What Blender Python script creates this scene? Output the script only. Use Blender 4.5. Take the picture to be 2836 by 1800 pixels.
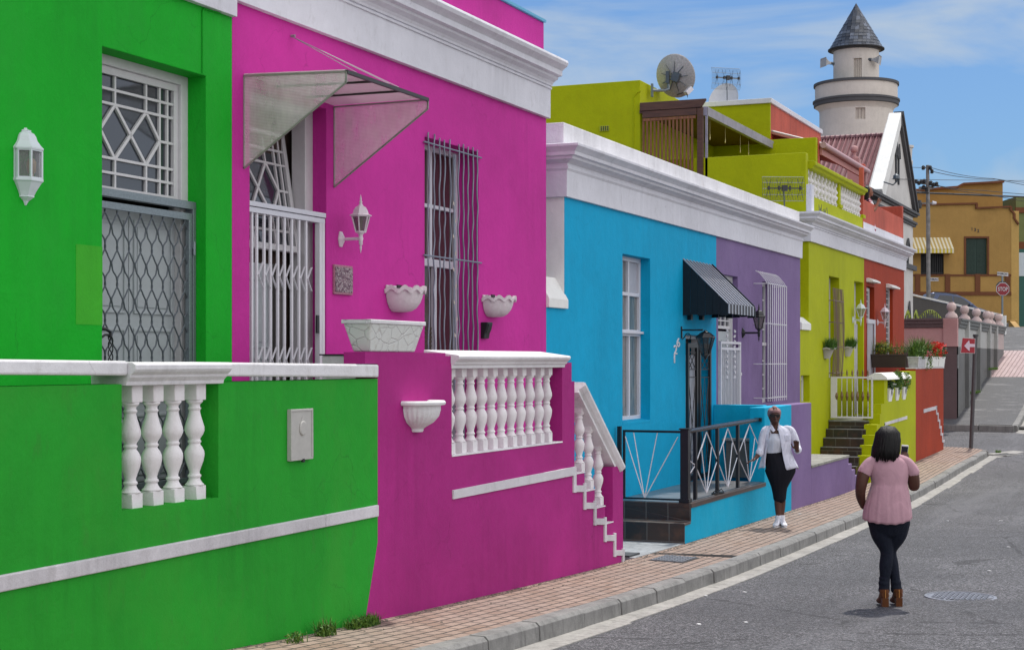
import bpy, bmesh, math, random
from mathutils import Vector, Matrix
for o in list(bpy.data.objects): bpy.data.objects.remove(o, do_unlink=True)
random.seed(11)
S = bpy.context.scene
COL = S.collection
# ------------------------------------------------------------------ camera
# the street runs along +X (u), the row of houses stands on the left at constant Y (D)
F, CX, HY, CH = 4424.0, 1418.0, 1000.0, 2.3
TH = math.radians(23.05); c_, s_ = math.cos(TH), math.sin(TH)
cam_d = bpy.data.cameras.new('camera'); cam = bpy.data.objects.new('camera', cam_d); COL.objects.link(cam)
cam.location = (0, 0, CH); cam.rotation_euler = (math.pi/2, 0, TH - math.pi/2)
cam_d.sensor_width = 36; cam_d.lens = 36*F/2836; cam_d.shift_y = 100/2836
cam_d.clip_start = 0.1; cam_d.clip_end = 3000
S.camera = cam
# ------------------------------------------------------------------ sky and sun
SKY_FILL = 8.4
SUN_EL, SUN_AZ = 62, 0          # azimuth from +X towards +Y, degrees
W = bpy.data.worlds.new('World'); S.world = W; W.use_nodes = True
nt = W.node_tree; nt.nodes.clear()
def N(t, **k):
    n = nt.nodes.new(t)
    for a, b in k.items(): setattr(n, a, b)
    return n
sky = N('ShaderNodeTexSky', sky_type='NISHITA', sun_disc=False)
sky.sun_elevation = math.radians(SUN_EL); sky.sun_rotation = math.radians(90 - SUN_AZ)
sky.air_density = 1.0; sky.dust_density = 1.2; sky.ozone_density = 1.5
tc = N('ShaderNodeTexCoord'); mp = N('ShaderNodeMapping'); mp.inputs['Scale'].default_value = (1.6, 1.6, 6.0)
mp.inputs['Rotation'].default_value = (0.5, 0.25, 0.6); mp.inputs['Location'].default_value = (3.1, 0.4, 1.7)
n1 = N('ShaderNodeTexNoise'); n1.inputs['Scale'].default_value = 2.6; n1.inputs['Detail'].default_value = 7; n1.inputs['Distortion'].default_value = .6
n1.inputs['Roughness'].default_value = .52
cr = N('ShaderNodeValToRGB'); cr.color_ramp.elements[0].position = .47; cr.color_ramp.elements[1].position = .62
cr.color_ramp.elements[0].color = (.04, .04, .04, 1); cr.color_ramp.elements[1].color = (.85, .85, .85, 1)
gd = N('ShaderNodeMix', data_type='RGBA', blend_type='MULTIPLY'); gd.inputs[0].default_value = 1; gd.inputs['B'].default_value = (.31, .47, .66, 1)   # deep polarised blue
mx = N('ShaderNodeMix', data_type='RGBA'); mx.inputs['B'].default_value = (3.1, 3.7, 4.4, 1)
# added sky glow out of view, street side and behind, to brighten the facades
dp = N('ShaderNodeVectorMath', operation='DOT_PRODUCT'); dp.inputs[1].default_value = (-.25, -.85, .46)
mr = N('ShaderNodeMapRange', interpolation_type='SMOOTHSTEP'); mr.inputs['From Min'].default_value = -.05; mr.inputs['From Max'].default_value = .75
mb_ = N('ShaderNodeMix', data_type='RGBA'); mb_.inputs['B'].default_value = (SKY_FILL*1.0, SKY_FILL*1.0, SKY_FILL*1.04, 1)
bg = N('ShaderNodeBackground'); bg.inputs['Strength'].default_value = .12
wo = N('ShaderNodeOutputWorld')
L = nt.links.new
L(tc.outputs['Generated'], mp.inputs['Vector']); L(mp.outputs[0], n1.inputs['Vector']); L(n1.outputs['Fac'], cr.inputs[0])
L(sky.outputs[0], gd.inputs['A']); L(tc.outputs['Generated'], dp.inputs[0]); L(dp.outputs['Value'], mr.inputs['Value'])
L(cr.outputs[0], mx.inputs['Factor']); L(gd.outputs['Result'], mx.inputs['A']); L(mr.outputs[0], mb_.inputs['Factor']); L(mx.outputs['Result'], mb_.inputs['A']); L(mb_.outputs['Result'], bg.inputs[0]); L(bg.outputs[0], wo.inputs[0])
sd = bpy.data.lights.new('sun', 'SUN'); sd.energy = 2.6; sd.angle = math.radians(2.0); sd.color = (1, .95, .88)
sun = bpy.data.objects.new('sun', sd); COL.objects.link(sun)
_e, _a = math.radians(SUN_EL), math.radians(SUN_AZ)
sun.rotation_euler = Vector((math.cos(_e)*math.cos(_a), math.cos(_e)*math.sin(_a), math.sin(_e))).to_track_quat('Z', 'Y').to_euler()
S.view_settings.view_transform = 'Standard'; S.view_settings.look = 'None'; S.view_settings.gamma = 1
S.view_settings.exposure = 0.4
S.render.engine = 'CYCLES'
# ------------------------------------------------------------------ measuring helpers: photo pixel -> point on a real plane
def U(x, D): t = (x-CX)/F; return D*(c_+t*s_)/(s_-t*c_)
def DD(x, u): t = (x-CX)/F; return u*(s_-t*c_)/(c_+t*s_)
def dep(u, D): return u*c_ + D*s_
def Z(y, u, D): return (HY-y)/F*dep(u, D) + CH
def P(x, y, D): u = U(x, D); return (u, D, Z(y, u, D))      # point on a plane parallel to the street
def solveR(xl, xr, D, kD=1.0):        # half round vessel on a wall between two picture columns
    best = None
    for i in range(5, 120):
        R = i*.005; cu = U(xl, D)+R; mx = 0
        for j in range(19):
            a = math.pi*j/36; u, d = cu+R*math.cos(a), D-R*kD*math.sin(a); mx = max(mx, CX+F*(u*s_-d*c_)/dep(u, d))
        if best is None or abs(mx-xr) < best[0]: best = (abs(mx-xr), R, cu)
    return best[1], best[2]
def PU(x, y, u): D = DD(x, u); return (u, D, Z(y, u, D))    # point on a plane across the street
def at(x, y, d):                                             # point at a depth
    r = (x-CX)/F*d; return (d*c_+r*s_, d*s_-r*c_, (HY-y)/F*d+CH)
DF, D0 = 7.06, 6.0        # facades, front walls of the stoeps
# ------------------------------------------------------------------ objects
def tag(o, label=None, cat=None, group=None, kind=None):
    if label: o['label'] = label
    if cat: o['category'] = cat
    if group: o['group'] = group
    if kind: o['kind'] = kind
    return o
def thing(name, label, cat, loc=(0, 0, 0), rz=0, group=None):
    o = bpy.data.objects.new(name, None); COL.objects.link(o); o.empty_display_size = .2
    o.location = loc; o.rotation_euler = (0, 0, rz)
    return tag(o, label, cat, group)
def kids(o): return [k for k in bpy.data.objects if k.parent == o]
def copy_tree(o, loc=None, label=None, parent=None, rz=None):
    n = o.copy(); COL.objects.link(n); n.parent = parent
    if loc is not None: n.location = loc
    if rz is not None: n.rotation_euler = (0, 0, rz)
    if label: n['label'] = label
    for k in kids(o): copy_tree(k, parent=n)
    return n
class MB:
    def __init__(s): s.v = []; s.f = []; s.m = []
    def add(s, vs, fs, m=0):
        b = len(s.v); s.v += [tuple(p) for p in vs]; s.f += [tuple(b+i for i in f) for f in fs]; s.m += [m]*len(fs); return s
    def box(s, x0, x1, y0, y1, z0, z1, m=0):
        x0, x1 = sorted((x0, x1)); y0, y1 = sorted((y0, y1)); z0, z1 = sorted((z0, z1))
        return s.add([(x0,y0,z0),(x1,y0,z0),(x1,y1,z0),(x0,y1,z0),(x0,y0,z1),(x1,y0,z1),(x1,y1,z1),(x0,y1,z1)],
              [(0,3,2,1),(4,5,6,7),(0,1,5,4),(1,2,6,5),(2,3,7,6),(3,0,4,7)], m)
    def bar(s, p0, p1, w, h, m=0, up=(0, 0, 1)):     # rectangular bar
        p0, p1 = Vector(p0), Vector(p1); d = (p1-p0).normalized(); up = Vector(up)
        if abs(d.dot(up)) > .98: up = Vector((0, 1, 0))
        a = d.cross(up).normalized(); b = a.cross(d).normalized(); vs = []
        for p in (p0, p1):
            for i, j in ((-1,-1),(1,-1),(1,1),(-1,1)): vs.append(p + a*i*w/2 + b*j*h/2)
        return s.add(vs, [(0,1,2,3),(7,6,5,4),(0,4,5,1),(1,5,6,2),(2,6,7,3),(3,7,4,0)], m)
    def tube(s, pts, r, n=8, m=0, up=None, closed=False):        # round or elliptical tube; r number / list of r / list of (a,b)
        pts = [Vector(p) for p in pts]; k = len(pts)
        rs = [r]*k if isinstance(r, (int, float, tuple)) else list(r)
        rs = [(q, q) if isinstance(q, (int, float)) else q for q in rs]
        b = len(s.v); pa = None
        for i, p in enumerate(pts):
            if closed: d = pts[(i+1) % k]-pts[i-1]
            else: d = pts[min(i+1, k-1)]-pts[max(i-1, 0)]
            d.normalize()
            if up is not None: a = Vector(up) - d*Vector(up).dot(d)
            elif pa is None: a = Vector((0, 0, 1)) if abs(d.z) < .9 else Vector((1, 0, 0)); a = a-d*a.dot(d)
            else: a = pa - d*pa.dot(d)
            a.normalize(); pa = a; e = d.cross(a)
            for j in range(n):
                t = 2*math.pi*j/n; s.v.append(tuple(p + a*math.cos(t)*rs[i][0] + e*math.sin(t)*rs[i][1]))
        R = k if closed else k-1
        for i in range(R):
            for j in range(n):
                i2 = (i+1) % k; s.f.append((b+i*n+j, b+i*n+(j+1) % n, b+i2*n+(j+1) % n, b+i2*n+j)); s.m.append(m)
        if not closed:
            s.f.append(tuple(b+j for j in reversed(range(n)))); s.m.append(m)
            s.f.append(tuple(b+(k-1)*n+j for j in range(n))); s.m.append(m)
        return s
    def lathe(s, prof, c=(0, 0, 0), n=20, m=0, sq=1, a0=0):      # prof: [(r,z)]
        b = len(s.v)
        for r, z in prof:
            for j in range(n):
                t = 2*math.pi*j/n+a0; s.v.append((c[0]+r*math.cos(t), c[1]+r*math.sin(t)*sq, c[2]+z))
        for i in range(len(prof)-1):
            for j in range(n): s.f.append((b+i*n+j, b+i*n+(j+1) % n, b+(i+1)*n+(j+1) % n, b+(i+1)*n+j)); s.m.append(m)
        s.f.append(tuple(b+j for j in reversed(range(n)))); s.m.append(m)
        s.f.append(tuple(b+(len(prof)-1)*n+j for j in range(n))); s.m.append(m)
        return s
    def prism(s, poly, off, m=0):                                # poly: 3D points, off: extrusion vector
        n = len(poly); off = Vector(off)
        vs = [Vector(p) for p in poly] + [Vector(p)+off for p in poly]
        fs = [tuple(reversed(range(n))), tuple(range(n, 2*n))] + [(i, (i+1) % n, n+(i+1) % n, n+i) for i in range(n)]
        return s.add(vs, fs, m)
    def wall(s, ax, a0, a1, z0, z1, f, th, holes=(), m=0):       # ax 'u': front at D=f facing the street; 'D': front at u=f facing -u
        A = sorted({a0, a1} | {h[i] for h in holes for i in (0, 1) if a0 < h[i] < a1})
        Zs = sorted({z0, z1} | {h[i] for h in holes for i in (2, 3) if z0 < h[i] < z1})
        def pt(a, z, k): return (a, f+th*k, z) if ax == 'u' else (f+th*k, a, z)
        def solid(i, j):
            if i < 0 or j < 0 or i >= len(A)-1 or j >= len(Zs)-1: return False
            a, z = (A[i]+A[i+1])/2, (Zs[j]+Zs[j+1])/2
            return not any(h[0] < a < h[1] and h[2] < z < h[3] for h in holes)
        for i in range(len(A)-1):
            for j in range(len(Zs)-1):
                if not solid(i, j): continue
                p = lambda x, y, k: pt(A[x], Zs[y], k)
                s.add([p(i,j,0), p(i+1,j,0), p(i+1,j+1,0), p(i,j+1,0)], [(0,1,2,3)], m)
                s.add([p(i,j,1), p(i,j+1,1), p(i+1,j+1,1), p(i+1,j,1)], [(0,1,2,3)], m)
                if not solid(i-1, j): s.add([p(i,j,0), p(i,j+1,0), p(i,j+1,1), p(i,j,1)], [(0,1,2,3)], m)
                if not solid(i+1, j): s.add([p(i+1,j,0), p(i+1,j,1), p(i+1,j+1,1), p(i+1,j+1,0)], [(0,1,2,3)], m)
                if not solid(i, j-1): s.add([p(i,j,0), p(i,j,1), p(i+1,j,1), p(i+1,j,0)], [(0,1,2,3)], m)
                if not solid(i, j+1): s.add([p(i,j+1,0), p(i+1,j+1,0), p(i+1,j+1,1), p(i,j+1,1)], [(0,1,2,3)], m)
        return s
    def build(s, name, mats, parent=None, smooth=False, bevel=0, local=False, label=None, merge=True, seg=2):
        me = bpy.data.meshes.new(name)
        off = Vector((0, 0, 0))
        if parent is not None and not local:
            q = parent
            while q is not None: off += q.location; q = q.parent
        me.from_pydata([tuple(Vector(p)-off) for p in s.v], [], s.f)
        if not isinstance(mats, (list, tuple)): mats = [mats]
        for k in mats: me.materials.append(k)
        me.polygons.foreach_set('material_index', s.m)
        bm = bmesh.new(); bm.from_mesh(me)
        if merge: bmesh.ops.remove_doubles(bm, verts=bm.verts, dist=1e-5)
        bmesh.ops.recalc_face_normals(bm, faces=bm.faces)
        bm.to_mesh(me); bm.free()
        if smooth:
            me.shade_smooth()
            if smooth != 'full': me.set_sharp_from_angle(angle=math.radians(38))
        o = bpy.data.objects.new(name, me); COL.objects.link(o); o.parent = parent
        if bevel:
            md = o.modifiers.new('bevel', 'BEVEL'); md.width = bevel; md.segments = seg; md.limit_method = 'ANGLE'; md.angle_limit = math.radians(40)
        if label: o['label'] = label
        return o
def text_mesh(txt, size, th=.004):
    cu = bpy.data.curves.new('txt', 'FONT'); cu.body = txt; cu.size = size; cu.extrude = th; cu.align_x = 'CENTER'; cu.align_y = 'CENTER'
    cu.offset = size*.012
    o = bpy.data.objects.new('txt', cu); COL.objects.link(o)
    dg = bpy.context.evaluated_depsgraph_get(); me = bpy.data.meshes.new_from_object(o.evaluated_get(dg))
    bpy.data.objects.remove(o); return me
def put_text(name, txt, size, origin, right, up, mat, parent=None, th=.004, sx=1):
    me = text_mesh(txt, size, th); right, up = Vector(right).normalized(), Vector(up).normalized(); n = right.cross(up)
    off = Vector((0, 0, 0)); q = parent
    while q is not None: off += q.location; q = q.parent
    for v in me.vertices: v.co = Vector(origin) + right*v.co.x*sx + up*v.co.y + n*v.co.z - off
    me.materials.clear(); me.materials.append(mat)
    o = bpy.data.objects.new(name, me); COL.objects.link(o); o.parent = parent
    return o
# ------------------------------------------------------------------ materials
def lin(r, g, b):
    f = lambda k: (k/12.92 if k <= .04045 else ((k+.055)/1.055)**2.4)
    return (f(r/255), f(g/255), f(b/255))
class Mat:
    def __init__(s, name):
        s.m = bpy.data.materials.new(name); s.m.use_nodes = True; s.t = s.m.node_tree; s.t.nodes.clear()
        s.p = s.n('ShaderNodeBsdfPrincipled'); s.o = s.n('ShaderNodeOutputMaterial'); s.l(s.p.outputs[0], s.o.inputs[0])
        s.co = s.n('ShaderNodeNewGeometry').outputs['Position']
    def n(s, t, **k):
        n = s.t.nodes.new(t)
        for a, b in k.items():
            if a in n.inputs: n.inputs[a].default_value = b
            else: setattr(n, a, b)
        return n
    def l(s, a, b): s.t.links.new(a, b)
    def map(s, scale=(1, 1, 1), rot=(0, 0, 0), src=None):
        m = s.n('ShaderNodeMapping'); m.inputs['Scale'].default_value = scale; m.inputs['Rotation'].default_value = rot
        s.l(src or s.co, m.inputs['Vector']); return m.outputs[0]
    def noise(s, scale, detail=4, rough=.5, vec=None, dist=0):
        n = s.n('ShaderNodeTexNoise'); n.inputs['Scale'].default_value = scale; n.inputs['Detail'].default_value = detail
        n.inputs['Roughness'].default_value = rough; n.inputs['Distortion'].default_value = dist
        s.l(vec or s.co, n.inputs['Vector']); return n.outputs['Fac']
    def ramp(s, fac, stops):
        r = s.n('ShaderNodeValToRGB'); e = r.color_ramp.elements
        while len(e) < len(stops): e.new(.5)
        for k, (p, c) in zip(e, stops): k.position = p; k.color = (*c, 1) if len(c) == 3 else c
        s.l(fac, r.inputs[0]); return r.outputs[0]
    def gray(s, fac, a, b, lo=0., hi=1.): return s.ramp(fac, [(a, (lo,)*3), (b, (hi,)*3)])
    def mix(s, fac, a, b, mode='MIX'):
        m = s.n('ShaderNodeMix', data_type='RGBA', blend_type=mode)
        for k, q in (('Factor', fac), ('A', a), ('B', b)):
            i = m.inputs[k] if k != 'Factor' else m.inputs[0]
            if hasattr(q, 'is_linked') or hasattr(q, 'links'): s.l(q, i)
            elif k == 'Factor': i.default_value = q
            else: i.default_value = (*q, 1)
        return m.outputs['Result']
    def bump(s, h, strength=.3, dist=.01, prev=None):
        b = s.n('ShaderNodeBump'); b.inputs['Strength'].default_value = strength; b.inputs['Distance'].default_value = dist
        s.l(h, b.inputs['Height'])
        if prev: s.l(prev, b.inputs['Normal'])
        s.l(b.outputs[0], s.p.inputs['Normal']); return b.outputs[0]
    def set(s, col=None, rough=.6, metal=0, spec=.5, alpha=None):
        if col is not None:
            if hasattr(col, 'links'): s.l(col, s.p.inputs['Base Color'])
            else: s.p.inputs['Base Color'].default_value = (*col, 1)
        if hasattr(rough, 'links'): s.l(rough, s.p.inputs['Roughness'])
        else: s.p.inputs['Roughness'].default_value = rough
        s.p.inputs['Metallic'].default_value = metal; s.p.inputs['Specular IOR Level'].default_value = spec
        if alpha is not None: s.p.inputs['Alpha'].default_value = alpha
        return s.m
def sc(c, k): return tuple(min(1, x*k) for x in c)
def plaster(name, col, var=.10, streak=.10, grain=.14, bump=.5, rough=.7, dirt=None, patchy=None):
    M = Mat(name)
    big = M.noise(.55, 5, .6, dist=.4); mid = M.noise(5, 5, .65); st = M.noise(3, 5, .6, vec=M.map((3.0, 3.0, .22)))
    gr = M.noise(230, 3, .75); gm = M.noise(45, 5, .65)
    v = M.gray(big, .3, .7, 1-var, 1+var*.5)
    c = M.mix(1.0, col, v, 'MULTIPLY')
    stm = M.gray(M.noise(.8, 3, .5), .42, .68)
    c = M.mix(1.0, c, M.mix(stm, (1, 1, 1), M.gray(st, .4, .7, 1-streak, 1.0)), 'MULTIPLY')
    c = M.mix(1.0, c, M.gray(mid, .25, .75, .95, 1.05), 'MULTIPLY')
    c = M.mix(1.0, c, M.gray(gr, .3, .7, 1-grain, 1+grain), 'MULTIPLY')
    if patchy:  # faded paint, irregular areas
        c = M.mix(M.gray(M.noise(1.1, 6, .62, vec=M.map((1, 1, .6))), .5, .72, 0, .5), c, patchy)
    if dirt:
        d = M.noise(7, 8, .7, vec=M.map((1, 1, .5)))
        c = M.mix(M.gray(d, .56, .78, 0, .75), c, dirt)
    vc = M.n('ShaderNodeTexVoronoi', feature='DISTANCE_TO_EDGE'); vc.inputs['Scale'].default_value = 1.1; wn = M.n('ShaderNodeTexNoise'); wn.inputs['Scale'].default_value = 2.5; wn.inputs['Detail'].default_value = 6; M.l(M.co, wn.inputs['Vector'])
    av = M.n('ShaderNodeVectorMath', operation='MULTIPLY_ADD'); M.l(wn.outputs['Color'], av.inputs[0]); av.inputs[1].default_value = (.5, .5, .5); M.l(M.co, av.inputs[2]); M.l(av.outputs[0], vc.inputs['Vector'])
    ck = M.gray(vc.outputs['Distance'], .0012, .0045, 1, 0); ckm = M.gray(M.noise(.9, 3, .6), .52, .60)
    cm_ = M.n('ShaderNodeMath', operation='MULTIPLY'); M.l(ck, cm_.inputs[0]); M.l(ckm, cm_.inputs[1]); cm2 = M.n('ShaderNodeMath', operation='MULTIPLY'); M.l(cm_.outputs[0], cm2.inputs[0]); cm2.inputs[1].default_value = .38
    c = M.mix(cm2.outputs[0], c, sc(col, .3))
    b1 = M.bump(M.noise(3.2, 4, .6, dist=.5), .45*bump, .05); b1 = M.bump(M.noise(14, 3, .55, dist=1.0, vec=M.map((1, 1, .6))), .5*bump, .012, b1)
    b2 = M.bump(gm, .5*bump, .008, b1); M.bump(gr, .8*bump, .003, b2)
    return M.set(c, rough, spec=.2)
def plain(name, col, rough=.5, metal=0, var=.08, scale=12, bump=0, bscale=60, spec=.5):
    M = Mat(name); c = M.mix(1.0, col, M.gray(M.noise(scale, 5, .65), .3, .7, 1-var, 1+var*.6), 'MULTIPLY')
    if bump: M.bump(M.noise(bscale, 4, .6), bump, .004)
    return M.set(c, rough, metal, spec)
GREEN = plaster('green_plaster', (.006, .40, .018), patchy=(.02, .33, .03))
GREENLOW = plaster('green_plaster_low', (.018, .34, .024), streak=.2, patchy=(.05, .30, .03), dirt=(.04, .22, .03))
GREENPATCH = plaster('green_touch_up', (.05, .41, .022))
PINK = plaster('magenta_plaster', (.56, .030, .31), var=.1)
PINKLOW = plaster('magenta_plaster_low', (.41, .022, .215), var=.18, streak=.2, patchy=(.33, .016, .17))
BLUE = plaster('blue_plaster', (.0, .36, .62), var=.08)
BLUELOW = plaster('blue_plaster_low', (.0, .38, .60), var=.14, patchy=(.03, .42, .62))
PURPLE = plaster('purple_plaster', (.205, .135, .29), var=.12, streak=.2, patchy=(.25, .18, .33))
LIME = plaster('lime_plaster', (.41, .45, .0), var=.1)
RED = plaster('red_plaster', (.37, .045, .014), var=.14, streak=.2)
CORAL = plaster('coral_plaster', (.56, .12, .078), var=.15, streak=.35, grain=.16)
WHITE = plaster('white_plaster', (.70, .70, .755), var=.08, streak=.12, grain=.07, dirt=(.45, .44, .45))
CREAMW = plaster('white_pilaster', (.80, .80, .77), var=.05, streak=.05, grain=.05)
WCAP = plaster('white_coping', (.78, .77, .79), var=.12, streak=.2, grain=.1, bump=.6, dirt=(.50, .48, .46))
TRIMW = plaster('white_trim_band', (.66, .64, .67), var=.14, streak=.3, grain=.12, bump=.7, dirt=(.42, .40, .40))
BALW = plaster('white_baluster', (.80, .77, .78), var=.08, streak=.06, grain=.08, dirt=(.55, .50, .50))
MOSQ = plaster('mosque_white', (.62, .60, .57), var=.12, streak=.22, grain=.16)
MINAR = plaster('minaret_white', (.68, .62, .555), var=.1, streak=.12, grain=.14)
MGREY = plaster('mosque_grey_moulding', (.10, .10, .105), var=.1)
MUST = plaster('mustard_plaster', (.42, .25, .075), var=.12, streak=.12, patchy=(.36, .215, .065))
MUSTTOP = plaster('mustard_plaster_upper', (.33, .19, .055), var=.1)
BRICKR = plaster('brown_red_trim', (.17, .065, .03), var=.1)
ROSE = plaster('rose_plaster', (.52, .29, .28), var=.08)
MAUVE = plaster('mauve_plaster', (.14, .098, .10), var=.1)
LGREY = plaster('light_grey_plaster', (.44, .44, .42), var=.1, streak=.2)
DGREY = plaster('dark_grey_plaster', (.165, .165, .16), var=.12, streak=.2)
RGREY = plaster('ramp_wall_grey', (.115, .11, .105), var=.1)
GLASS = Mat('window_glass').set((.03, .035, .045), .06, spec=.8)
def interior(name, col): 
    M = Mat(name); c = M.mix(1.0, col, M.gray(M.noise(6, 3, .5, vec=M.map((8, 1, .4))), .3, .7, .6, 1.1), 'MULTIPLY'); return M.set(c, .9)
UPVC = plain('white_window_frame', (.62, .62, .68), .35, var=.03)
PAINTW = plain('white_wood_paint', (.60, .59, .60), .45, var=.06, bump=.2, bscale=40)
DOORW = plain('white_door_paint', (.42, .455, .47), .45, var=.05)
GALV = plain('galvanised_steel', (.22, .26, .28), .42, .55, var=.25, scale=60)
DARKST = plain('dark_grille_steel', (.10, .115, .13), .4, .5, var=.2)
GRILLE = plain('grey_blue_grille_paint', (.22, .24, .30), .35, .3, var=.15)
BLACK = plain('black_paint', (.012, .012, .014), .3, var=.2)
METW = plain('white_metal_paint', (.68, .66, .70), .3, var=.05)
LAMPW = plain('white_lamp_enamel', (.62, .68, .70), .3, var=.05)
LAMPP = plain('cream_lamp_enamel', (.70, .60, .66), .35, var=.06)
LGLASS = Mat('lamp_glass').set((.30, .28, .30), .12, spec=.6, alpha=.42)
LGLASS2 = Mat('smoked_lamp_glass').set((.16, .13, .14), .15, spec=.6, alpha=.72)
WARM = plain('amber_bulb_holder', (.35, .25, .10), .4)
# ------------------------------------------------------------------ the ground
GP = [(-60,4.2),(-30,2.45),(0,.86),(7,.50),(9.4,.335),(11.1,.235),(14.5,.095),(17.4,.0),(19.8,-.05),(26,-.13),(30.5,-.19),(34.5,-.14),(38.5,-.07),(43,-.02),
      (47,.10),(51,.30),(52.2,.46),(60,1.68),(66.5,2.65),(72,3.45),(75,3.85),(79,4.0),(90,4.3),(120,5.6),(400,12)]
def G0(u):
    for (a, za), (b, zb) in zip(GP, GP[1:]):
        if u <= b: return za+(zb-za)*(u-a)/(b-a)
    return GP[-1][1]
def G(u): return (G0(u-.9)+2*G0(u)+G0(u+.9))/4
def pave(u, D): return G(u) - .022*(6-D)                # pavement and coping level
def road(u, D): return G(u) - .185 + .02*max(-4, (4.62-D)) if D < 4.62 else G(u)-.185
KO, KI = 4.87, 5.03                                      # kerb: street side, pavement side
def sheet(name, us, Ds, zf, mat, kind='structure', smooth=True):
    mb = MB(); n = len(Ds)
    vs = [(u, D, zf(u, D)) for u in us for D in Ds]
    fs = [(i*n+j, (i+1)*n+j, (i+1)*n+j+1, i*n+j+1) for i in range(len(us)-1) for j in range(n-1)]
    mb.add(vs, fs); o = mb.build(name, mat, smooth='full' if smooth else False, merge=False); tag(o, kind=kind)
    return o
def frange(a, b, st):
    k = max(1, int(round((b-a)/st))); return [a+(b-a)*i/k for i in range(k+1)]
M = Mat('asphalt')
gr = M.noise(48, 4, .9); vo = M.n('ShaderNodeTexVoronoi'); vo.inputs['Scale'].default_value = 70; M.l(M.co, vo.inputs['Vector'])
c = M.ramp(gr, [(.38, (.010, .010, .012)), (.5, (.052, .051, .056)), (.63, (.25, .245, .26))])
c = M.mix(1., c, M.gray(M.noise(19, 3, .85), .37, .63, .45, 1.7), 'MULTIPLY')
c = M.mix(1., c, M.gray(M.noise(.7, 5, .6, dist=.8), .3, .7, .82, 1.16), 'MULTIPLY')
c = M.mix(M.gray(M.noise(1.3, 7, .6, vec=M.map((.35, 1.6, 1))), .6, .72, 0, .28), c, (.21, .205, .22))
c = M.mix(M.gray(M.noise(.22, 3, .5), .50, .56, 0, .35), c, (.045, .045, .052)); c = M.mix(M.gray(M.noise(.9, 4, .6, vec=M.map((.12, 1.3, 1))), .56, .66, 0, .3), c, (.17, .17, .185))
vk = M.n('ShaderNodeTexVoronoi', feature='DISTANCE_TO_EDGE'); vk.inputs['Scale'].default_value = .33; M.l(M.map((1, 1, 1), src=None), vk.inputs['Vector'])
nk = M.n('ShaderNodeMath', operation='ADD'); M.l(vk.outputs['Distance'], nk.inputs[0]); nk2 = M.n('ShaderNodeMath', operation='MULTIPLY'); M.l(M.noise(3, 5, .7), nk2.inputs[0]); nk2.inputs[1].default_value = .10; M.l(nk2.outputs[0], nk.inputs[1])
c = M.mix(M.gray(nk.outputs[0], .052, .056, .7, 0), c, (.018, .018, .02))
M.bump(gr, 1., .012); ASPH = M.set(c, .75, spec=.45)
M = Mat('old_asphalt_footway'); gr = M.noise(60, 4, .8)
c = M.ramp(gr, [(.33, (.028, .028, .03)), (.66, (.13, .13, .135))])
c = M.mix(M.gray(M.noise(2.2, 7, .7, vec=M.map((1, .4, 1))), .55, .68, 0, .6), c, (.27, .265, .27)); M.bump(gr, .9, .01); ASPH2 = M.set(c, .8)
def brickmat(name, cols, mortar, bw=.22, bh=.11):
    M = Mat(name); b = M.n('ShaderNodeTexBrick'); b.offset = .5
    wob = M.noise(1.7, 2, .5); 
    v = M.n('ShaderNodeVectorMath', operation='ADD'); M.l(M.co, v.inputs[0])
    sv = M.n('ShaderNodeVectorMath', operation='SCALE'); nn = M.n('ShaderNodeTexNoise'); nn.inputs['Scale'].default_value = 1.5; M.l(M.co, nn.inputs['Vector'])
    M.l(nn.outputs['Color'], sv.inputs[0]); sv.inputs['Scale'].default_value = .045; M.l(sv.outputs[0], v.inputs[1])
    M.l(v.outputs[0], b.inputs['Vector']); b.inputs['Scale'].default_value = 1
    b.inputs['Brick Width'].default_value = bw; b.inputs['Row Height'].default_value = bh; b.inputs['Mortar Size'].default_value = .011; b.inputs['Mortar Smooth'].default_value = .3
    b.inputs['Bias'].default_value = 0
    b.inputs['Color1'].default_value = (*cols[0], 1); b.inputs['Color2'].default_value = (*cols[1], 1); b.inputs['Mortar'].default_value = (*mortar, 1)
    c = M.mix(M.gray(M.noise(.9, 6, .65), .42, .66, 0, .8), b.outputs[0], sc(cols[2], 1.0)) if len(cols) > 2 else b.outputs[0]
    mm = M.mix(b.outputs['Fac'], c, mortar)
    c = M.mix(1., mm, M.gray(M.noise(90, 4, .8), .3, .7, .72, 1.25), 'MULTIPLY')
    c = M.mix(M.gray(M.noise(4.5, 7, .7), .56, .72, 0, .45), c, (.10, .085, .075))
    inv = M.gray(b.outputs['Fac'], 0, 1, 1, 0); q = M.bump(inv, .8, .012); M.bump(M.noise(90, 4, .8), .5, .004, q)
    return M.set(c, .8)
PAVER = brickmat('pink_brick_pavers', [(.24, .158, .115), (.34, .245, .195), (.28, .21, .175)], (.055, .045, .035))
PAVER2 = brickmat('rose_brick_apron', [(.40, .29, .285), (.46, .35, .345)], (.13, .09, .09), .3, .15)
def concrete(name, col, crack=0):
    M = Mat(name); c = M.mix(1., col, M.gray(M.noise(3, 7, .7), .3, .72, .62, 1.15), 'MULTIPLY')
    c = M.mix(1., c, M.gray(M.noise(120, 3, .8), .3, .7, .8, 1.2), 'MULTIPLY')
    st = M.noise(6, 6, .65, vec=M.map((2.5, 2.5, .5))); c = M.mix(M.gray(st, .5, .72, 0, .7), c, sc(col, .33))
    M.bump(M.noise(50, 6, .7), .6, .008); return M.set(c, .8)
KERB = concrete('kerb_concrete', (.235, .23, .22)); GUTT = concrete('gutter_concrete', (.36, .345, .32)); SLAB = concrete('grey_slab', (.34, .36, .37))
FIELD = concrete('earth', (.16, .14, .11))
us = frange(-30, 40, 1.5)+frange(41, 90, 1.5)+[100, 120, 160, 220, 300, 400]
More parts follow.
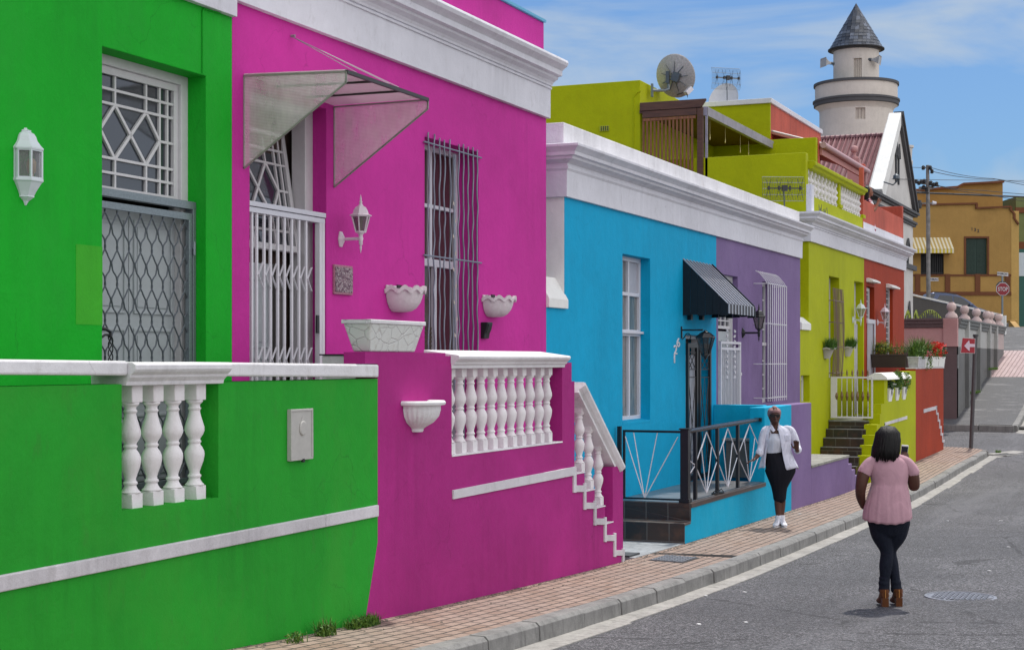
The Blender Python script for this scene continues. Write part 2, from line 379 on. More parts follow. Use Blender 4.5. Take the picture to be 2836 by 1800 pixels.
sheet('ground', [-60]+us, [-300, -120, -60, -30, -8, 0, 4, 8, 20, 60, 120, 300], lambda u, D: G(u)-.7 - (0 if abs(D) < 40 else (abs(D)-40)*.012), FIELD)
sheet('road', us, [-9, -4, -1, 1, 2, 3, 4, 4.4, 4.62, 4.80], road, ASPH)
# the cross street runs off to the left behind the red house
sheet('side_street', frange(43.6, 51.5, .6), frange(4.6, 60, 1.5), lambda u, D: G(u)-.181+max(0, D-7)*.03, ASPH)
sheet('pavement', frange(-12, 43.0, .5), [KI-.01, 5.3, 5.6, 6.02], pave, PAVER)
def corner(u0, w, up, zf, mat, name):        # rounded pavement end
    mb = MB(); R = .7; pts = []
    for i in range(11):
        a = math.pi/2*i/10; pts.append((u0+w-R+R*math.sin(a), KI-.01+R-R*math.cos(a)))
    pts = [(u0, KI-.01)]+pts+[(u0+w, 6.6), (u0, 6.6)]
    mb.prism([(a, b, zf(a, b)-.3) for a, b in pts], (0, 0, .3)); return tag(mb.build(name, mat), kind='structure')
corner(42.98, .95, 1, pave, PAVER, 'pavement')
# kerb stones and gutter
mb = MB(); rnd = random.Random(4)
def kerbrun(mb, u0, u1, Do, Di, zt, zb, ln=1.045):
    u = u0
    while u < u1-.05:
        e = min(u+ln*rnd.uniform(.93, 1.06), u1); g = .011; dz = rnd.uniform(-.006, .006); dd = rnd.uniform(-.006, .006)
        a, b = u+g, e-g
        sec = [(Do+dd, -1), (Do+dd+.012, 1), (Di, 1), (Di, -1)]
        vs = []
        for q in (a, b):
            vs += [(q, Do+dd-.012, zb(q)-.05), (q, Do+dd, zt(q)-.03+dz), (q, Do+dd+.03, zt(q)+dz), (q, Di, zt(q)+.004+dz), (q, Di, zb(q)-.05)]
        mb.add(vs, [(4,3,2,1,0), (5,6,7,8,9)]+[(i, (i+1) % 5, 5+(i+1) % 5, 5+i) for i in range(5)])
        u = e
kerbrun(mb, -10, 42.9, KO, KI, lambda u: pave(u, KI)+.003, lambda u: road(u, 4.7))
# curved end
for i in range(6):
    R = .86
    for a0, a1 in [((i+.03)/6, (i+.97)/6)]:
        vs = []
        for t in (a0, a1):
            a = t*math.pi/2
            for r in (R+.005, R, R-.16):
                pass
            ox, oy = 43.08, KO+R
            for r, z in ((R+.012, road(43, 4.7)-.05), (R, pave(43, KI)-.02), (R-.03, pave(43, KI)+.004), (R-.17, pave(43, KI)+.004), (R-.17, road(43, 4.7)-.05)):
                vs.append((ox+r*math.sin(a), oy-r*math.cos(a), z))
        mb.add(vs, [(4,3,2,1,0), (5,6,7,8,9)]+[(k, (k+1) % 5, 5+(k+1) % 5, 5+k) for k in range(5)])
mb.build('kerb', KERB, bevel=.004).__setitem__('kind', 'structure')
mb = MB(); u = -10.
while u < 43.4:
    e = u+rnd.uniform(1.6, 2.3); w = 4.64+rnd.uniform(-.025, .025)
    z = lambda q, D: road(q, D)+.006
    vs = [(u+.006, KO+.02, z(u, KO)+.01), (e-.006, KO+.02, z(e, KO)+.01), (e-.006, w, z(e, 4.62)+.004), (u+.006, w, z(u, 4.62)+.004)]
    mb.prism([(a, b, c-.2) for a, b, c in vs], (0, 0, .2)); u = e
# fan at the corner drain
p = [(43.0, 4.6), (44.9, 4.15), (45.3, 4.45), (44.2, 5.0), (43.7, 5.0)]
mb.prism([(a, b, road(a, b)-.19) for a, b in p], (0, 0, .2))
mb.build('gutter', GUTT, bevel=.004).__setitem__('kind', 'structure')
# far pavement on the rising corner: old asphalt then rose pavers
FW = 6.86
sheet('far_pavement', frange(51.2, 60.3, .6), [5.06, 5.6, 6.2, FW, 7.5, 9.5], lambda u, D: G(u)+.0, ASPH2)
sheet('far_pavement', frange(60.3, 67, .6), [5.06, 5.6, 6.2, FW, 7.5, 9.5], lambda u, D: G(u)+.004, PAVER2)
sheet('far_pavement', frange(67, 75, .6), [5.06, 5.6, 6.2, FW, 7.5, 9.5], lambda u, D: G(u)+.004, ASPH2)
mb = MB(); kerbrun(mb, 51.0, 76, 4.9, 5.07, lambda u: G(u)+.008, lambda u: G(u)-.185)
for i in range(7):   # kerb along the side street
    a = 5.0+i*1.05; zt = G(51)+.006
    mb.box(50.9, 51.2, a+.01, a+1.04, zt-.3, zt+i*.01)
mb.build('kerb', KERB, bevel=.01).__setitem__('kind', 'structure')
mb = MB(); u = 51.3
while u < 74:
    mb.prism([(u+.01, 4.92, G(u)-.37), (u+.99, 4.92, G(u+1)-.37), (u+.99, 4.5, G(u+1)-.37), (u+.01, 4.5, G(u)-.37)], (0, 0, .2)); u += 1.0
mb.prism([(50.6, 4.92, G(50.6)-.37), (51.3, 4.92, G(51.3)-.37), (51.3, 4.4, G(51.3)-.37), (50.4, 4.5, G(50.4)-.37)], (0, 0, .2))
mb.build('gutter', GUTT, bevel=.004).__setitem__('kind', 'structure')
# cobbled patch at the mouth of the side street
mb = MB(); rnd = random.Random(8)
for i in range(6):
    for j in range(9):
        u, D = 45.2+i*.36+rnd.uniform(-.05, .05)+(j % 2)*.15, 7.3+j*.34-.1+rnd.uniform(-.05, .05)
        if i == 5 and j < 3: continue
        z = G(u)-.181+max(0, D-7)*.03; r = rnd.uniform(.13, .17)
        mb.lathe([(r, -.05), (r, .02), (r*.7, .045)], (u, D, z), 7, sq=.9, a0=rnd.random())
tag(mb.build('cobble_patch', concrete('sandy_cobble', (.42, .34, .24)), bevel=.01), kind='structure')
# service trench slab and drain channel across the pavement
ua, ub = U(1727, 6)+.02, U(1893, 6)
mb = MB(); mb.prism([(17.75, 6.0, pave(17.75, 6)-.09), (19.76, 6.0, pave(19.76, 6)-.09), (19.76, 7.05, G(19.76)-.09), (17.75, 7.05, G(17.75)-.09)], (0, 0, .1))
tag(mb.build('stair_foot_slab', SLAB, bevel=.004), kind='structure')
mb = MB()
for e0, e1 in ((18.42, 18.46), (18.54, 18.57)):
    mb.prism([(e0+.2, KI, pave(18.5, KI)-.1), (e1+.2, KI, pave(18.5, KI)-.1), (e1-.1, 6.1, pave(18.5, 6)-.1), (e0-.1, 6.1, pave(18.5, 6)-.1)], (0, 0, .108))
tag(mb.build('drain_channel', plain('drain_black_iron', (.03, .03, .03), .8)), kind='structure')  # near-black strips mark the channel
def cover(name, label, cat, pts, zf, bars, mat, frame):
    t = thing(name, label, cat, (sum(p[0] for p in pts)/len(pts), sum(p[1] for p in pts)/len(pts), zf(*pts[0])))
    return t
IRON = plain('cast_iron_cover', (.24, .25, .28), .45, .5, var=.4, scale=40)
IROND = plain('cast_iron_dark', (.03, .03, .033), .7, .2)
t = thing('water_cover', 'rectangular chequered iron cover set in the brick pavement near the kerb', 'cover', (18.0, 5.6, pave(18, 5.6)))
mb = MB(); mb.prism([(17.65, 5.38, pave(17.65, 5.38)-.05), (18.33, 5.38, pave(18.33, 5.38)-.05), (18.33, 5.80, pave(18.33, 5.8)-.05), (17.65, 5.80, pave(17.65, 5.8)-.05)], (0, 0, .055)); mb.build('frame', IROND, t)
mb = MB()
for i in range(12):
    for j in range(8):
        a, b = 17.69+i*.0515, 5.405+j*.048; k = (i+j) % 2
        z = pave(a, b)+.004
        mb.box(a, a+(.044 if k else .03), b, b+(.03 if k else .042), z, z+.008)
mb.build('plate', IRON, t)
t = thing('gully_mat', 'small dark rubber mat lying at the foot of the magenta stair', 'mat', (17.35, 6.5, G(17.4)))
mb = MB(); mb.prism([(17.75, 6.06, G(17.8)+.012), (18.14, 6.06, G(18.1)+.012), (18.1, 6.55, G(18)+.012), (17.75, 6.55, G(17.7)+.012)], (0, 0, .02)); mb.build('mat', plain('dark_rubber', (.05, .055, .06), .8, bump=.5), t)
# round manhole cover
mc = at(2660, 1651, 4424*2.41/651); zc = road(mc[0], mc[1])+.004
t = thing('manhole_cover', 'round cast iron manhole cover in the asphalt right of the pink top woman', 'manhole cover', (mc[0], mc[1], zc))
mb = MB(); mb.lathe([(.36, -.01), (.36, .006), (.33, .008), (.33, .003)], (0, 0, 0), 40); mb.build('rim', IRON, t, local=True)
mb = MB()
for i in range(-6, 7):
    for j in range(-6, 7):
        if i*i+j*j < 36:
            x, y = i*.05, j*.05; k = (i+j) % 2
            mb.box(x-.02, x+.02, y-.009, y+.009, 0, .012) if k else mb.box(x-.009, x+.009, y-.02, y+.02, 0, .012)
mb.build('plate', IRON, t, local=True)
def drain(loc, label, rz):
    t = thing('storm_drain', label, 'drain', loc, rz, 'storm drains in the gutters')
    mb = MB(); mb.box(-.55, .55, -.3, .3, -.05, .012); mb.build('frame', KERB, t, local=True, bevel=.01)
    for i in range(3):
        for j in range(2): mb = MB(); mb.box(-.4+i*.28, -.22+i*.28, -.2+j*.2, -.07+j*.2, .0, .0165); mb.build('slot', IROND, t, local=True)
    mb = MB(); mb.box(-.5, .5, .1, .27, .01, .03); mb.build('lid', GUTT, t, local=True, bevel=.01)
a = at(2765, 1163, 48.5); drain((51.9, 4.62, G(51.9)-.15), 'storm drain with slotted lid below the kerb of the far corner', 0)
drain((43.95, 4.55, road(43.9, 4.6)+.012), 'storm drain with three slots at the tip of the near brick pavement', -.3)
# ------------------------------------------------------------------ shared builders
def cornice_sweep(mb, prof, u0, u1, D0, ret_back=None, m=0, ret_right=None):
    """prof: [(overhang, z)] bottom to top; runs along the street; optional return on the near end"""
    n = len(prof); rows = []
    if ret_back is not None: rows.append([(u0-o, ret_back, z) for o, z in prof])
    rows.append([((u0-o) if ret_back is not None else u0, D0-o, z) for o, z in prof])
    rows.append([((u1+o) if ret_right is not None else u1, D0-o, z) for o, z in prof])
    if ret_right is not None: rows.append([(u1+o, ret_right, z) for o, z in prof])
    vs = [p for r in rows for p in r]; fs = []
    for i in range(len(rows)-1):
        for j in range(n-1): fs.append((i*n+j, (i+1)*n+j, (i+1)*n+j+1, i*n+j+1))
    mb.add(vs, fs, m)
    # back and ends closed against the wall
    b = D0+.02; e = [(rows[0][0][0] if ret_back is None else u0-prof[0][0], b, prof[0][1])]
    for r in ([rows[-1]] if ret_right is None else []):
        mb.add(r+[(u1, b, prof[-1][1]), (u1, b, prof[0][1])], [tuple(range(n+2))], m)
    if ret_back is None:
        mb.add(rows[0]+[(u0, b, prof[-1][1]), (u0, b, prof[0][1])], [tuple(reversed(range(n+2)))], m)
    # underside
    return mb
BPROF = [(.066, 0), (.066, .001)]
def baluster_mesh(h=.78, rb=.055, rm=.066, name='baluster', mat=None):
    """turned double-vase baluster with square blocks, origin at its foot"""
    k = h/.78; mb = MB()
    mb.box(-rb, rb, -rb, rb, 0, .098*k); mb.box(-rb, rb, -rb, rb, h-.112*k, h)
    pr = [(.098,.062),(.106,.063),(.118,.05),(.14,.038),(.152,.036),(.156,.044),(.168,.046),(.174,.036),(.19,.034),(.22,.043),(.262,.058),(.30,.065),(.325,.064),(.352,.052),(.372,.038),(.38,.036),(.384,.044),(.396,.044),(.402,.036),
          (.415,.04),(.44,.056),(.465,.065),(.49,.064),(.52,.055),(.56,.043),(.592,.036),(.602,.036),(.606,.043),(.616,.043),(.622,.035),(.64,.037),(.652,.05),(.664,.056),(.668,.056)]
    mb.lathe([(r*rm/.065, z*k) for z, r in pr], n=24)
    o = mb.build(name, mat or BALW, None, smooth=True, bevel=.006, local=True); me = o.data
    md = [m for m in o.modifiers]; bpy.data.objects.remove(o); return me
def place_bal(me, parent, p, group=None):
    o = bpy.data.objects.new('baluster', me); COL.objects.link(o); o.parent = parent
    o.location = Vector(p)-parent.location
    b = o.modifiers.new('bevel', 'BEVEL'); b.width = .005; b.segments = 1; b.limit_method = 'ANGLE'; b.angle_limit = 1.0
    return o
def grid_window(parent, D, u0, u1, z0, z1, cols, rows, fw=.05, bw=.022, depth=.05, mat=None, name='window', glass=None):
    """frame with glazing bars as one sash; cols/rows = interior bar positions (absolute)"""
    mat = mat or PAINTW
    mb = MB(); mb.wall('u', u0, u1, z0, z1, D, depth, [(u0+fw, u1-fw, z0+fw, z1-fw)])
    f = mb.build(name, mat, parent, bevel=.004)
    if cols or rows:
        mb = MB()
        for q in cols: mb.box(q-bw/2, q+bw/2, D+.012, D+depth-.01, z0+fw, z1-fw)
        for q in rows: mb.box(u0+fw, u1-fw, D+.0145, D+depth-.012, q-bw/2, q+bw/2)
        mb.build('glazing_bars', mat, f, bevel=.003)
    mb = MB(); mb.box(u0+fw-.004, u1-fw+.004, D+depth-.016, D+depth-.010, z0+fw-.004, z1-fw+.004); mb.build('pane', glass or GLASS, f)
    return f
def panel_door(parent, D, u0, u1, z0, z1, rows=((.06,.3),(.34,.62),(.66,.94)), colsn=2, mat=None, name='door'):
    mat = mat or DOORW; w, h = u1-u0, z1-z0; mb = MB(); mb.box(u0, u1, D, D+.045, z0, z1)
    for r0, r1 in rows:
        for k in range(colsn):
            a, b = u0+w*(.08+k*.92/colsn), u0+w*((k+1)*.92/colsn)
            za, zb = z0+h*r0, z0+h*r1; t = .018
            for q in ((a, b, za, za+t), (a, b, zb-t, zb), (a, a+t, za+t, zb-t), (b-t, b, za+t, zb-t)): mb.box(q[0], q[1], D-.014, D+.002, q[2], q[3])
            mb.box(a+.05, b-.05, D-.009, D+.002, za+.05, zb-.05)
    return mb.build(name, mat, parent, bevel=.004)
def coach_lantern(name, label, loc, mat, gmat, arm=.17, h=.34, w=.085, rz=0, style='up', group=None, sc_=1.0):
    """six sided wall lantern on an arm; local: wall at y=0, street towards -y, origin at the wall plate"""
    t = thing(name, label, 'wall lamp', loc, rz, group)
    k = sc_
    mb = MB(); mb.lathe([(.055*k, 0), (.055*k, .012*k), (.03*k, .03*k), (.022*k, .04*k)], n=6); 
    mb.v = [(x*.8, -z, y*1.45) for x, y, z in mb.v]; mb.build('wall_plate', mat, t, local=True, bevel=.003)
    mb = MB(); mb.tube([(0, -.02*k, 0), (0, -arm*k, 0)], .014*k, 8)
    if style == 'scroll': 
        pts = [(0, -(.02+.15*math.sin(a))*k, (-.0-.07*(1-math.cos(a)))*k) for a in [i*.3 for i in range(7)]]; mb.tube(pts, .009*k, 6)
    mb.build('arm', mat, t, local=True, smooth=True)
    c = (0, -arm*k, 0)
    mb = MB(); mb.lathe([(.0015, -.13*k), (.012*k, -.075*k), (.006*k, -.068*k), (.018*k, -.05*k), (.018*k, -.02*k), (.024*k, 0), (.018*k, .02*k), (.02*k, .035*k), (.035*k, .05*k), (.037*k, .058*k)], c, 12)
    mb.build('stem', mat, t, local=True, smooth=True)
    b0, b1 = .056*k, .056*k+h*.47
    mb = MB()
    rb, rt = .045*k, w
    for i in range(6):
        a = math.pi/3*i+.26; mb.bar((c[0]+rb*math.cos(a), c[1]+rb*math.sin(a), b0), (c[0]+rt*math.cos(a), c[1]+rt*math.sin(a), b1), .01*k, .01*k)
    mb.lathe([(rt+.006, b1-.004), (rt+.006, b1+.006)], c, 6, a0=.26); mb.lathe([(rb+.004, b0-.004), (rb+.004, b0+.01)], c, 6, a0=.26)
    mb.build('cage', mat, t, local=True)
    mb = MB(); mb.lathe([(rb-.004, b0+.006), (rt-.005, b1-.003)], c, 6, a0=.26); mb.build('glass', gmat, t, local=True)
    mb = MB(); mb.lathe([(.014*k, b0), (.014*k, b0+.07*k), (.02*k, b0+.1*k), (.012*k, b0+.14*k)], c, 8); mb.build('bulb', WARM, t, local=True, smooth=True)
    mb = MB(); q = b1+.006
    mb.lathe([(rt+.022*k, q), (rt+.02*k, q+.008*k), (rt*.93, q+.016*k), (rt*.8, q+.05*k), (rt*.58, q+.078*k), (rt*.35, q+.088*k)], c, 6, a0=.26)
    mb.lathe([(rt*.34, q+.086*k), (.014*k, q+.105*k), (.012*k, q+.118*k), (.017*k, q+.124*k), (.008*k, q+.136*k), (.009*k, q+.15*k), (.0015, q+.19*k)], c, 12)
    mb.build('cap', mat, t, local=True)
    return t
LEAFS = {}
def leafmat(name, c1, c2):
    if name in LEAFS: return LEAFS[name]
    M = Mat(name); c = M.mix(M.gray(M.noise(25, 2, .5), .35, .65), c1, c2)
    M.p.inputs['Subsurface Weight'].default_value = 0
    LEAFS[name] = M.set(c, .55, spec=.3); return LEAFS[name]
GRASSM = leafmat('grass_blades', (.03, .10, .012), (.10, .20, .03)); LEAFG = leafmat('leaf_green', (.025, .085, .015), (.14, .24, .03))
LEAFY = leafmat('leaf_yellow_green', (.10, .16, .01), (.33, .38, .04)); LEAFD = leafmat('leaf_dark', (.015, .05, .012), (.04, .10, .02))
REDF = leafmat('red_petals', (.55, .01, .01), (.75, .05, .03)); PINKF = leafmat('pink_petals', (.55, .12, .12), (.7, .3, .3)); WHITEF = leafmat('white_petals', (.7, .7, .65), (.8, .8, .8))
def blades(mb, cx, cy, cz, rx, ry, n, h, spread=.5, w=.006, rnd=random, droop=.3, m=0):
    for _ in range(n):
        x, y = cx+rnd.uniform(-rx, rx), cy+rnd.uniform(-ry, ry); a = rnd.uniform(0, 6.28); l = h*rnd.uniform(.55, 1.1); sp = spread*rnd.uniform(.2, 1)
        dx, dy = math.cos(a)*sp*l, math.sin(a)*sp*l; px, py = -math.sin(a)*w, math.cos(a)*w; vs = []
        for t in (0, .4, .75, 1):
            zz = cz+l*(t-droop*t*t*sp); ww = (1-t**2)
            vs += [(x+dx*t*t-px*ww, y+dy*t*t-py*ww, zz), (x+dx*t*t+px*ww, y+dy*t*t+py*ww, zz)]
        mb.add(vs, [(0,1,3,2), (2,3,5,4), (4,5,7,6)], m)
def leafball(mb, cx, cy, cz, rx, ry, rz, n, size=.025, rnd=random, m=0, shell=.35):
    for _ in range(n):
        a, b = rnd.uniform(0, 6.28), math.acos(rnd.uniform(-1, 1)); r = rnd.uniform(shell, 1)**.6*rnd.uniform(.8, 1.08)
        p = Vector((cx+rx*r*math.sin(b)*math.cos(a), cy+ry*r*math.sin(b)*math.sin(a), cz+rz*r*math.cos(b)))
        d = Vector((rnd.gauss(0, 1), rnd.gauss(0, 1), rnd.gauss(.3, 1))).normalized(); e = d.orthogonal().normalized()
        q = Matrix.Rotation(rnd.uniform(0, 6.28), 3, d) @ e; s = size*rnd.uniform(.6, 1.3); f = d.cross(q)
        mb.add([p-q*s, p-f*s*.45, p+q*s, p+f*s*.45+d*s*.2], [(0,1,2,3)], m)
# ================================================================== GREEN HOUSE
UGP = U(643, DF)                 # party line green / magenta
UPB = U(1513, DF)                # magenta / blue
FL = 1.33                        # stoep floor level
def lattice(parent, u0, u1, z0, z1, D, tilt=0, mat=None, name='fanlight'):
    mat = mat or PAINTW
    cu, w, h = (u0+u1)/2, (u1-u0)/2, z1-z0
    def q(a, b, k=0): return (a, D+k*math.cos(tilt)+(b-z0)*math.sin(tilt), z0+(b-z0)*math.cos(tilt)-k*math.sin(tilt))
    n = (0, math.cos(tilt), -math.sin(tilt))
    mb = MB(); fw = .055
    for a, b, c, d, t in ((u0, z0+fw/2, u1, z0+fw/2, fw), (u0, z1-fw/2, u1, z1-fw/2, fw), (u0+fw/2, z0+fw, u0+fw/2, z1-fw, fw), (u1-fw/2, z0+fw, u1-fw/2, z1-fw, fw)):
        mb.bar(q(a, b, .02), q(c, d, .02), .045, t if a != c else t, up=n) if False else mb.bar(q(a, b, .02), q(c, d, .02), t, .045, up=n)
    f = mb.build(name, mat, parent, bevel=.004)
    W_, H_ = w-fw, h-2*fw; zb = z0+fw; k = W_/.53; v = lambda y: zb+H_*y/.89; mb = MB(); bt = .021
    def seg(a, b, c, d, e=0, t=bt): mb.bar(q(cu+a*k, v(b), .022+e), q(cu+c*k, v(d), .022+e), t, .03, up=n)
    for x in (.363, .462):
        for s in (-1, 1): seg(s*x, 0, s*x, .89)
    for s in (-1, 1):
        seg(s*.19, 0, s*.19, .229); seg(s*.19, .66, s*.19, .89)
        seg(s*.19, .229, 0, .445, .001, .026); seg(s*.19, .229, s*.363, .445, .001, .026); seg(s*.19, .66, 0, .445, .001, .026); seg(s*.19, .66, s*.363, .445, .001, .026)
        seg(s*.363, .445, s*.53, .445, -.002)
    for y in (.113, .229, .66, .775): seg(-.53, y, .53, y, -.0015)
    mb.build('glazing_bars', mat, f, bevel=.003)
    mb = MB(); mb.bar(q(cu, zb-.003, .03), q(cu, zb+H_+.003, .03), 2*W_+.006, .005, up=n); mb.build('pane', GLASS, f)
    return f
def house(name, label, u0, u1, holes, ztop, mat, zb=-1.2, th=.34, zroof=None, loc=None):
    t = thing(name, label, 'house', (loc or (u0+u1)/2, DF, G((u0+u1)/2)))
    mb = MB(); mb.wall('u', u0, u1, zb, ztop, DF, th, holes); mb.build('facade', mat, t, bevel=.006)
    mb = MB(); mb.box(u0+.004, u1-.004, DF+th+.35, DF+9, zb, (zroof or ztop)-.3); mb.build('house_body', mat, t)
    return t
ga, gb = U(283.5, DF), U(571, DF); gz = Z(212, gb, DF)
gh = house('green_house', 'bright green rendered house with lattice fanlight over a galvanised gate', 3.0, UGP, [(ga, gb, FL, gz)], 5.6, GREEN)
DRG = DF+.17
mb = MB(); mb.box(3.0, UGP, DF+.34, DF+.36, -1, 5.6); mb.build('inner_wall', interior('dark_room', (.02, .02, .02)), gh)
# fixed frame, fanlight
zt0 = Z(565, U(487, DRG), DRG); ztop_f = gz-.02
fr = MB(); fr.wall('u', ga-.05, gb+.05, FL, gz+.05, DRG, .12, [(ga+.05, gb-.0-.115, FL-.1, zt0), (ga+.05, gb-.115, zt0+.0, gz-.09)])
fr = MB(); fr.wall('u', ga-.02, gb+.02, FL-.02, gz+.02, DRG-.0, .12, [(ga+.03, gb-.09, FL-.5, gz-.07)]); fr.build('door_frame', PAINTW, gh, bevel=.006)
lattice(gh, ga+.03, gb-.09, zt0, gz-.07, DRG+.03)
panel_door(gh, DRG+.06, ga+.03, (ga+gb)/2-.035, FL, zt0-.05, ((.03, .27), (.31, .57), (.62, .95)), 1)
panel_door(gh, DRG+.06, (ga+gb)/2-.025, gb-.09, FL, zt0-.05, ((.03, .27), (.31, .57), (.62, .95)), 1)
# galvanised security gate
DG = DF+.11; zg1 = Z(575, U(526, DG), DG); zg2 = Z(603, U(526, DG), DG)
t = tag(MB().box(ga, gb-.004, DG-.02, DG+.05, zg1-.012, zg1+.045).box(gb-.045, gb-.004, DG-.02, DG+.05, FL, zg1-.012).build('gate_frame', GALV, gh, bevel=.003))
gate = MB().box(ga+.01, gb-.055, DG-.018, DG+.018, zg2-.02, zg2+.03).box(gb-.095, gb-.055, DG-.018, DG+.018, FL+.03, zg2-.02).box(ga+.01, ga+.05, DG-.018, DG+.018, FL+.03, zg2-.02).box(ga+.05, gb-.095, DG-.018, DG+.018, FL+.03, FL+.07).build('security_gate', GALV, gh, bevel=.003)
def wavy(mb, u, z0, z1, D, sgn, A=.0345, per=.2655, r=.006, zref=None, ph=0):
    pts = []; z = z0; st = per/16
    while z < z1+st*.5:
        p = 2*math.pi*((zref or z1)-z)/per; w = math.cos(p)-.03*math.cos(3*p)+.10*math.sin(4*p)
        pts.append((u+sgn*A*w/1.0, D, min(z, z1))); z += st
    mb.tube(pts, r, 6)
mb = MB(); u = ga+.02+.035; k = 0; us_ = []
u_peaks = U(291, DG)
first = u_peaks-.07*round((u_peaks-(ga+.05))/.07)
u = first; i = round((u_peaks-first)/.07)
j = 0
while u < gb-.1:
    pass
    sg = 1 if (j-i) % 2 == 0 else -1
    wavy(mb, u+.035, FL+.07, zg2-.02, DG+(.004 if sg > 0 else -.004), -sg, zref=zg2-.02)
    u += .07; j += 1
mb.build('wavy_bars', DARKST, gate, smooth=True)
mb = MB(); mb.box(gb-.06, gb-.02, DG-.03, DG-.015, Z(690, gb, DG), Z(670, gb, DG)); mb.tube([(gb-.048, DG-.032, Z(708, gb, DG)), (gb-.048, DG-.032, Z(672, gb, DG))], .011, 8); mb.build('hinge', GALV, gate)
hu = U(303, DG-.05); mb = MB(); hz = Z(920, hu, DG)
for kx in range(3):
    mb.tube([(hu+.016*math.cos(kx*2.1+z*36), DG-.06+.016*math.sin(kx*2.1+z*36), hz-.03-z) for z in [i*.011 for i in range(22)]], .0045, 6)
mb.tube([(hu-.09, DG-.03, hz+.03), (hu-.05, DG-.06, hz+.02), (hu, DG-.06, hz), (hu, DG-.06, hz-.04)], .012, 8)
mb.tube([(hu-.09, DG-.03, hz-.05), (hu-.05, DG-.05, hz-.02), (hu-.02, DG-.06, hz-.02)], .009, 8)
mb.build('door_handle', BLACK, gate, smooth=True)
# parapet band
mb = MB(); zfb = Z(49, UGP, DF)
gp = [(.0, zfb), (.05, zfb), (.052, zfb+.34), (.07, zfb+.345), (.07, zfb+.37), (.1, zfb+.38), (.16, zfb+.47), (.16, zfb+.5), (.25, zfb+.6), (.25, zfb+.66), (0, zfb+.7)]
cornice_sweep(mb, gp, 3.0, UGP-.002, DF); mb.build('cornice', WHITE, gh, bevel=.004)
mb = MB(); mb.box(3., UGP, DF+.0, DF+.35, 5.6, zfb+.9); mb.build('parapet', GREEN, gh)
# conduit, touched-up paint patch
mb = MB(); cu_ = U(562, DF-.01)
mb.tube([(cu_, DF-.008, Z(205, cu_, DF)), (cu_, DF-.008, Z(30, cu_, DF)), (cu_+.02, DF-.01, Z(24, cu_, DF)), (U(608, DF), DF-.01, Z(38, U(608, DF), DF))], .0055, 6); mb.build('conduit', GREEN, gh)
mb = MB(); pu = U(210, DF); mb.box(pu, ga-.002, DF-.0025, DF, Z(898, pu, DF), Z(676, pu, DF)); mb.build('paint_patch', GREENPATCH, gh, label='yellowish touched up paint patch beside the gate')
# ------------------------------------------------------------------ green stoep wall
zt_ = lambda u: 2.308-.0085*(u-7.2); zbt = lambda u: 2.222-.0125*(u-7.2)
PB = U(1046, D0); zj = Z(1500, U(1043, D0), D0); uB, zB = U(1010, D0), Z(1725, U(1010, D0), D0)
ul = PB+(uB-PB)*(zj+.9)/(zj-zB); TG = .2
oa, ob = U(337, D0), U(605, D0); osl = (Z(1412, oa, D0)+Z(1379, ob, D0))/2
gw = thing('stoep_wall', 'green plastered stoep wall with white coping and an opening of four balusters', 'wall', (9, D0+.1, G(9)))
mb = MB(); mb.wall('u', 3.0, PB, zj, 2.16, D0, TG, [(oa, ob, osl, 3)])
mb.prism([(3.0, D0, zj), (PB, D0, zj), (ul, D0, -.9), (3.0, D0, -.9)], (0, TG, 0)); mb.build('wall', GREENLOW, gw, merge=False)
mb = MB(); e0, e1 = U(344, D0), U(614, D0)
for a, b in ((3.0, e0), (e1, U(1050, D0-.03))): mb.prism([(a, D0-.03, zbt(a)), (b, D0-.03, zbt(b)), (b, D0-.03, zt_(b)), (a, D0-.03, zt_(a))], (0, TG+.06, 0))
mb.build('coping', WCAP, gw, bevel=.014)
mb = MB(); z = 2.15
pr = [(.0, z), (.015, z), (.02, z+.025), (.045, z+.05), (.05, z+.065), (.075, z+.085), (.085, z+.1), (.085, z+.128), (.06, z+.142), (-.25, z+.145), (-.25, z)]
mb.prism([(e0-.0, D0-o, zz) for o, zz in pr], (e1-e0+.0, 0, 0)); mb.build('coping', WCAP, gw, bevel=.004)
mb = MB(); mb.prism([(3., D0-.024, 1.022), (3., D0-.024, 1.113), (U(1043, D0), D0-.024, 1.153), (U(1043, D0), D0-.024, 1.06)], (0, .03, 0)); mb.build('trim_band', TRIMW, gw, bevel=.008)
bm_g = baluster_mesh(2.152-osl+.01)
for xr in (396, 454, 512, 571): place_bal(bm_g, gw, (U(xr, D0+.03)-.055, D0+.085, osl-.008))
mb = MB(); mb.box(3., PB+.2, D0+TG-.01, DF+.3, -.9, FL); mb.build('stoep_floor', SLAB, gw)
# meter box
a, b = U(811.5, D0-.05), U(872.5, D0-.05); z0, z1 = Z(1277, a, D0-.05), Z(1134, a, D0-.05)
mt = thing('meter_box', 'pale grey plastic meter box with round window on the green stoep wall', 'meter box', ((a+b)/2, D0, z0))
BOXM = plain('beige_grey_plastic', (.46, .45, .42), .45, var=.1)
mb = MB(); mb.box(a, b, D0-.03, D0, z0, z1).box(a, b, D0-.036, D0-.03, z0, z0+.015).box(a, b, D0-.036, D0-.03, z1-.015, z1).box(a, a+.015, D0-.036, D0-.03, z0+.015, z1-.015).box(b-.015, b, D0-.036, D0-.03, z0+.015, z1-.015); mb.build('box', BOXM, mt, bevel=.004)
cuu, czz = (a+b)/2+.01, z1-.14
mb = MB(); mb.lathe([(.047, 0), (.047, .008), (.04, .012)], n=24); mb.v = [(cuu+x, D0-.03-z, czz+y*1.15) for x, y, z in mb.v]; mb.prism([(cuu-.03, D0-.03, czz+.04), (cuu, D0-.03, czz+.085), (cuu+.03, D0-.03, czz+.04)], (0, -.006, 0)); mb.build('round_window', BOXM, mt, bevel=.002)
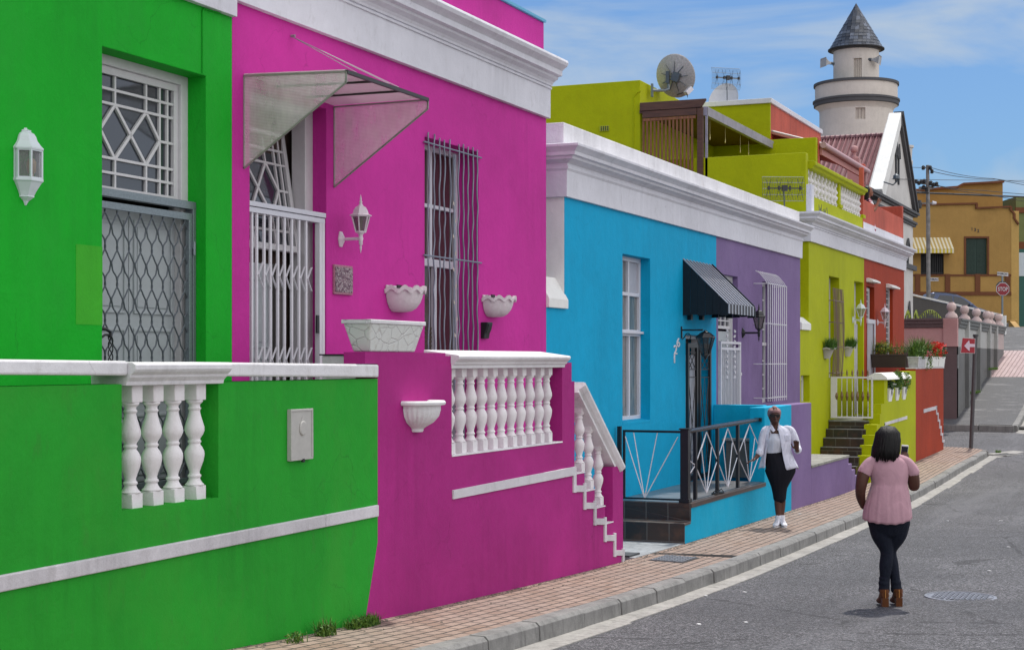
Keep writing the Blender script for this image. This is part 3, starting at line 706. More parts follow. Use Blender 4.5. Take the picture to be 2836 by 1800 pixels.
mb = MB(); mb.lathe([(.014, 0), (.014, .02)], n=10); mb.v = [(cuu+x, D0-.025-z, z0-.004+y) for x, y, z in mb.v]; mb.build('lock', IROND, mt)
# white outdoor half lantern on the green wall
lu = U(97, DF-.08); zl = lambda y: Z(y, lu, DF-.08)
t = thing('wall_lantern', 'white half lantern with glass sides on the green wall left of the gate', 'wall lamp', (lu, DF, zl(460)))
kk = dep(lu, DF)/4424
def halfprism(mb, pr):   # pr: [(half width, z)], half hexagon plan
    sh = [(-1, 0), (-1, -.22), (-.5, -.86), (.5, -.86), (1, -.22), (1, 0)]
    vs = []
    for w, z in pr:
        for x, y in sh: vs.append((lu+x*w, DF+y*w, z))
    n = len(sh); fs = [(i*n+j, i*n+(j+1) % n, (i+1)*n+(j+1) % n, (i+1)*n+j) for i in range(len(pr)-1) for j in range(n)]
    fs += [tuple(reversed(range(n))), tuple((len(pr)-1)*n+j for j in range(n))]
    return mb.add(vs, fs)
w_ = .118
mb = MB(); halfprism(mb, [(w_*1.0, zl(416)), (w_*1.02, zl(411)), (w_*.9, zl(405)), (w_*.68, zl(390)), (w_*.6, zl(378)), (w_*.5, zl(370)), (w_*.36, zl(366)), (w_*.32, zl(364)), (w_*.34, zl(360)), (w_*.12, zl(357)), (w_*.1, zl(353))]); mb.build('cap', LAMPW, t, bevel=.003)
mb = MB(); halfprism(mb, [(w_*.06, zl(568)), (w_*.2, zl(556)), (w_*.42, zl(548)), (w_*.52, zl(545)), (w_*.48, zl(542)), (w_*.6, zl(530)), (w_*.85, zl(510)), (w_*.9, zl(506)), (w_*1.0, zl(502)), (w_*1.0, zl(496))]); mb.build('base', LAMPW, t, bevel=.003)
mb = MB()
for x, y in ((-1, -.06), (-.98, -.24), (-.5, -.86), (.5, -.86), (.98, -.24), (1, -.06)): mb.bar((lu+x*w_*.9, DF+y*w_*.9, zl(496)), (lu+x*w_*.9, DF+y*w_*.9, zl(416)), .013, .013)
for zz in (496, 418):
    for (x, y), (x2, y2) in (((-1, -.22), (-.5, -.86)), ((-.5, -.86), (.5, -.86)), ((.5, -.86), (1, -.22))): mb.bar((lu+x*w_*.9, DF+y*w_*.9, zl(zz)+.004), (lu+x2*w_*.9, DF+y2*w_*.9, zl(zz)+.004), .012, .014)
mb.build('cage', LAMPW, t)
mb = MB(); halfprism(mb, [(w_*.86, zl(495)), (w_*.86, zl(417))]); mb.build('glass', LGLASS, t)
mb = MB(); mb.lathe([(.016, zl(494)), (.016, zl(482)), (.03, zl(475)), (.033, zl(450)), (.02, zl(440))], (lu, DF-.05, 0), 12); mb.build('bulb', WARM, t, smooth=True)
# ================================================================== MAGENTA HOUSE
pa, pb = U(692, DF), U(904, DF); pz = Z(302, pb, DF)
wa, wb = U(1176.5, DF), U(1325.5, DF); wz = (Z(383, wa, DF)+Z(420, wb, DF))/2; wz0 = 1.42
ph = house('magenta_house', 'vivid magenta house with white cornice, plastic door canopy and wavy window bars', UGP, UPB, [(pa, pb, FL, pz), (wa, wb, wz0, wz)], 5.5, PINK)
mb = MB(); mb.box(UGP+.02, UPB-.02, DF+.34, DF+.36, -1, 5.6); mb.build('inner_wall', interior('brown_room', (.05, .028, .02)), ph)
DP = DD(866, pb); print('pink reveal', DP-DF, 'green', DRG-DF, 'ga,gb', ga, gb, gz, 'pa,pb', pa, pb, pz, 'win', wa, wb, wz, 'UGP', UGP, UPB)
zpt = Z(700, U(835, DP), DP)      # foot of the tilted fanlight
fr = MB(); fr.wall('u', pa-.02, pb+.02, FL-.02, pz+.02, DP, .14, [(pa+.02, pb-.13, FL-.5, pz-.07)]); fr.build('door_frame', PAINTW, ph, bevel=.006)
tl = math.atan2(DD(792, U(835, DP))-DP, 1.02); print('tilt', math.degrees(tl))
lattice(ph, pa+.02, pb-.15, zpt, zpt+1.08, DP+.04, tilt=min(max(tl, .1), .45))
mb = MB(); mb.box(pa, pb-.1, DP+.30, DP+.315, zpt, pz); mb.build('inner_lining', plain('ochre_lining', (.20, .13, .045), .8), ph)
mid = U(752, DP+.1)
panel_door(ph, DP+.09, pa+.02, mid, FL, zpt-.12, ((.04, .27), (.30, .56), (.6, .93)), 1)
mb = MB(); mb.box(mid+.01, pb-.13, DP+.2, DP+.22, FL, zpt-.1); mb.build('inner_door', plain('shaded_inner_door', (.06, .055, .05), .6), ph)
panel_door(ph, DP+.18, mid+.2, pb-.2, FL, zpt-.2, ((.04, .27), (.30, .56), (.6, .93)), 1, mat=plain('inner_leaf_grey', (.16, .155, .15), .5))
# sliding trellis gate
DT = DP-.11; zh1, zh0 = Z(597, U(889, DT), DT), Z(619, U(889, DT), DT)
tg = MB().box(pa, pb-.005, DT-.03, DT+.05, zh0+.05, zh1+.02).box(pa, pb-.005, DT-.02, DT+.04, zh0, zh0+.044).build('trellis_gate', UPVC, ph, bevel=.003)
u889 = U(889, DT)
mb = MB(); mb.box(pb-.1, pb-.055, DT-.02, DT+.03, FL, zh0).box(pb-.05, pb-.008, DT-.02, DT+.04, FL, zh0)
for xx in (697, 710.5, 731, 748.5, 769, 787.5, 807.5, 827.5, 847): 
    q = U(xx, DT); mb.box(q-.013, q+.013, DT-.01, DT+.01, FL, zh0)
mb.build('upright', METW, tg, bevel=.003)
for zc_ in (Z(766, pa+.5, DT), Z(996, pa+.5, DT)):
    mb = MB()
    for xx in (710.5, 731, 748.5, 769, 787.5, 807.5, 827.5, 847):
        q = U(xx, DT)
        for sgn in (-1, 1): mb.bar((q+.004, DT-.014, zc_), (q+.075, DT-.014, zc_+sgn*.105), .004, .016, up=(0, 1, 0))
    mb.build('brace', METW, tg)
mb = MB(); q = U(873, DT); mb.box(q-.02, q+.018, DT-.034, DT-.015, Z(923, q, DT), Z(873, q, DT)); mb.build('lock', BLACK, tg, bevel=.004)
# window with frames
DW = DD(1268, wb); print('win reveal', DW-DF)
wf = MB(); um = U(1195, DW)
wt = Z(572, (wa+wb)/2, DW); wm = Z(728, (wa+wb)/2, DW)
wf.wall('u', wa-.02, wb+.02, wz0-.02, wz+.02, DW, .07, [(wa+.04, um-.03, wm+.04, wt-.02), (um+.02, wb-.05, wm+.04, wt-.02), (wa+.04, um-.03, wt+.02, wz-.05), (um+.02, wb-.05, wt+.02, wz-.05), (wa+.04, um+.07, wz0+.06, wm-.04), (um+.13, wb-.05, wz0+.06, wm-.04)])
wfo = wf.build('window', UPVC, ph, bevel=.005)
mb = MB(); mb.box(wa, wb, DW+.04, DW+.045, wz0, wz); mb.build('pane', Mat('brown_reflecting_glass').set((.055, .033, .026), .12, spec=.7), wfo)
mb = MB()
for i in range(26): z = wz0+.08+i*.045; mb.box(wa+.03, um+.1, DW+.032, DW+.039, z, z+.03)
mb.build('blind', plain('brown_blind', (.06, .04, .025), .8), wfo)
# wavy bars in front of the window
mb = MB(); bars = [205, 240, 278, 308, 345, 400, 432, 462, 492, 522]; rb_ = random.Random(3); DB = DF-.02
zr1, zr2 = (Z(396, wa, DB)+Z(436, wb, DB))/2, (Z(709, wa, DB)+Z(727, wb, DB))/2
for x in bars:
    q = U(1100+x/2.35, DB); z = wz0-.1; pts = []; sg = rb_.choice((-1, 1))
    while z < wz+.04:
        pts.append((q+sg*rb_.uniform(.004, .02), DB, z)); sg = -sg if rb_.random() < .75 else sg; z += rb_.uniform(.12, .22)
    pts.append((q, DB, wz+.05))
    # smooth
    sm = []
    for i in range(len(pts)-1):
        p0, p1, p2, p3 = [Vector(pts[max(0, min(len(pts)-1, j))]) for j in (i-1, i, i+1, i+2)]
        for t in (0, .33, .66): sm.append(.5*((2*p1)+(-p0+p2)*t+(2*p0-5*p1+4*p2-p3)*t*t+(-p0+3*p1-3*p2+p3)*t**3))
    mb.tube(sm, .0085, 7)
qv = U(1256, DB)
for ph_ in (0, math.pi):
    mb.tube([(qv+.05*math.sin(z*3.1+ph_)*(.6+.4*math.sin(z*1.3)), DB-.01, z) for z in [wz0-.08+i*.05 for i in range(int((wz-wz0+.05)/.05))]], .0075, 7)
gr_ = mb.build('window_grille', GRILLE, ph, smooth=True)
for zz_ in (zr1, zr2): MB().tube([(wa-.06, DB, zz_), (wb+.03, DB, zz_)], .009, 8).build('grille_rail', GRILLE, gr_, smooth=True)
LEAFM = plain('cream_metal_leaves', (.55, .46, .38), .5)
for i in range(15):
    mb = MB(); z = wz0+.1+i*.17; sd_ = 1 if i % 2 else -1; p = Vector((qv+.05*math.sin(z*3.1)*(.6+.4*math.sin(z*1.3))+sd_*.012, DB-.018, z))
    d = Vector((sd_*.5, 0, 1)).normalized(); e = Vector((1, 0, -.4*sd_)).normalized()
    mb.add([p, p+d*.03+e*.014, p+d*.062, p+d*.03-e*.014], [(0,1,2,3)]); mb.build('metal_leaf', LEAFM, gr_)

# cornice
zc0 = Z(327, U(1519, DF-.05), DF-.05); print('pink cornice', zc0, Z(8, UGP, DF-.05))
zq = lambda x, y, o: Z(y, U(x, DF-o), DF-o)
prof = [(0, zc0), (.055, zc0), (.057, zc0+.34), (.075, zc0+.343), (.075, zc0+.362), (.062, zc0+.364), (.062, zc0+.375), (.078, zc0+.378), (.082, zc0+.40), (.10, zc0+.425), (.15, zc0+.455), (.155, zc0+.48), (.205, zc0+.49), (.205, zc0+.55), (.235, zc0+.575), (.27, zc0+.60), (.285, zc0+.635), (.275, zc0+.665), (.0, zc0+.70)]
mb = MB(); cornice_sweep(mb, prof, UGP, UPB, DF); mb.build('cornice', WHITE, ph, bevel=.003)
mb = MB(); mb.box(UGP, UPB, DF+.03, DF+.32, 5.5, 6.32); mb.build('parapet', PINK, ph, bevel=.01)
mb = MB(); mb.box(UGP, UPB, DF-.0, DF+.35, 6.32, 6.35); mb.build('parapet_capping', plain('light_blue_flashing', (.12, .42, .62), .6), ph)
# flat roof edge: the band's pale crack and hairlines come from the plaster
# ------------------------------------------------------------------ canopy over the magenta door
u1, u2 = U(674.6, DF), U(924.5, DF); f1, f2 = DD(959, u1), DD(1185, u2); print('canopy', u1, u2, f1, f2)
DFc = (f1+f2)/2
POLY = Mat('twinwall_polycarbonate'); lines = POLY.n('ShaderNodeTexWave'); lines.wave_type = 'BANDS'; lines.bands_direction = 'Z'; lines.inputs['Scale'].default_value = 26
POLY.l(POLY.co, lines.inputs['Vector'])
cc = POLY.mix(1., (.86, .80, .77), POLY.gray(lines.outputs['Fac'], 0, 1, .82, 1.1), 'MULTIPLY'); cc = POLY.mix(POLY.gray(POLY.noise(5, 6, .7), .5, .7, 0, .35), cc, (.55, .50, .42))
POLY.set(cc, .22, spec=.6); al = POLY.gray(POLY.noise(2.4, 5, .6, vec=POLY.map((1, 3, 1))), .35, .7, .28, .50); POLY.l(al, POLY.p.inputs['Alpha']); POLY.bump(lines.outputs['Fac'], .3, .004)
CANF = plain('aluminium_grey_edge', (.30, .30, .26), .45, .3, var=.2)
cn = thing('door_canopy', 'clear plastic awning with triangular side panels over the magenta door', 'awning', ((u1+u2)/2, DF, pz))
def side(u, ys, front):
    wt_, wbm, ft, fb = Z(ys[0], u, DF), Z(ys[1], u, DF), Z(ys[2], u, front), Z(ys[3], u, front)
    return [(u, DF-.002, wt_), (u, DF-.002, wbm), (u, front, fb), (u, front, ft)]
pl, pr_ = side(u1, (211, 467, 199, 229), f1), side(u2, (297, 519, 277, 302), f2)
for k, p in enumerate((pl, pr_)):
    mb = MB(); mb.prism(p, (.006, 0, 0)); q = mb.build('side_panel', POLY.m, cn)
    mb = MB()
    for i in range(4): mb.bar(p[i], p[(i+1) % 4], .013, .013)
    mb.build('panel_edge', CANF, q)
top = [pl[0], pl[3], pr_[3], pr_[0]]
n_ = (Vector(top[1])-Vector(top[0])).cross(Vector(top[3])-Vector(top[0])).normalized()*.006
mb = MB(); mb.prism([Vector(q)+Vector((0, 0, .012)) for q in top], (0, 0, .006)); q = mb.build('roof_sheet', Mat('milky_roof_sheet').set((.86, .80, .80), .25, spec=.5, alpha=.62), cn)
mb = MB(); mb.bar(top[1], top[2], .025, .03)
for k in (.33, .67):
    a = Vector(top[0]).lerp(Vector(top[3]), k); b = Vector(top[1]).lerp(Vector(top[2]), k); mb.bar(a, b, .012, .018)
mb.build('roof_frame', plain('dark_canopy_frame', (.035, .03, .03), .5), cn)
an = P(806, 101, DF); mb = MB()
for k in (.12, .5, .62): mb.tube([an, tuple(Vector(top[1]).lerp(Vector(top[2]), k)+Vector((0, 0, .02)))], .0035, 6)
mb.tube([(an[0], DF+.02, an[2]), (an[0], DF-.04, an[2])], .012, 8); mb.build('stay_rod', plain('stay_rod_grey', (.30, .22, .28), .6), cn, smooth=True)
# lantern, plaque, planters, box
ll = P(942, 663, DF); 
coach_lantern('wall_lantern', 'cream pink coach lantern on an arm left of the magenta window', ll, LAMPP, LGLASS2, arm=.21, h=.30, w=.082, sc_=1.0)
a, b = U(921, DF), U(971, DF); z0, z1 = Z(818, b, DF), Z(738, b, DF)
t = thing('wall_plaque', 'small mosaic name plaque with relief pattern beside the magenta door', 'plaque', ((a+b)/2, DF, z0))
M = Mat('pebble_mosaic'); vo = M.n('ShaderNodeTexVoronoi'); vo.inputs['Scale'].default_value = 55; M.l(M.map((1, 1, .8)), vo.inputs['Vector'])
c = M.mix(M.gray(vo.outputs['Distance'], .15, .55), (.55, .50, .50), (.10, .04, .07)); c = M.mix(M.gray(M.noise(45, 4, .7), .45, .6, 0, .8), c, (.35, .25, .27)); M.bump(vo.outputs['Distance'], .8, .01); MOS = M.set(c, .6)
mb = MB(); mb.box(a, b, DF-.022, DF, z0, z1); mb.build('plaque', plain('plaque_edge_rose', (.42, .18, .25), .6, var=.5, scale=80), t, bevel=.004)
mb = MB(); mb.box(a+.008, b-.008, DF-.028, DF-.02, z0+.02, z1-.02); mb.build('relief', MOS, t)
def shell_pot(label, xl, xr, yt, yb, group='scalloped half pots on the magenta wall'):
    R_, cu2 = solveR(xl, xr, DF); R_ /= 1.06; zt2, zb2 = Z(yt+9, cu2, DF), Z(yb, cu2, DF-.1); H = zt2-zb2
    t = thing('wall_planter', label, 'planter', (cu2, DF, zb2), 0, group); mb = MB(); n = 40; rows = []
    prof = [(.34, 0), (.5, .03), (.68, .16), (.82, .38), (.9, .62), (.93, .82)]
    for r, z in prof: rows.append([(cu2+R_*r*math.cos(a), DF-.005-R_*1.0*r*math.sin(a)*(1+.012*math.cos(a*24)), zb2+H*z) for a in [math.pi*j/n for j in range(n+1)]])
    for r, z, amp in ((1.03, .82, .09), (1.06, 1.0, .09), (.94, 1.0, .09), (.86, .82, .05)):
        rows.append([(cu2+R_*r*math.cos(a), DF-.005-R_*r*math.sin(a), zb2+H*(z+amp*math.cos(a*13))) for a in [math.pi*j/n for j in range(n+1)]])
    rows.append([(cu2+R_*.3*math.cos(a), DF-.005-R_*.3*math.sin(a), zb2+H*.7) for a in [math.pi*j/n for j in range(n+1)]])
    vs = [p for r in rows for p in r]; k = n+1
    mb.add(vs, [(i*k+j, i*k+j+1, (i+1)*k+j+1, (i+1)*k+j) for i in range(len(rows)-1) for j in range(n)]+[tuple(range(n, -1, -1))])
    mb.build('pot', POTM, t, smooth=True)
    mb = MB(); mb.box(cu2-R_*.95, cu2+R_*.95, DF-.02, DF, zt2-.06, zt2+.02); mb.build('back_plate', POTM, t, bevel=.008)
    mb = MB(); mb.box(cu2-R_*.2, cu2+R_*.1, DF-.035, DF-.018, zt2+.0, zt2+.03); mb.build('hook', IROND, t)
POTM = plaster('pot_white', (.66, .60, .62), var=.15, grain=.15, dirt=(.40, .33, .35))
shell_pot('scalloped half pot on the magenta wall left of the wavy window bars', 1063, 1180, 789, 864)
shell_pot('scalloped half pot on the magenta wall right of the wavy window bars', 1332, 1430, 815, 878)
a = U(1331, DF); b = a+.14; z0, z1 = Z(938, b, DF), Z(893, b, DF)
t = thing('wall_box', 'small black plastic box with a curved face under the right half pot', 'wall box', ((a+b)/2, DF, z0))
mb = MB(); mb.prism([(a, DF, z0), (a, DF-.04, z0+.0), (a, DF-.05, z0+.06), (a, DF-.07, z0+.10), (a, DF-.085, z1), (a, DF, z1)], (b-a, 0, 0)); mb.build('box', BLACK, t, bevel=.008)
mb = MB(); mb.prism([(a+.02, DF-.052, z0+.05), (a+.02, DF-.074, z0+.10), (a+.02, DF-.09, z1-.02), (a+.02, DF-.05, z1-.02)], (b-a-.04, 0, 0)); mb.build('cover', BLACK, t, bevel=.004)
# ------------------------------------------------------------------ magenta stoep wall with balustrade and stair side
pw = thing('stoep_wall', 'magenta stoep wall with white balustrade and stepped stair side', 'wall', (14, D0+.1, G(14)))
pa2, pb2 = U(1251, D0), U(1557, D0); ps = (Z(1266, pa2, D0)+Z(1218, pb2, D0))/2; pe = U(1591, D0); UE = U(1725.5, D0); TP = .2
st = [(1619, 1309), (1647, 1356), (1675, 1402), (1697, 1446)]
mb = MB(); mb.wall('u', PB, pe, zj, 2.28, D0, TP, [(pa2, pb2, ps-.012, 3), (U(1583, D0), pe, Z(1056, pe, D0), 3)])
mb.box(U(1009, D0)+.02, U(1235, D0), D0+.004, D0+TP-.004, 2.28, 2.372).box(U(1235, D0), pa2, D0+.004, D0+TP-.004, 2.28, 2.345)
mb.box(pb2, U(1583, D0), D0, D0+TP, 2.28, 2.285)
mb.prism([(PB, D0, zj), (pe, D0, zj), (pe, D0, -.9), (ul, D0, -.9)], (0, TP, 0))
up_, k = pe, 0
for x, y in st: mb.box(up_, U(x, D0), D0, D0+TP, -.9, Z(y, U(x, D0), D0)); up_ = U(x, D0)
zpost = Z(1288, UE, D0); mb.box(up_, UE, D0, D0+TP, -.9, zpost)
mb.build('wall', PINKLOW, pw, merge=False)
mb = MB(); mb.box(pa2, pb2-.0, D0-.008, D0+TP, ps-.012, ps+.002)
up_ = pe
for x, y in st: mb.box(up_, U(x, D0)+.008, D0-.008, D0+TP, Z(y, U(x, D0), D0)+.0, Z(y, U(x, D0), D0)+.012); up_ = U(x, D0)
mb.build('sill', WCAP, pw, bevel=.003)
bmp = baluster_mesh(2.27-ps, rb=.05, rm=.06)
for xr in (1262, 1293, 1323, 1351.5, 1379, 1406.5, 1433, 1458.3, 1483.4, 1508.4, 1530.3): place_bal(bmp, pw, (U(xr, D0+.05)-.05, D0+.10, ps))
z = 2.205+.03
pr = [(.0, z), (.012, z), (.016, z+.03), (.035, z+.038), (.04, z+.055), (.075, z+.085), (.08, z+.105), (.07, z+.118), (-.27, z+.165), (-.27, z)]
mb = MB(); ce = U(1580, D0-.07); mb.prism([(pa2-.01, D0-o, zz) for o, zz in pr], (ce-pa2, 0, 0)); mb.build('handrail_coping', WCAP, pw, bevel=.005)
mb = MB(); T_ = D0-.016
def fline(x0, y0a, y0b, x1, y1a, y1b, k=0):
    a, b = U(x0, D0), U(x1, D0); q = T_-k*.0012
    mb.prism([(a, q, Z(y0b, a, D0)), (b, q, Z(y1b, b, D0)), (b, q, Z(y1a, b, D0)), (a, q, Z(y0a, a, D0))], (0, .02, 0))
R1 = lambda x, y: (1200+x/2.183, 900+y/2.183)
fline(1252, 1357, 1382, 1593, 1291, 1315)
def zz(x0, x1, ya, yb, k): 
    p, q = R1(x0, ya), R1(x1, yb); fline(p[0], p[1], q[1], q[0], p[1]-.0, q[1], k)
for i, (xa, xb, yt2, yb2) in enumerate(((842, 858, 903, 1012), (905, 918, 955, 1115), (967, 980, 1060, 1210), (1029, 1041, 1160, 1310), (1087, 1099, 1255, 1400), (1138, 1150, 1350, 1432))): zz(xa, xb, yt2, yb2, 1)
for i, (xa, xb, yt2, yb2) in enumerate(((858, 905, 968, 1008), (918, 967, 1072, 1110), (980, 1029, 1168, 1206), (1041, 1087, 1268, 1304), (1099, 1138, 1360, 1392))): zz(xa-1, xb+1, yt2, yb2, 2)
mb.build('zigzag_trim', TRIMW, pw, bevel=.003, merge=False)
# raking handrail and its three balusters
r0, r1 = P(1584, 1066, D0+.1), P(1697, 1296, D0+.1); a, b = Vector(r0), Vector(r1)
mb = MB(); pf = [(-.10, -.10), (-.09, -.06), (-.12, -.04), (-.15, .0), (-.15, .03), (-.12, .04), (.12, .04), (.12, -.10)]
d = (b-a).normalized(); upv = Vector((1, 0, 0)).cross(d); nrm = Vector((-d.z, 0, d.x)).normalized()
if nrm.z < 0: nrm = -nrm
mb.prism([a+Vector((0, p, 0))+nrm*q for p, q in pf], b-a); mb.build('raking_handrail', WCAP, pw, bevel=.004)
for i, (x, y) in enumerate(((1604, 1309), (1629, 1356), (1656, 1402))):
    q = U(x, D0+.1); zb_ = Z(y, q, D0)+.01; k = (q-a.x)/(b.x-a.x); h = (a.z+(b.z-a.z)*k)-.03-zb_-.02
    me = baluster_mesh(.74 if i else .74, rb=.05, rm=.06); o = place_bal(me, pw, (q, D0+.1, zb_)); 
    mb = MB(); top_ = zb_+.74
    if h > .74: mb.prism([(q-.05, D0+.05, top_-.01), (q+.05, D0+.05, top_-.01), (q+.05, D0+.05, zb_+h-.06), (q-.05, D0+.05, zb_+h+.06)], (0, .1, 0)); mb.build('baluster_block', BALW, pw)
# stoep floor and steps behind the wall
mb = MB(); mb.box(PB+.2, pe-.05, D0+TP-.01, DF+.02, -.9, FL)
up_ = pe-.05
for i in range(5): mb.box(up_, up_+.3, D0+TP-.01, DF, -.9, FL-.2*(i+1)); up_ += .3
mb.build('stoep_floor', SLAB, pw)
# block between the two stoeps
mb = MB(); a, b = U(921, 6.5), U(1012, 6.5); mb.box(a, b, D0+.22, 6.6, FL, Z(985, b, 6.2)); mb.build('dividing_pier', WCAP, pw, bevel=.01)
mb = MB(); mb.box(a-.01, b, D0+.21, 6.62, Z(985, b, 6.2), Z(981, b, 6.2)); mb.build('pier_capping', IROND, pw)
# trough on the pillar
ta, tb = U(1027, D0-.04), U(1175, D0-.04); zt2, zb2 = 2.38+.25, 2.375
t = thing('stone_trough', 'tapering white concrete trough with crazy paving relief on the magenta pillar', 'planter', ((ta+tb)/2, D0+.1, zb2))
M = Mat('white_painted_crazy_relief'); vo = M.n('ShaderNodeTexVoronoi', feature='DISTANCE_TO_EDGE'); vo.inputs['Scale'].default_value = 7.5; M.l(M.map((1, 1.2, 1.5)), vo.inputs['Vector'])
dst = M.gray(vo.outputs['Distance'], .0, .055); c = M.mix(dst, (.61, .62, .60), (.64, .66, .63)); c = M.mix(M.gray(M.noise(20, 6, .75), .55, .75, 0, .7), c, (.42, .36, .30)); M.bump(dst, .6, .012); TRO = M.set(c, .6)
bd = DD(953, ta)+.0; dpt = min(max(bd-(D0-.04), .25), .5)
mb = MB(); o1, o2 = .0, .035; A = (ta, tb, D0-.04, D0-.04+dpt); k = .075
B = (A[0]+k, A[1]-k, A[2]+.05, A[3]-.05)
vs = [(B[0],B[2],zb2),(B[1],B[2],zb2),(B[1],B[3],zb2),(B[0],B[3],zb2),(A[0],A[2],zt2-.03),(A[1],A[2],zt2-.03),(A[1],A[3],zt2-.03),(A[0],A[3],zt2-.03)]
mb.add(vs, [(0,3,2,1),(4,5,6,7),(0,1,5,4),(1,2,6,5),(2,3,7,6),(3,0,4,7)]); mb.build('trough', TRO, t, bevel=.012)
mb = MB(); e = .012; w2 = .04; z3, z4 = zt2-.032, zt2
for x0, x1, y0, y1 in ((A[0]-e, A[1]+e, A[2]-e, A[2]+w2), (A[0]-e, A[1]+e, A[3]-w2, A[3]+e), (A[0]-e, A[0]+w2, A[2]+w2, A[3]-w2), (A[1]-w2, A[1]+e, A[2]+w2, A[3]-w2)): mb.box(x0, x1, y0, y1, z3, z4)
mb.build('rim', WCAP, t, bevel=.006)
# half round urn on the magenta wall
xl, xr, yt, yb = 1109, 1234, 1105, 1196
R_, cu2 = solveR(xl, xr, D0, .9); R_ /= 1.03; z1, z0 = Z(yt+4, cu2, D0-.1), Z(yb, cu2, D0-.08); H = z1-z0
t = thing('wall_urn', 'white fluted half urn on the magenta stoep wall', 'planter', (cu2, D0, z0))
mb = MB(); n = 48; rows = []
for r, z, fl in ((.24, 0, 0), (.27, .05, 0), (.27, .1, 0), (.36, .16, 0), (.6, .3, 1), (.78, .5, 1), (.84, .7, 1), (.86, .84, 0), (1.0, .86, 0), (1.03, .9, 0), (1.03, .95, 0), (.98, 1., 0), (.82, .98, 0), (.75, .8, 0), (.2, .7, 0)):
    rows.append([(cu2+R_*r*math.cos(a)*(1+fl*.02*math.cos(a*30)), D0-.003-R_*.9*r*math.sin(a)*(1+fl*.03*math.cos(a*30)), z0+H*z) for a in [math.pi*j/n for j in range(n+1)]])
k = n+1; mb.add([p for r in rows for p in r], [(i*k+j, i*k+j+1, (i+1)*k+j+1, (i+1)*k+j) for i in range(len(rows)-1) for j in range(n)]+[tuple(range(n, -1, -1))]); mb.build('urn', WCAP, t, smooth=True)
# weeds at the foot
rw = random.Random(5)
for cx, cy, n, h, lab in ((U(895, 5.9), 5.88, 120, .15, 'tuft of green weeds against the green wall'), (U(1003, 5.9), 5.9, 200, .12, 'clump of weeds where the green and magenta walls meet'), (U(800, 5.9), 5.85, 40, .09, 'sparse small weeds at the foot of the green wall')):
    mb = MB(); blades(mb, cx, cy, G(cx)-.01, .10 if n < 200 else .22, .05, n, h, .8, .004, rw, .2); leafball(mb, cx, cy, G(cx)+.03, .12 if n < 200 else .26, .06, .05, n*2, .014, rw)
    tag(mb.build('weed', LEAFG, None, merge=False), lab, 'weed', 'weeds at the foot of the walls')
mb = MB(); 
for i in range(900):
    u = rw.uniform(8.7, 30)**1.0; D = 5.985-abs(rw.gauss(0, .05 if rw.random() < .8 else .3)); r = rw.choice((.006, .008, .012))*rw.uniform(.5, 1.4); mb.lathe([(r, 0), (r*.5, r*.6)], (u, D, pave(u, D)), 4)
tag(mb.build('grit', FIELD, None), kind='stuff'); bpy.context.scene.objects['grit']['label'] = 'loose grit along the foot of the walls'
# ================================================================== BLUE AND PURPLE HOUSES
UB = U(1564, DF); UBP = U(1984, DF); UPL = U(2216, DF)
SF = Z(1335, U(1900, DF), DF)         # landing level; purple stoep the same
SF = .457
ba, bb = U(1724.5, DF), U(1801, DF); bz1, bz0 = (Z(705, ba, DF)+Z(716, bb, DF))/2, (Z(1172, ba, DF)+Z(1161, bb, DF))/2
da, db = U(1899, DF), U(1963, DF); dz = Z(927, da, DF)
zcb = Z(543, U(1566, DF-.05), DF-.05); print('blue cornice', zcb, Z(706, U(2220, DF-.05), DF-.05), 'UB', UB, UBP, UPL, 'door', da, db, dz)
blue = house('blue_house', 'bright blue house with tall white window, black metal awning and number 126', UPB+.0, UBP, [(ba, bb, bz0, bz1), (da, db, SF, dz), (UPB-.1, UB, Z(850, 17.9, DF), 9)], zcb+.3, BLUE, zroof=5.0)
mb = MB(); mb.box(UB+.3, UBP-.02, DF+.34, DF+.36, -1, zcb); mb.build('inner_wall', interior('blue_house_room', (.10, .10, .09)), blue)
# window
DWb = DD(1774, bb); print('blue reveal', DWb-DF)
uc = U(1742, DWb); t1, t2 = Z(815, uc, DWb), Z(921, uc, DWb)
mb = MB(); mb.wall('u', ba-.02, bb+.02, bz0-.02, bz1+.02, DWb, .07, [(ba+.03, uc-.03, t1+.025, bz1-.06), (uc+.02, bb-.05, t1+.025, bz1-.06), (ba+.03, uc-.03, t2+.04, t1-.025), (uc+.02, bb-.05, t2+.04, t1-.025), (ba+.03, uc, bz0+.07, t2-.05), (uc+.05, bb-.05, bz0+.07, t2-.05)])
w_o = mb.build('window', UPVC, blue, bevel=.006)
mb = MB(); mb.box(ba, bb, DWb-.05, DWb, t2-.015, t2+.02); mb.build('transom_sill', UPVC, w_o, bevel=.004)
GB = Mat('grey_curtained_glass'); c = GB.mix(GB.gray(GB.noise(5, 3, .6, vec=GB.map((5, 1, .5))), .35, .65), (.10, .115, .12), (.24, .26, .26)); GB = GB.set(c, .1, spec=.7)
mb = MB(); mb.box(ba, bb, DWb+.04, DWb+.045, bz0, bz1); mb.build('pane', GB, w_o)
mb = MB(); mb.box(uc+.03, bb-.06, DWb+.034, DWb+.039, t1+.03, bz1-.065); mb.build('frosted_pane', plain('frosted_light_pane', (.42, .42, .47), .35, var=.1), w_o)
# sloping sill
mb = MB(); mb.prism([(ba, DF-.004, bz0-.03), (ba, DF-.004, bz0+.0), (ba, DWb, bz0+.02), (ba, DWb, bz0-.03)], (bb-ba, 0, 0)); mb.build('sill', BLUE, blue)
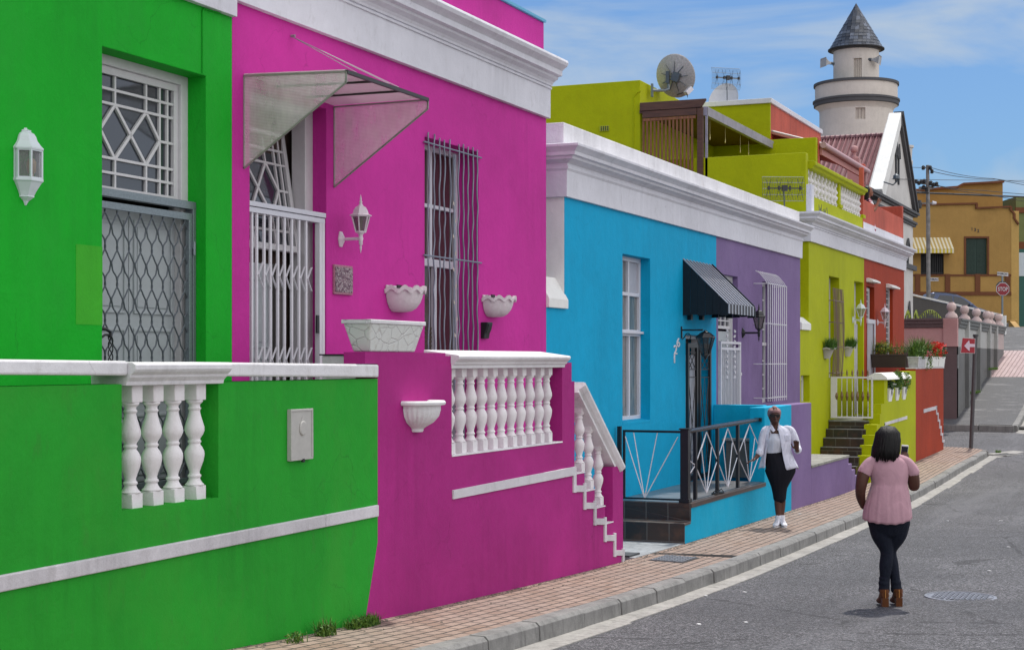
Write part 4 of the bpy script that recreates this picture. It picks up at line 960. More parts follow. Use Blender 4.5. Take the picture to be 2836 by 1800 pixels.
# door behind a black grille gate
DDb = DD(1934, db)
mb = MB(); mb.wall('u', da-.02, db+.02, SF-.02, dz+.02, DDb+.0, .1, [(da+.05, db-.06, SF-.3, dz-.05)]); mb.build('door_frame', PAINTW, blue)
panel_door(blue, DDb+.04, da+.05, db-.06, SF, dz-.3, ((.03, .2), (.23, .42), (.45, .64), (.67, .95)), 2, mat=plain('white_metal_door', (.55, .55, .60), .4))
gt = Z(950, da, DF); dg = DF-.02
mb = MB()
um2 = U(1935, dg)
for a, b in ((da, um2-.08), (um2+.0, db+.02)):
    mb.wall('u', a, b, SF+.02, gt, dg-.02, .04, [(a+.07, b-.07, SF+.09, gt-.07)])
g_ = mb.build('security_gate', BLACK, blue, bevel=.003)
mb = MB()
for a, b in ((da+.07, um2-.15), (um2+.07, db-.05)):
    zs = [SF+.09, SF+.62, SF+.68, SF+1.25, SF+1.31, gt-.12]
    zs2 = [SF+.12, Z(1085, a, DF)+.0, Z(1080, a, DF), Z(1040, a, DF), Z(1032, a, DF), Z(980, a, DF)]
    for z0, z1 in ((SF+.09, Z(1045, a, dg)), (Z(1023, a, dg), Z(975, a, dg))):
        mb.tube([(a, dg, z0), (b, dg, z0)], .007, 6); mb.tube([(a, dg, z1), (b, dg, z1)], .007, 6)
        mb.tube([(a+.02, dg, z0), (b-.02, dg, z1)], .006, 6); mb.tube([(a+.02, dg, z1), (b-.02, dg, z0)], .006, 6)
        mb.tube([(a+.02, dg, z0), (a+.02, dg, z1)], .006, 6); mb.tube([(b-.02, dg, z0), (b-.02, dg, z1)], .006, 6); m_ = (z0+z1)/2
        mb.tube([((a+b)/2, dg, z0), (a+.03, dg, m_), ((a+b)/2, dg, z1), (b-.03, dg, m_), ((a+b)/2, dg, z0)], .006, 6)
mb.build('grille_bars', BLACK, g_, smooth=True)
mb = MB(); mb.box(da-.05, db-.3, DF-.01, DF+.2, dz-.12, dz-.02); 
# cornice with a return on the near end
o_ = .28
k = lambda y, x, o: Z(y, UB-o, DF-o)
prof = [(0, zcb), (.045, zcb), (.05, k(470, 0, .05)-.01), (.07, k(466, 0, .05)), (.07, k(460, 0, .05)), (.06, k(459, 0, .05)), (.06, k(452, 0, .06)), (.10, k(447, 0, .06)), (.16, k(441, 0, .1)), (.17, k(430, 0, .2)), (.21, k(428, 0, .2)), (.215, k(418, 0, .22)), (.25, k(409, 0, .25)), (.28, k(402, 0, .28)), (.28, k(395, 0, .28)), (.25, k(393, 0, .28)), (.0, k(393, 0, .28)+.03)]
mb = MB(); cornice_sweep(mb, prof, UB, UPL-.0, DF, ret_back=DF+.5); mb.build('cornice', WHITE, blue, bevel=.003)
zpp = Z(339, U(1570, DF-.02), DF-.02); zpe = Z(584, U(2215, DF), DF); print('parapet', zpp, zpe)
mb = MB(); mb.box(UB-.0, UPL, DF-.0+.012, DF+.45, k(393, 0, .28)-.02, zpp); 
mb.build('parapet', WCAP, blue, bevel=.012)
mb = MB(); mb.box(UB-.002, UB+.2, DF+.004, DF+.6, Z(850, 18.2, DF)-.0, zcb+.1); mb.box(UB, UB+.2, DF+.005, DF+.6, zcb+.1, k(393, 0, .28))
mb.build('end_pilaster', CREAMW, blue, bevel=.008)
def wedge(par, ua, ub_, ytop, ylip, ybot, mat=CREAMW):
    z2, z1, z0 = Z(ytop, ub_, DF), Z(ylip, ua, DF), Z(ybot, ua, DF)
    mb = MB(); mb.prism([(ua, DF-.04, z0), (ua, DF-.04, z1), (ua, DF+.12, z2), (ua, DF+.5, z2+.02), (ua, DF+.5, z0)], (ub_-ua+.01, 0, 0)); mb.build('sloping_coping', mat, par, bevel=.006)
wedge(blue, UPB, UB+.015, 769, 826, 851)
# house number 126, set on a slope
for ch, x, y in (('1', 1867, 994), ('2', 1870, 970), ('6', 1877.5, 950)):
    p = P(x, y, DF); put_text('house_number', ch, .19, (p[0], DF-.004, p[2]), (1, 0, 0), (.0, 0, 1), METW, blue, th=.006, sx=1.9)
# purple half
qa, qb = U(1989, DF), U(2043.5, DF); qz = Z(767, qb, DF)
va, vb = U(2111.5, DF), U(2139, DF); vz1, vz0 = Z(779, va, DF), Z(1117, va, DF)
pur = house('purple_house', 'muted purple house half with white barred window under a white cornice', UBP, UPL, [(qa, qb, SF, qz), (va, vb, vz0, vz1)], zcb+.3, PURPLE, zroof=5.0)
mb = MB(); mb.box(UBP+.02, UPL-.02, DF+.34, DF+.36, -1, zcb); mb.build('inner_wall', interior('purple_house_room', (.05, .05, .06)), pur)
DQ = DD(2029, qb); print('purple reveal', DQ-DF, qa, qb, va, vb)
mb = MB(); mb.wall('u', qa-.02, qb+.02, SF-.02, qz+.02, DQ, .1, [(qa+.08, qb-.07, SF-.3, qz-.06)]); mb.build('door_frame', PAINTW, pur)
zf = Z(932, qb, DQ); z9 = Z(870, qb, DQ)
grid_window(pur, DQ+.02, qa+.08, qb-.07, zf+.12, qz-.06, [qa+.08+(qb-qa-.15)*i/4 for i in (1, 2, 3)], [zf+.12+(qz-zf-.18)*i/6 for i in range(1, 6)], .05, .022, name='fanlight')
panel_door(pur, DQ+.04, qa+.08, qb-.07, SF, zf+.08)
gz1 = Z(945, qa, DF); dgp = DF-.03
mb = MB(); mb.wall('u', qa-.0, qb+.03, SF+.04, gz1, dgp-.02, .035, [(qa+.05, qb-.02, SF+.09, SF+.36), (qa+.05, qb-.02, SF+.41, gz1-.14), (qa+.05, qb-.02, gz1-.1, gz1-.04)]); g_ = mb.build('security_gate', METW, pur, bevel=.003)
mb = MB()
for i in range(12): q = qa+.1+(qb-qa-.16)*i/11; mb.box(q-.008, q+.008, dgp-.008, dgp+.008, SF+.09, gz1-.12)
mb.build('gate_bars', METW, g_)
for q in (qa+.38, qa+.85):
    mb = MB()
    for i in range(10):
        z = Z(1048, q, dgp)+i*.085; s = 1 if i % 2 else -1
        mb.tube([(q+s*.07*math.sin(t*.9)*(1-t/8), dgp-.015, z+.03*math.cos(t*.9)+t*.01) for t in range(6)], .011, 5)
    mb.build('leaf_ornament', METW, g_)
for z in (SF+.3, SF+1.6):
    mb = MB(); mb.box(qb+.02, qb+.08, dgp-.02, DF, z, z+.05); mb.build('hinge', METW, g_)
# purple sash window with white bars
DV = DF+.13
mt_ = Z(952, va, DV)
f1_ = grid_window(pur, DV, va-.01, vb+.04, vz0, vz1, [va+.22], [mt_+(vz1-mt_)*i/4.2 for i in (1, 2, 3)]+[vz0+(mt_-vz0)*i/4.2 for i in (1, 2, 3)], .07, .026)
mb = MB(); mb.box(va, vb+.03, DV-.02, DV+.01, mt_-.03, mt_+.03); mb.build('meeting_rail', PAINTW, f1_)
mb = MB(); ga_, off = U(2110, DF), .0
DG2 = DD(2127, va+.02); print('grille off', DF-DG2); DG2 = DF-.25; gl, gr2 = U(2127, DG2), U(2178, DG2)
g0, g1 = Z(1112, gl, DG2), Z(787, gl, DG2)
n = 10
for i in range(n):
    q = gl+(gr2-gl)*i/(n-1)
    mb.tube([(q, DG2, g0), (q, DG2, g1), (q, DG2+.05, g1+.08), (q, DF-.10, g1+.2), (q, DF-.03, g1+.24)] if True else [], .0085, 6)
g3 = mb.build('window_grille', METW, pur, smooth=True)
for z in (g0+.06, Z(1008, gl, DG2), Z(896, gl, DG2), Z(785, gl, DG2)):
    mb = MB(); mb.tube([(gl-.02, DF+.0, z), (gl-.02, DG2-.002, z), (gr2+.02, DG2-.002, z), (gr2+.02, DF, z)], .0085, 6); mb.build('grille_rail', METW, g3, smooth=True)
# black corrugated awning
u1, u2 = U(1891, DF), U(1971.5, DF); fD = DD(2015.5, u1); zt, zb, zl_ = Z(719, u1, DF), Z(873, u1, DF), Z(843, u1, fD); zbf = Z(872, u1, fD); print('awning', u1, u2, DF-fD, zt, zb, zl_, zbf)
AWB = plain('black_awning_metal', (.012, .013, .017), .35, .3, var=.2); 
aw = thing('metal_awning', 'black ribbed metal awning with side panels over the blue house door', 'awning', ((u1+u2)/2, DF, zb))
mb = MB(); zb = (zb+zbf)/2
for u in (u1, u2-.01): 
    m2 = MB(); n = 6
    for i in range(n):
        d0, d1 = DF-(DF-fD)*i/n, DF-(DF-fD)*(i+1)/n
        za, zb2 = zt+(zl_-zt)*i/n, zt+(zl_-zt)*(i+1)/n; w = .004 if i % 2 else 0
        m2.prism([(u+w, d0, zb+.01*math.sin(i*2.1)), (u+w, d1+.004, zb+.01*math.sin(i*2.1)), (u+w, d1+.004, zb2-.004), (u+w, d0, za-.004)], (.008, 0, 0))
    m2.build('side_panel', AWB, aw)
mb = MB(); n = 9; fl = (u2-u1)/n; vs = []; pr = []
AWR = plain('awning_ribs_grey', (.36, .36, .40), .3, .3)
for i in range(n):
    a = u1+i*fl
    for (x0, x1, dz, m) in ((a, a+fl*.45, .018, 1), (a+fl*.45, a+fl, 0, 0)):
        mb.prism([(x0, DF, zt+dz), (x1, DF, zt+dz), (x1, fD, zl_+dz), (x0, fD, zl_+dz)], (0, 0, -.012), m)
        mb.prism([(x0, fD-dz, zl_+dz), (x1, fD-dz, zl_+dz), (x1, fD-dz, zbf+.02), (x0, fD-dz, zbf+.02)], (0, .012, 0), m if False else (1 if m else 0))
mb.build('ribbed_roof', [AWB, AWR], aw, merge=False)
mb = MB(); mb.bar((u2, DF, zt+.01), (u2, fD, zl_+.01), .03, .03); mb.bar((u2, fD, zl_), (u2, fD, zbf), .03, .03); mb.build('edge_trim', AWB, aw)
for x in (1914, 1946):
    mb = MB(); q = U(x-2, DF-.05); mb.box(q, q+.1, DF-.06, DF-.002, Z(886, q, DF), zb+.05); mb.build('bracket', BLACK, aw)
# lamps
coach_lantern('wall_lantern', 'black coach lantern on a curved foot on the purple wall beside its door', P(2056, 922, DF), BLACK, LGLASS2, arm=.24, h=.42, w=.11, sc_=1.2)
p = P(1886, 905, DF); lt = thing('hanging_lantern', 'black hanging lantern on a scrolled bracket by the number 126', 'wall lamp', (p[0], DF, p[2]))
uu, za = p[0], Z(914, p[0], DF-.2)
mb = MB(); mb.box(uu-.015, uu+.015, DF-.02, DF, Z(937, uu, DF), Z(904, uu, DF)); mb.bar((uu, DF, za), (uu, DF-.34, za), .02, .025)
mb.tube([(uu, DF-.02, za-.14)]+[(uu, DF-.06-.045*(1-math.cos(t)), za-.10+.05*math.sin(t)) for t in [i*.5 for i in range(10)]], .008, 6); mb.build('bracket', BLACK, lt)
c = (uu, DF-.38, 0); zT = Z(914, uu, DF-.38)
mb = MB(); mb.lathe([(.155, zT-.115), (.15, zT-.10), (.09, zT-.05), (.03, zT-.02), (.015, zT+.0)], c, 6); mb.build('cap', BLACK, lt)
mb = MB()
for i in range(6):
    a = math.pi/3*i; mb.bar((c[0]+.065*math.cos(a), c[1]+.065*math.sin(a), zT-.36), (c[0]+.14*math.cos(a), c[1]+.14*math.sin(a), zT-.11), .014, .014)
mb.lathe([(.012, zT-.44), (.03, zT-.40), (.07, zT-.37), (.07, zT-.35)], c, 6); mb.build('cage', BLACK, lt)
mb = MB(); mb.lathe([(.06, zT-.35), (.132, zT-.112)], c, 6); mb.build('glass', Mat('dark_lamp_glass').set((.06, .06, .06), .12, alpha=.6), lt)
# ------------------------------------------------------------------ blue landing, steps, railing
TILE = Mat('slate_tiles'); b = TILE.n('ShaderNodeTexBrick'); b.offset = .35; TILE.l(TILE.map((1, 1, 1), (0, 0, 0)), b.inputs['Vector'])
vo = TILE.n('ShaderNodeSeparateXYZ'); TILE.l(TILE.co, vo.inputs[0]); cb = TILE.n('ShaderNodeCombineXYZ'); TILE.l(vo.outputs['Y'], cb.inputs['X']); 
zz_ = TILE.n('ShaderNodeMath', operation='ADD'); TILE.l(vo.outputs['Z'], zz_.inputs[0]); zz_.inputs[1].default_value = .02; TILE.l(zz_.outputs[0], cb.inputs['Y']); TILE.l(cb.outputs[0], b.inputs['Vector'])
b.inputs['Brick Width'].default_value = .3; b.inputs['Row Height'].default_value = .24; b.inputs['Mortar Size'].default_value = .006; b.inputs['Scale'].default_value = 1
b.inputs['Color1'].default_value = (.022, .018, .017, 1); b.inputs['Color2'].default_value = (.05, .026, .017, 1); b.inputs['Mortar'].default_value = (.12, .11, .10, 1)
c = TILE.mix(TILE.gray(TILE.noise(4, 6, .7), .5, .7, 0, .8), b.outputs[0], (.10, .045, .025)); SLATE = TILE.set(c, .32, spec=.6)
TOPT = Mat('worn_slate_top'); b = TOPT.n('ShaderNodeTexBrick'); b.offset = 0; TOPT.l(TOPT.co, b.inputs['Vector']); b.inputs['Brick Width'].default_value = .33; b.inputs['Row Height'].default_value = .33; b.inputs['Mortar Size'].default_value = .006; b.inputs['Scale'].default_value = 1
b.inputs['Color1'].default_value = (.10, .105, .115, 1); b.inputs['Color2'].default_value = (.17, .17, .175, 1); b.inputs['Mortar'].default_value = (.25, .25, .25, 1)
c = TOPT.mix(TOPT.gray(TOPT.noise(3, 6, .7), .4, .7, 0, .7), b.outputs[0], (.26, .26, .27)); TOPT = TOPT.set(c, .3, spec=.6)
us1, us0, ue = U(1911, D0), U(1893.5, D0), U(2118, D0)
zl1 = .457; zl0 = .217
bs = thing('landing', 'blue painted landing with dark slate steps in front of the blue house', 'landing', ((us0+ue)/2, 6.5, G(21)))
mb = MB(); mb.box(us1+.02, ue, D0, DF-.003, -.7, zl1-.065); mb.box(us0+.02, us1+.02, D0, DF-.003, -.7, zl0-.03); mb.build('base', BLUELOW, bs, merge=False)
mb = MB(); mb.box(us1, ue, D0-.02, DF-.004, zl1-.065, zl1-.004); mb.box(us1, us1+.019, D0-.012, DF-.004, zl0, zl1-.065); mb.box(us0-.0, us1, D0-.012, DF-.004, zl0-.03, zl0); mb.box(us0, us0+.019, D0-.012, DF-.004, -.4, zl0-.03); 
mb.build('step_tiles', SLATE, bs, bevel=.006)
mb = MB(); mb.box(us1+.05, ue, D0+.05, DF-.004, zl1-.005, zl1); mb.build('paving', TOPT, bs)
rl = thing('railing', 'black steel railing with white diamond rods round the blue landing', 'railing', (us1+.1, D0+.08, zl1))
ur, Dr = us1+.09, D0+.09; zr = Z(1190, ur, Dr)
def R8(x, y): return (1650+x/2.779, 1100+y/2.779)
mb = MB(); mb.box(ur-.055, ur+.055, Dr-.055, Dr+.055, zl1, zr); mb.box(ur-.07, ur+.07, Dr-.07, Dr+.07, zr, zr+.02).box(ur-.07, ur+.07, Dr-.07, Dr+.07, zl1, zl1+.05); mb.build('corner_post', BLACK, rl, bevel=.004)
mb = MB(); q = DF-.06; mb.box(ur-.025, ur+.025, q-.025, q+.025, zl1, Z(1180, ur, q)); mb.build('post', BLACK, rl)
e = DF-.14; z1 = Z(1193, ur, e); z0 = zl1+.03
mb = MB(); mb.box(ur-.015, ur+.015, Dr+.055, e, z1-.015, z1+.015).box(ur-.015, ur+.015, Dr+.055, e, z0-.012, z0+.012).box(ur-.015, ur+.015, e, e+.03, z0-.012, z1+.015); mb.build('panel_frame', BLACK, rl)
mid_ = DD(1650+375/2.779, ur)
for x in (120, 290, 475, 632):
    mb = MB(); D = min(DD(1650+x/2.779, ur), e); zt_2 = Z(1100+(300 if x in (120,) else 265 if x < 600 else 305)/2.779, ur, D); mb.tube([(ur, mid_, z0), (ur, D, zt_2)], .0075, 6); mb.build('rod', METW, rl, smooth=True)
Dr2 = Dr; z_h = lambda u: zr-.02+(u-ur)*0
uend = U(2107, Dr2)
mb = MB(); mb.tube([(ur, Dr2, Z(1195, ur, Dr2)), (uend, Dr2, Z(1161, uend, Dr2))], .032, 10); mb.build('handrail', plain('black_tube_rail', (.02, .02, .023), .25, .4), rl, smooth=True)
mb = MB(); mb.box(uend-.18, uend+.1, Dr2-.05, Dr2+.05, Z(1166, uend, Dr2), Z(1156, uend, Dr2)); mb.build('rail_bracket', BLACK, rl)
ph_ = lambda u: Z(1195, ur, Dr2)+(Z(1161, uend, Dr2)-Z(1195, ur, Dr2))*(u-ur)/(uend-ur)
for x in (1925.5, 1986.5, 2043):
    q = U(x, Dr2); mb = MB(); mb.box(q-.035, q+.035, Dr2-.02, Dr2+.02, zl1, ph_(q)-.02); mb.build('post', BLACK, rl)
pz = [ur+.04]+[U(x, Dr2) for x in (1925.5, 1986.5, 2043)]+[uend+.0]
for k in range(4):
    a, b = pz[k], pz[k+1]; m_ = (a+b)/2; zt_3, zb_3 = ph_(m_)-.05, zl1+.04; zm = (zt_3+zb_3)/2
    mb = MB(); 
    if k == 0: P_ = [((a, ph_(a)-.35), (b, zm)), ((b, zm), (a, zl1+.3))]
    else: P_ = [((m_, zt_3), (a, zm)), ((a, zm), (m_, zb_3)), ((m_, zb_3), (b, zm)), ((b, zm), (m_, zt_3)), ((m_, zb_3), (a+(m_-a)*.55, zt_3-.22)), ((m_, zb_3), (b-(b-m_)*.55, zt_3-.22)), ((a+(m_-a)*.55, zt_3-.22), (m_, zt_3)) ]
    for (x0, y0), (x1, y1) in P_: mb.tube([(x0, Dr2, y0), (x1, Dr2, y1)], .0075, 6)
    mb.build('diamond_rods', METW, rl, smooth=True)
# stool on the landing
su = U(2050, 6.62); t = thing('concrete_stool', 'grey pedestal with slab top standing on the blue landing behind the railing', 'pedestal', (su, 6.6, zl1))
mb = MB(); mb.box(su-.2, su+.2, 6.42, 6.8, zl1+.0, zl1+.58); mb.build('body', DGREY, t, bevel=.01)
mb = MB(); mb.box(su-.25, su+.25, 6.37, 6.85, zl1+.58, zl1+.62); mb.build('top', SLAB, t, bevel=.01)
# slippers on the landing edge
t = thing('sandals', 'pair of dark sandals left on the landing under the railing', 'sandals', (U(1975, 6.1), 6.1, zl1)); 
for dx, dy, rz in ((0, 0, 0), (.2, -.02, .4)):
    mb = MB(); cu2 = t.location.x+dx
    mb.prism([(cu2+.12*math.cos(a)*1.0, 6.07+dy+.045*math.sin(a), zl1+.001) for a in [i*.524 for i in range(12)]], (0, 0, .02)); mb.tube([(cu2+.02, 6.03+dy, zl1+.02), (cu2+.04, 6.07+dy, zl1+.06), (cu2+.02, 6.11+dy, zl1+.02)], .008, 5)
    mb.build('sandal', BLACK, t)
# low wall: blue pier, purple continuation and ramp wall
ua, um3, ub3 = ue, U(2192, D0), U(2247, D0); zt1 = Z(1130, ua, D0); zt3 = Z(1114, ub3, D0); Dk = DD(2075, ua); print('pier', ua, um3, ub3, Dk, zt1, zt3)
bw = thing('low_wall', 'blue low wall and pier at the far end of the landing', 'wall', ((ua+um3)/2, D0, G(24)))
mb = MB(); mb.box(ua, um3, D0, Dk, -.8, (zt1+zt3)/2); mb.box(24.85, 25.05, Dk, DF-.001, -.8, Z(1121, 24.85, 6.7)); mb.build('wall', BLUELOW, bw, bevel=.008, merge=False)
pwl = thing('low_wall', 'purple low wall stepping down beside the lime steps', 'wall', ((um3+ub3)/2, D0, G(28)))
uq = U(2350, D0); za_, zb__ = Z(1298, ub3, D0), Z(1264, uq, D0); zr1 = (za_+zb__)/2
mb = MB(); mb.box(um3, ub3, D0, Dk, -.8, (zt1+zt3)/2); mb.box(ub3, uq, D0, D0+.2, -.8, zr1)
uu = uq
for i in range(4): mb.box(uu, uu+.32, D0, D0+.2, -.8, zr1-.13*(i+1)); uu += .32
mb.build('wall', PURPLE, pwl, bevel=.008, merge=False)
mb = MB(); mb.box(ub3-.02, uq, D0-.02, DF-.01, zr1, zr1+.05); mb.build('platform_slab', concrete('mossy_slab', (.30, .30, .26)), pwl, bevel=.01)
# ================================================================== LIME AND RED HOUSES
UL = U(2240, DF); ULR = U(2393, DF); UR = U(2504, DF); print('lime', UL, ULR, UR)
def R6(x, y): return (2150+x/3.055, 500+y/3.055)
la, lb = U(2296, DF), U(2324.5, DF); lz1, lz0 = Z(764, la, DF), Z(1048, la, DF)
ma, mbb = U(2366, DF), U(2391, DF); mz = Z(778, ma, DF)
na, nb_ = U(2218.5, DF), U(2242.5, DF); nz1, nz0 = Z(1040, na, DF), Z(1114, na, DF)
zcl = Z(666.5, U(2241, DF-.05), DF-.05); print('lime cornice', zcl, Z(746, U(2507, DF-.05), DF-.05))
LF = 1.06
lime = house('lime_house', 'lime yellow house with roof terrace, white balustrade and timber screen', UPL, ULR, [(la, lb, lz0, lz1), (ma, mbb, LF, mz), (na, nb_, nz0, nz1), (UPL-.1, UL, Z(914, 31.5, DF), 12)], zcl+.3, LIME, zroof=5.2)
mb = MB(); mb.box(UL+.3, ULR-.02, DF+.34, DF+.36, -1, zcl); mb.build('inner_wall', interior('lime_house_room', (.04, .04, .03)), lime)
wedge(lime, UPL, UL+.02, 879, 895, 913)
def slimwin(par, a, b, z0, z1, D, cols, rows, **k): return grid_window(par, D, a, b, z0, z1, [a+(b-a)*q for q in cols], [z0+(z1-z0)*q for q in rows], **k)
f = slimwin(lime, la-.01, lb+.01, lz0, lz1, DF+.2, (.5,), (.15, .3, .5, .65, .8), fw=.07)
mb = MB(); rr = random.Random(9)
for i in range(10):
    q = la+.02+(lb-la-.04)*i/9; pts = [(q+(.03*math.sin(z*2.2+i) if 0 < i < 9 else 0), DF-.06-.05*math.sin(min(1, (z-lz0)/(lz1-lz0))*3.14), z) for z in [lz0+(lz1-lz0-.25)*j/14 for j in range(15)]]; mb.tube(pts, .009, 5)
BRG = plain('brown_grille_paint', (.20, .13, .10), .5); g5 = mb.build('window_grille', BRG, lime, smooth=True)
for t in (.06, .35, .62, .86): mb = MB(); z = lz0+(lz1-lz0-.25)*t; mb.tube([(la, DF+.1, z), (la, DF-.09, z), (lb+.02, DF-.09, z), (lb+.02, DF+.05, z)], .011, 6); mb.build('grille_rail', BRG, g5, smooth=True)
zt = Z(893, ma, DF+.2)
slimwin(lime, ma+.02, mbb-.02, zt+.1, mz-.03, DF+.2, (.33, .66), (.2, .4, .6, .8), fw=.08)
mb = MB(); mb.wall('u', ma-.02, mbb+.02, LF, mz+.02, DF+.18, .1, [(ma+.02, mbb-.02, LF-.2, mz-.03)]); mb.build('door_frame', PAINTW, lime)
mb = MB(); mb.box(ma+.02, mbb-.02, DF+.16, DF+.28, zt-.02, zt+.08)
for i in range(12): q = ma+.05+(mbb-ma-.1)*i/11; mb.box(q-.012, q+.012, DF+.13, DF+.15, LF, zt-.02)
mb.box(ma+.02, mbb-.02, DF+.19, DF+.2, LF, zt-.02); mb.build('trellis_gate', PAINTW, lime)
mb = MB(); mb.wall('u', na-.01, nb_+.01, nz0, nz1, DF+.13, .08, [(na+.1, nb_-.1, nz0-.1, nz1-.1)]); q = mb.build('window', PAINTW, lime)
mb = MB(); mb.box(na, nb_, DF+.16, DF+.17, nz0, nz1); mb.build('pane', plain('white_shutter', (.5, .5, .52), .5), q)
cprof = lambda z, s=1.0: [(0, z), (.05, z), (.055, z+.40*s), (.075, z+.405*s), (.075, z+.43*s), (.06, z+.435*s), (.06, z+.455*s), (.08, z+.46*s), (.10, z+.52*s), (.17, z+.57*s), (.18, z+.61*s), (.22, z+.62*s), (.225, z+.68*s), (.26, z+.72*s), (.29, z+.76*s), (.29, z+.81*s), (.0, z+.84*s)]
zl1_ = Z(584.5, UL-.28, DF-.28); s_k = (zl1_-zcl)/.81
mb = MB(); cornice_sweep(mb, cprof(zcl, s_k), UL, ULR+.001, DF, ret_back=DF+.5); mb.build('cornice', WHITE, lime)
redh = house('red_house', 'brick red house with coral upper storey and a balcony at the street corner', ULR, UR, [(U(2400, DF), U(2421.7, DF), LF, Z(790, ULR, DF)), (U(2454, DF), U(2472.5, DF), Z(985, 40, DF), Z(795, 41, DF))], zcl+.3, RED, zroof=5.2)
mb = MB(); mb.box(ULR+.02, UR-.02, DF+.34, DF+.36, -1, zcl); mb.build('inner_wall', interior('red_house_room', (.05, .04, .04)), redh)
mb = MB(); cornice_sweep(mb, cprof(zcl, s_k), ULR+.002, UR, DF, ret_right=DF+.5); mb.build('cornice', WHITE, redh)
ctop = zcl+.84*s_k
mb = MB(); mb.box(UR-.25, UR, DF+.34, DF+9, -1, ctop+.2); mb.build('side_wall', RED, redh)
zp = Z(614, ULR, DF+.02); mb = MB(); mb.box(ULR+.01, UR, DF+.01, DF+.3, ctop-.02, zp); mb.build('parapet', WHITE, redh, bevel=.01)
zc = (Z(554, ULR, DF+.03)+Z(605, UR, DF+.03))/2; mb = MB(); mb.box(ULR+.12, UR, DF+.02, DF+.2, zp, zc); mb.box(UR-.18, UR, DF+.2, DF+2.4, zp, Z(573, UR, DF+.1)); mb.box(UR-.18, UR, DF+.02, DF+.2, zc, Z(573, UR, DF+.1)); mb.build('balcony_wall', CORAL, redh, bevel=.01, merge=False)
# door and window of the red house
ra, rb2 = U(2400, DF), U(2421.7, DF); rz = Z(790, ULR, DF); zt = Z(895, ra, DF)
slimwin(redh, ra, rb2-.1, zt+.05, rz-.02, DF+.1, (.5,), (.2, .4, .6, .8), fw=.08)
mb = MB(); mb.box(ra, rb2-.1, DF+.2, DF+.28, LF, zt); mb.box(ra, rb2+.0, DF-.03, DF+.0, zt-.0, zt+.1); mb.box(rb2-.1, rb2, DF-.03, DF, LF, zt); 
for i in range(7): q = ra+.08+i*.1; mb.box(q-.01, q+.01, DF-.02, DF, LF, zt)
mb.build('trellis_gate', UPVC, redh, merge=False)
va2, vb2 = U(2454, DF), U(2472.5, DF); vz0_, vz1_ = Z(985, 40, DF), Z(795, 41, DF)
slimwin(redh, va2, vb2, vz0_, vz1_, DF+.08, (.4,), [i/12 for i in range(1, 12)], fw=.08)
def hood(a, b, zlo, zhi):
    mb = MB(); mb.prism([(a, DF, zlo), (a, DF-.16, zlo), (a, DF-.16, zlo+.04), (a, DF-.12, zlo+.06), (a, DF-.05, zhi), (a, DF, zhi)], (b-a, 0, 0)); mb.build('door_hood', CREAMW, redh, bevel=.006)
hood(U(2400, DF)-.05, U(2423, DF)-.1, Z(781, ra, DF), Z(770, ra, DF)); hood(U(2455, DF)-.08, U(2476, DF), Z(797, va2, DF), Z(786, va2, DF))
# lamps
coach_lantern('wall_lantern', 'pale coach lantern on the lime wall beside the door', P(2361, 886, DF), LAMPW, LGLASS, arm=.17, h=.40, w=.115, sc_=1.1, style='scroll')
coach_lantern('wall_lantern', 'pinkish white coach lantern on the red wall between door and window', P(2429, 893, DF), LAMPP, LGLASS, arm=.17, h=.40, w=.115, sc_=1.1, style='scroll')
# ---- lime terrace: parapet block, base, balustrade
mb = MB(); zpar = (Z(417, UL, DF+.08)+Z(439, UL, 8.7))/2; mb.box(UL, UL+.22, DF+.06, 12.2, ctop-.3, zpar); mb.build('terrace_wall', LIME, lime, bevel=.01)
zb0, zb1 = Z(541, U(2248, DF), DF+.05), Z(469, U(2250, DF), DF)
mb = MB(); mb.box(UL+.22, ULR, DF+.03, DF+.25, ctop-.02, zb0); mb.box(UL+.2, ULR, DF+.01, DF+.3, ctop-.0, ctop+.06)
mb.build('terrace_base', LIME, lime, bevel=.008)
mb = MB(); mb.box(UL+.01, UL+.22, DF-.06, DF+.06, ctop, ctop+.55); mb.build('white_block', WHITE, lime, bevel=.01)
um_ = U(2319, DF+.1); ue_ = U(2383, DF+.1)
for q in (um_, ue_): mb = MB(); mb.box(q-.09, q+.09, DF+.04, DF+.24, zb0+.08, zb1+.02); mb.box(q-.13, q+.13, DF+.0, DF+.28, zb0, zb0+.08); mb.build('terrace_post', LIME, lime, bevel=.01)
mb = MB(); 
for a, b in ((UL+.22, um_+.12), (um_+.12, ULR)):
    mb.prism([(a, DF-.02, zb1), (a, DF-.04, zb1+.05), (a, DF-.09, zb1+.07), (a, DF-.09, zb1+.13), (a, DF-.04, zb1+.16), (a, DF+.32, zb1+.16), (a, DF+.32, zb1)], (b-a-.01, 0, 0))
mb.build('terrace_handrail', LIME, lime, bevel=.006, merge=False)
me = baluster_mesh(zb1-zb0, rb=.06, rm=.085, mat=BALW)
for a, b in ((UL+.34, um_-.17), (um_+.2, ue_-.17)):
    n = 9 if a < um_ else 9
    for i in range(n): place_bal(me, lime, (a+(b-a)*i/(n-1), DF+.14, zb0))
# spikes on the cornice
mb = MB(); rr = random.Random(1)
for i in range(14): u = 32.6+i*.06; mb.tube([(u, DF-.02+rr.uniform(-.04, .04), ctop), (u+rr.uniform(-.03, .03), DF-.02, ctop+rr.uniform(.1, .25))], .006, 4)
tag(mb.build('bird_spike', DARKST, lime))
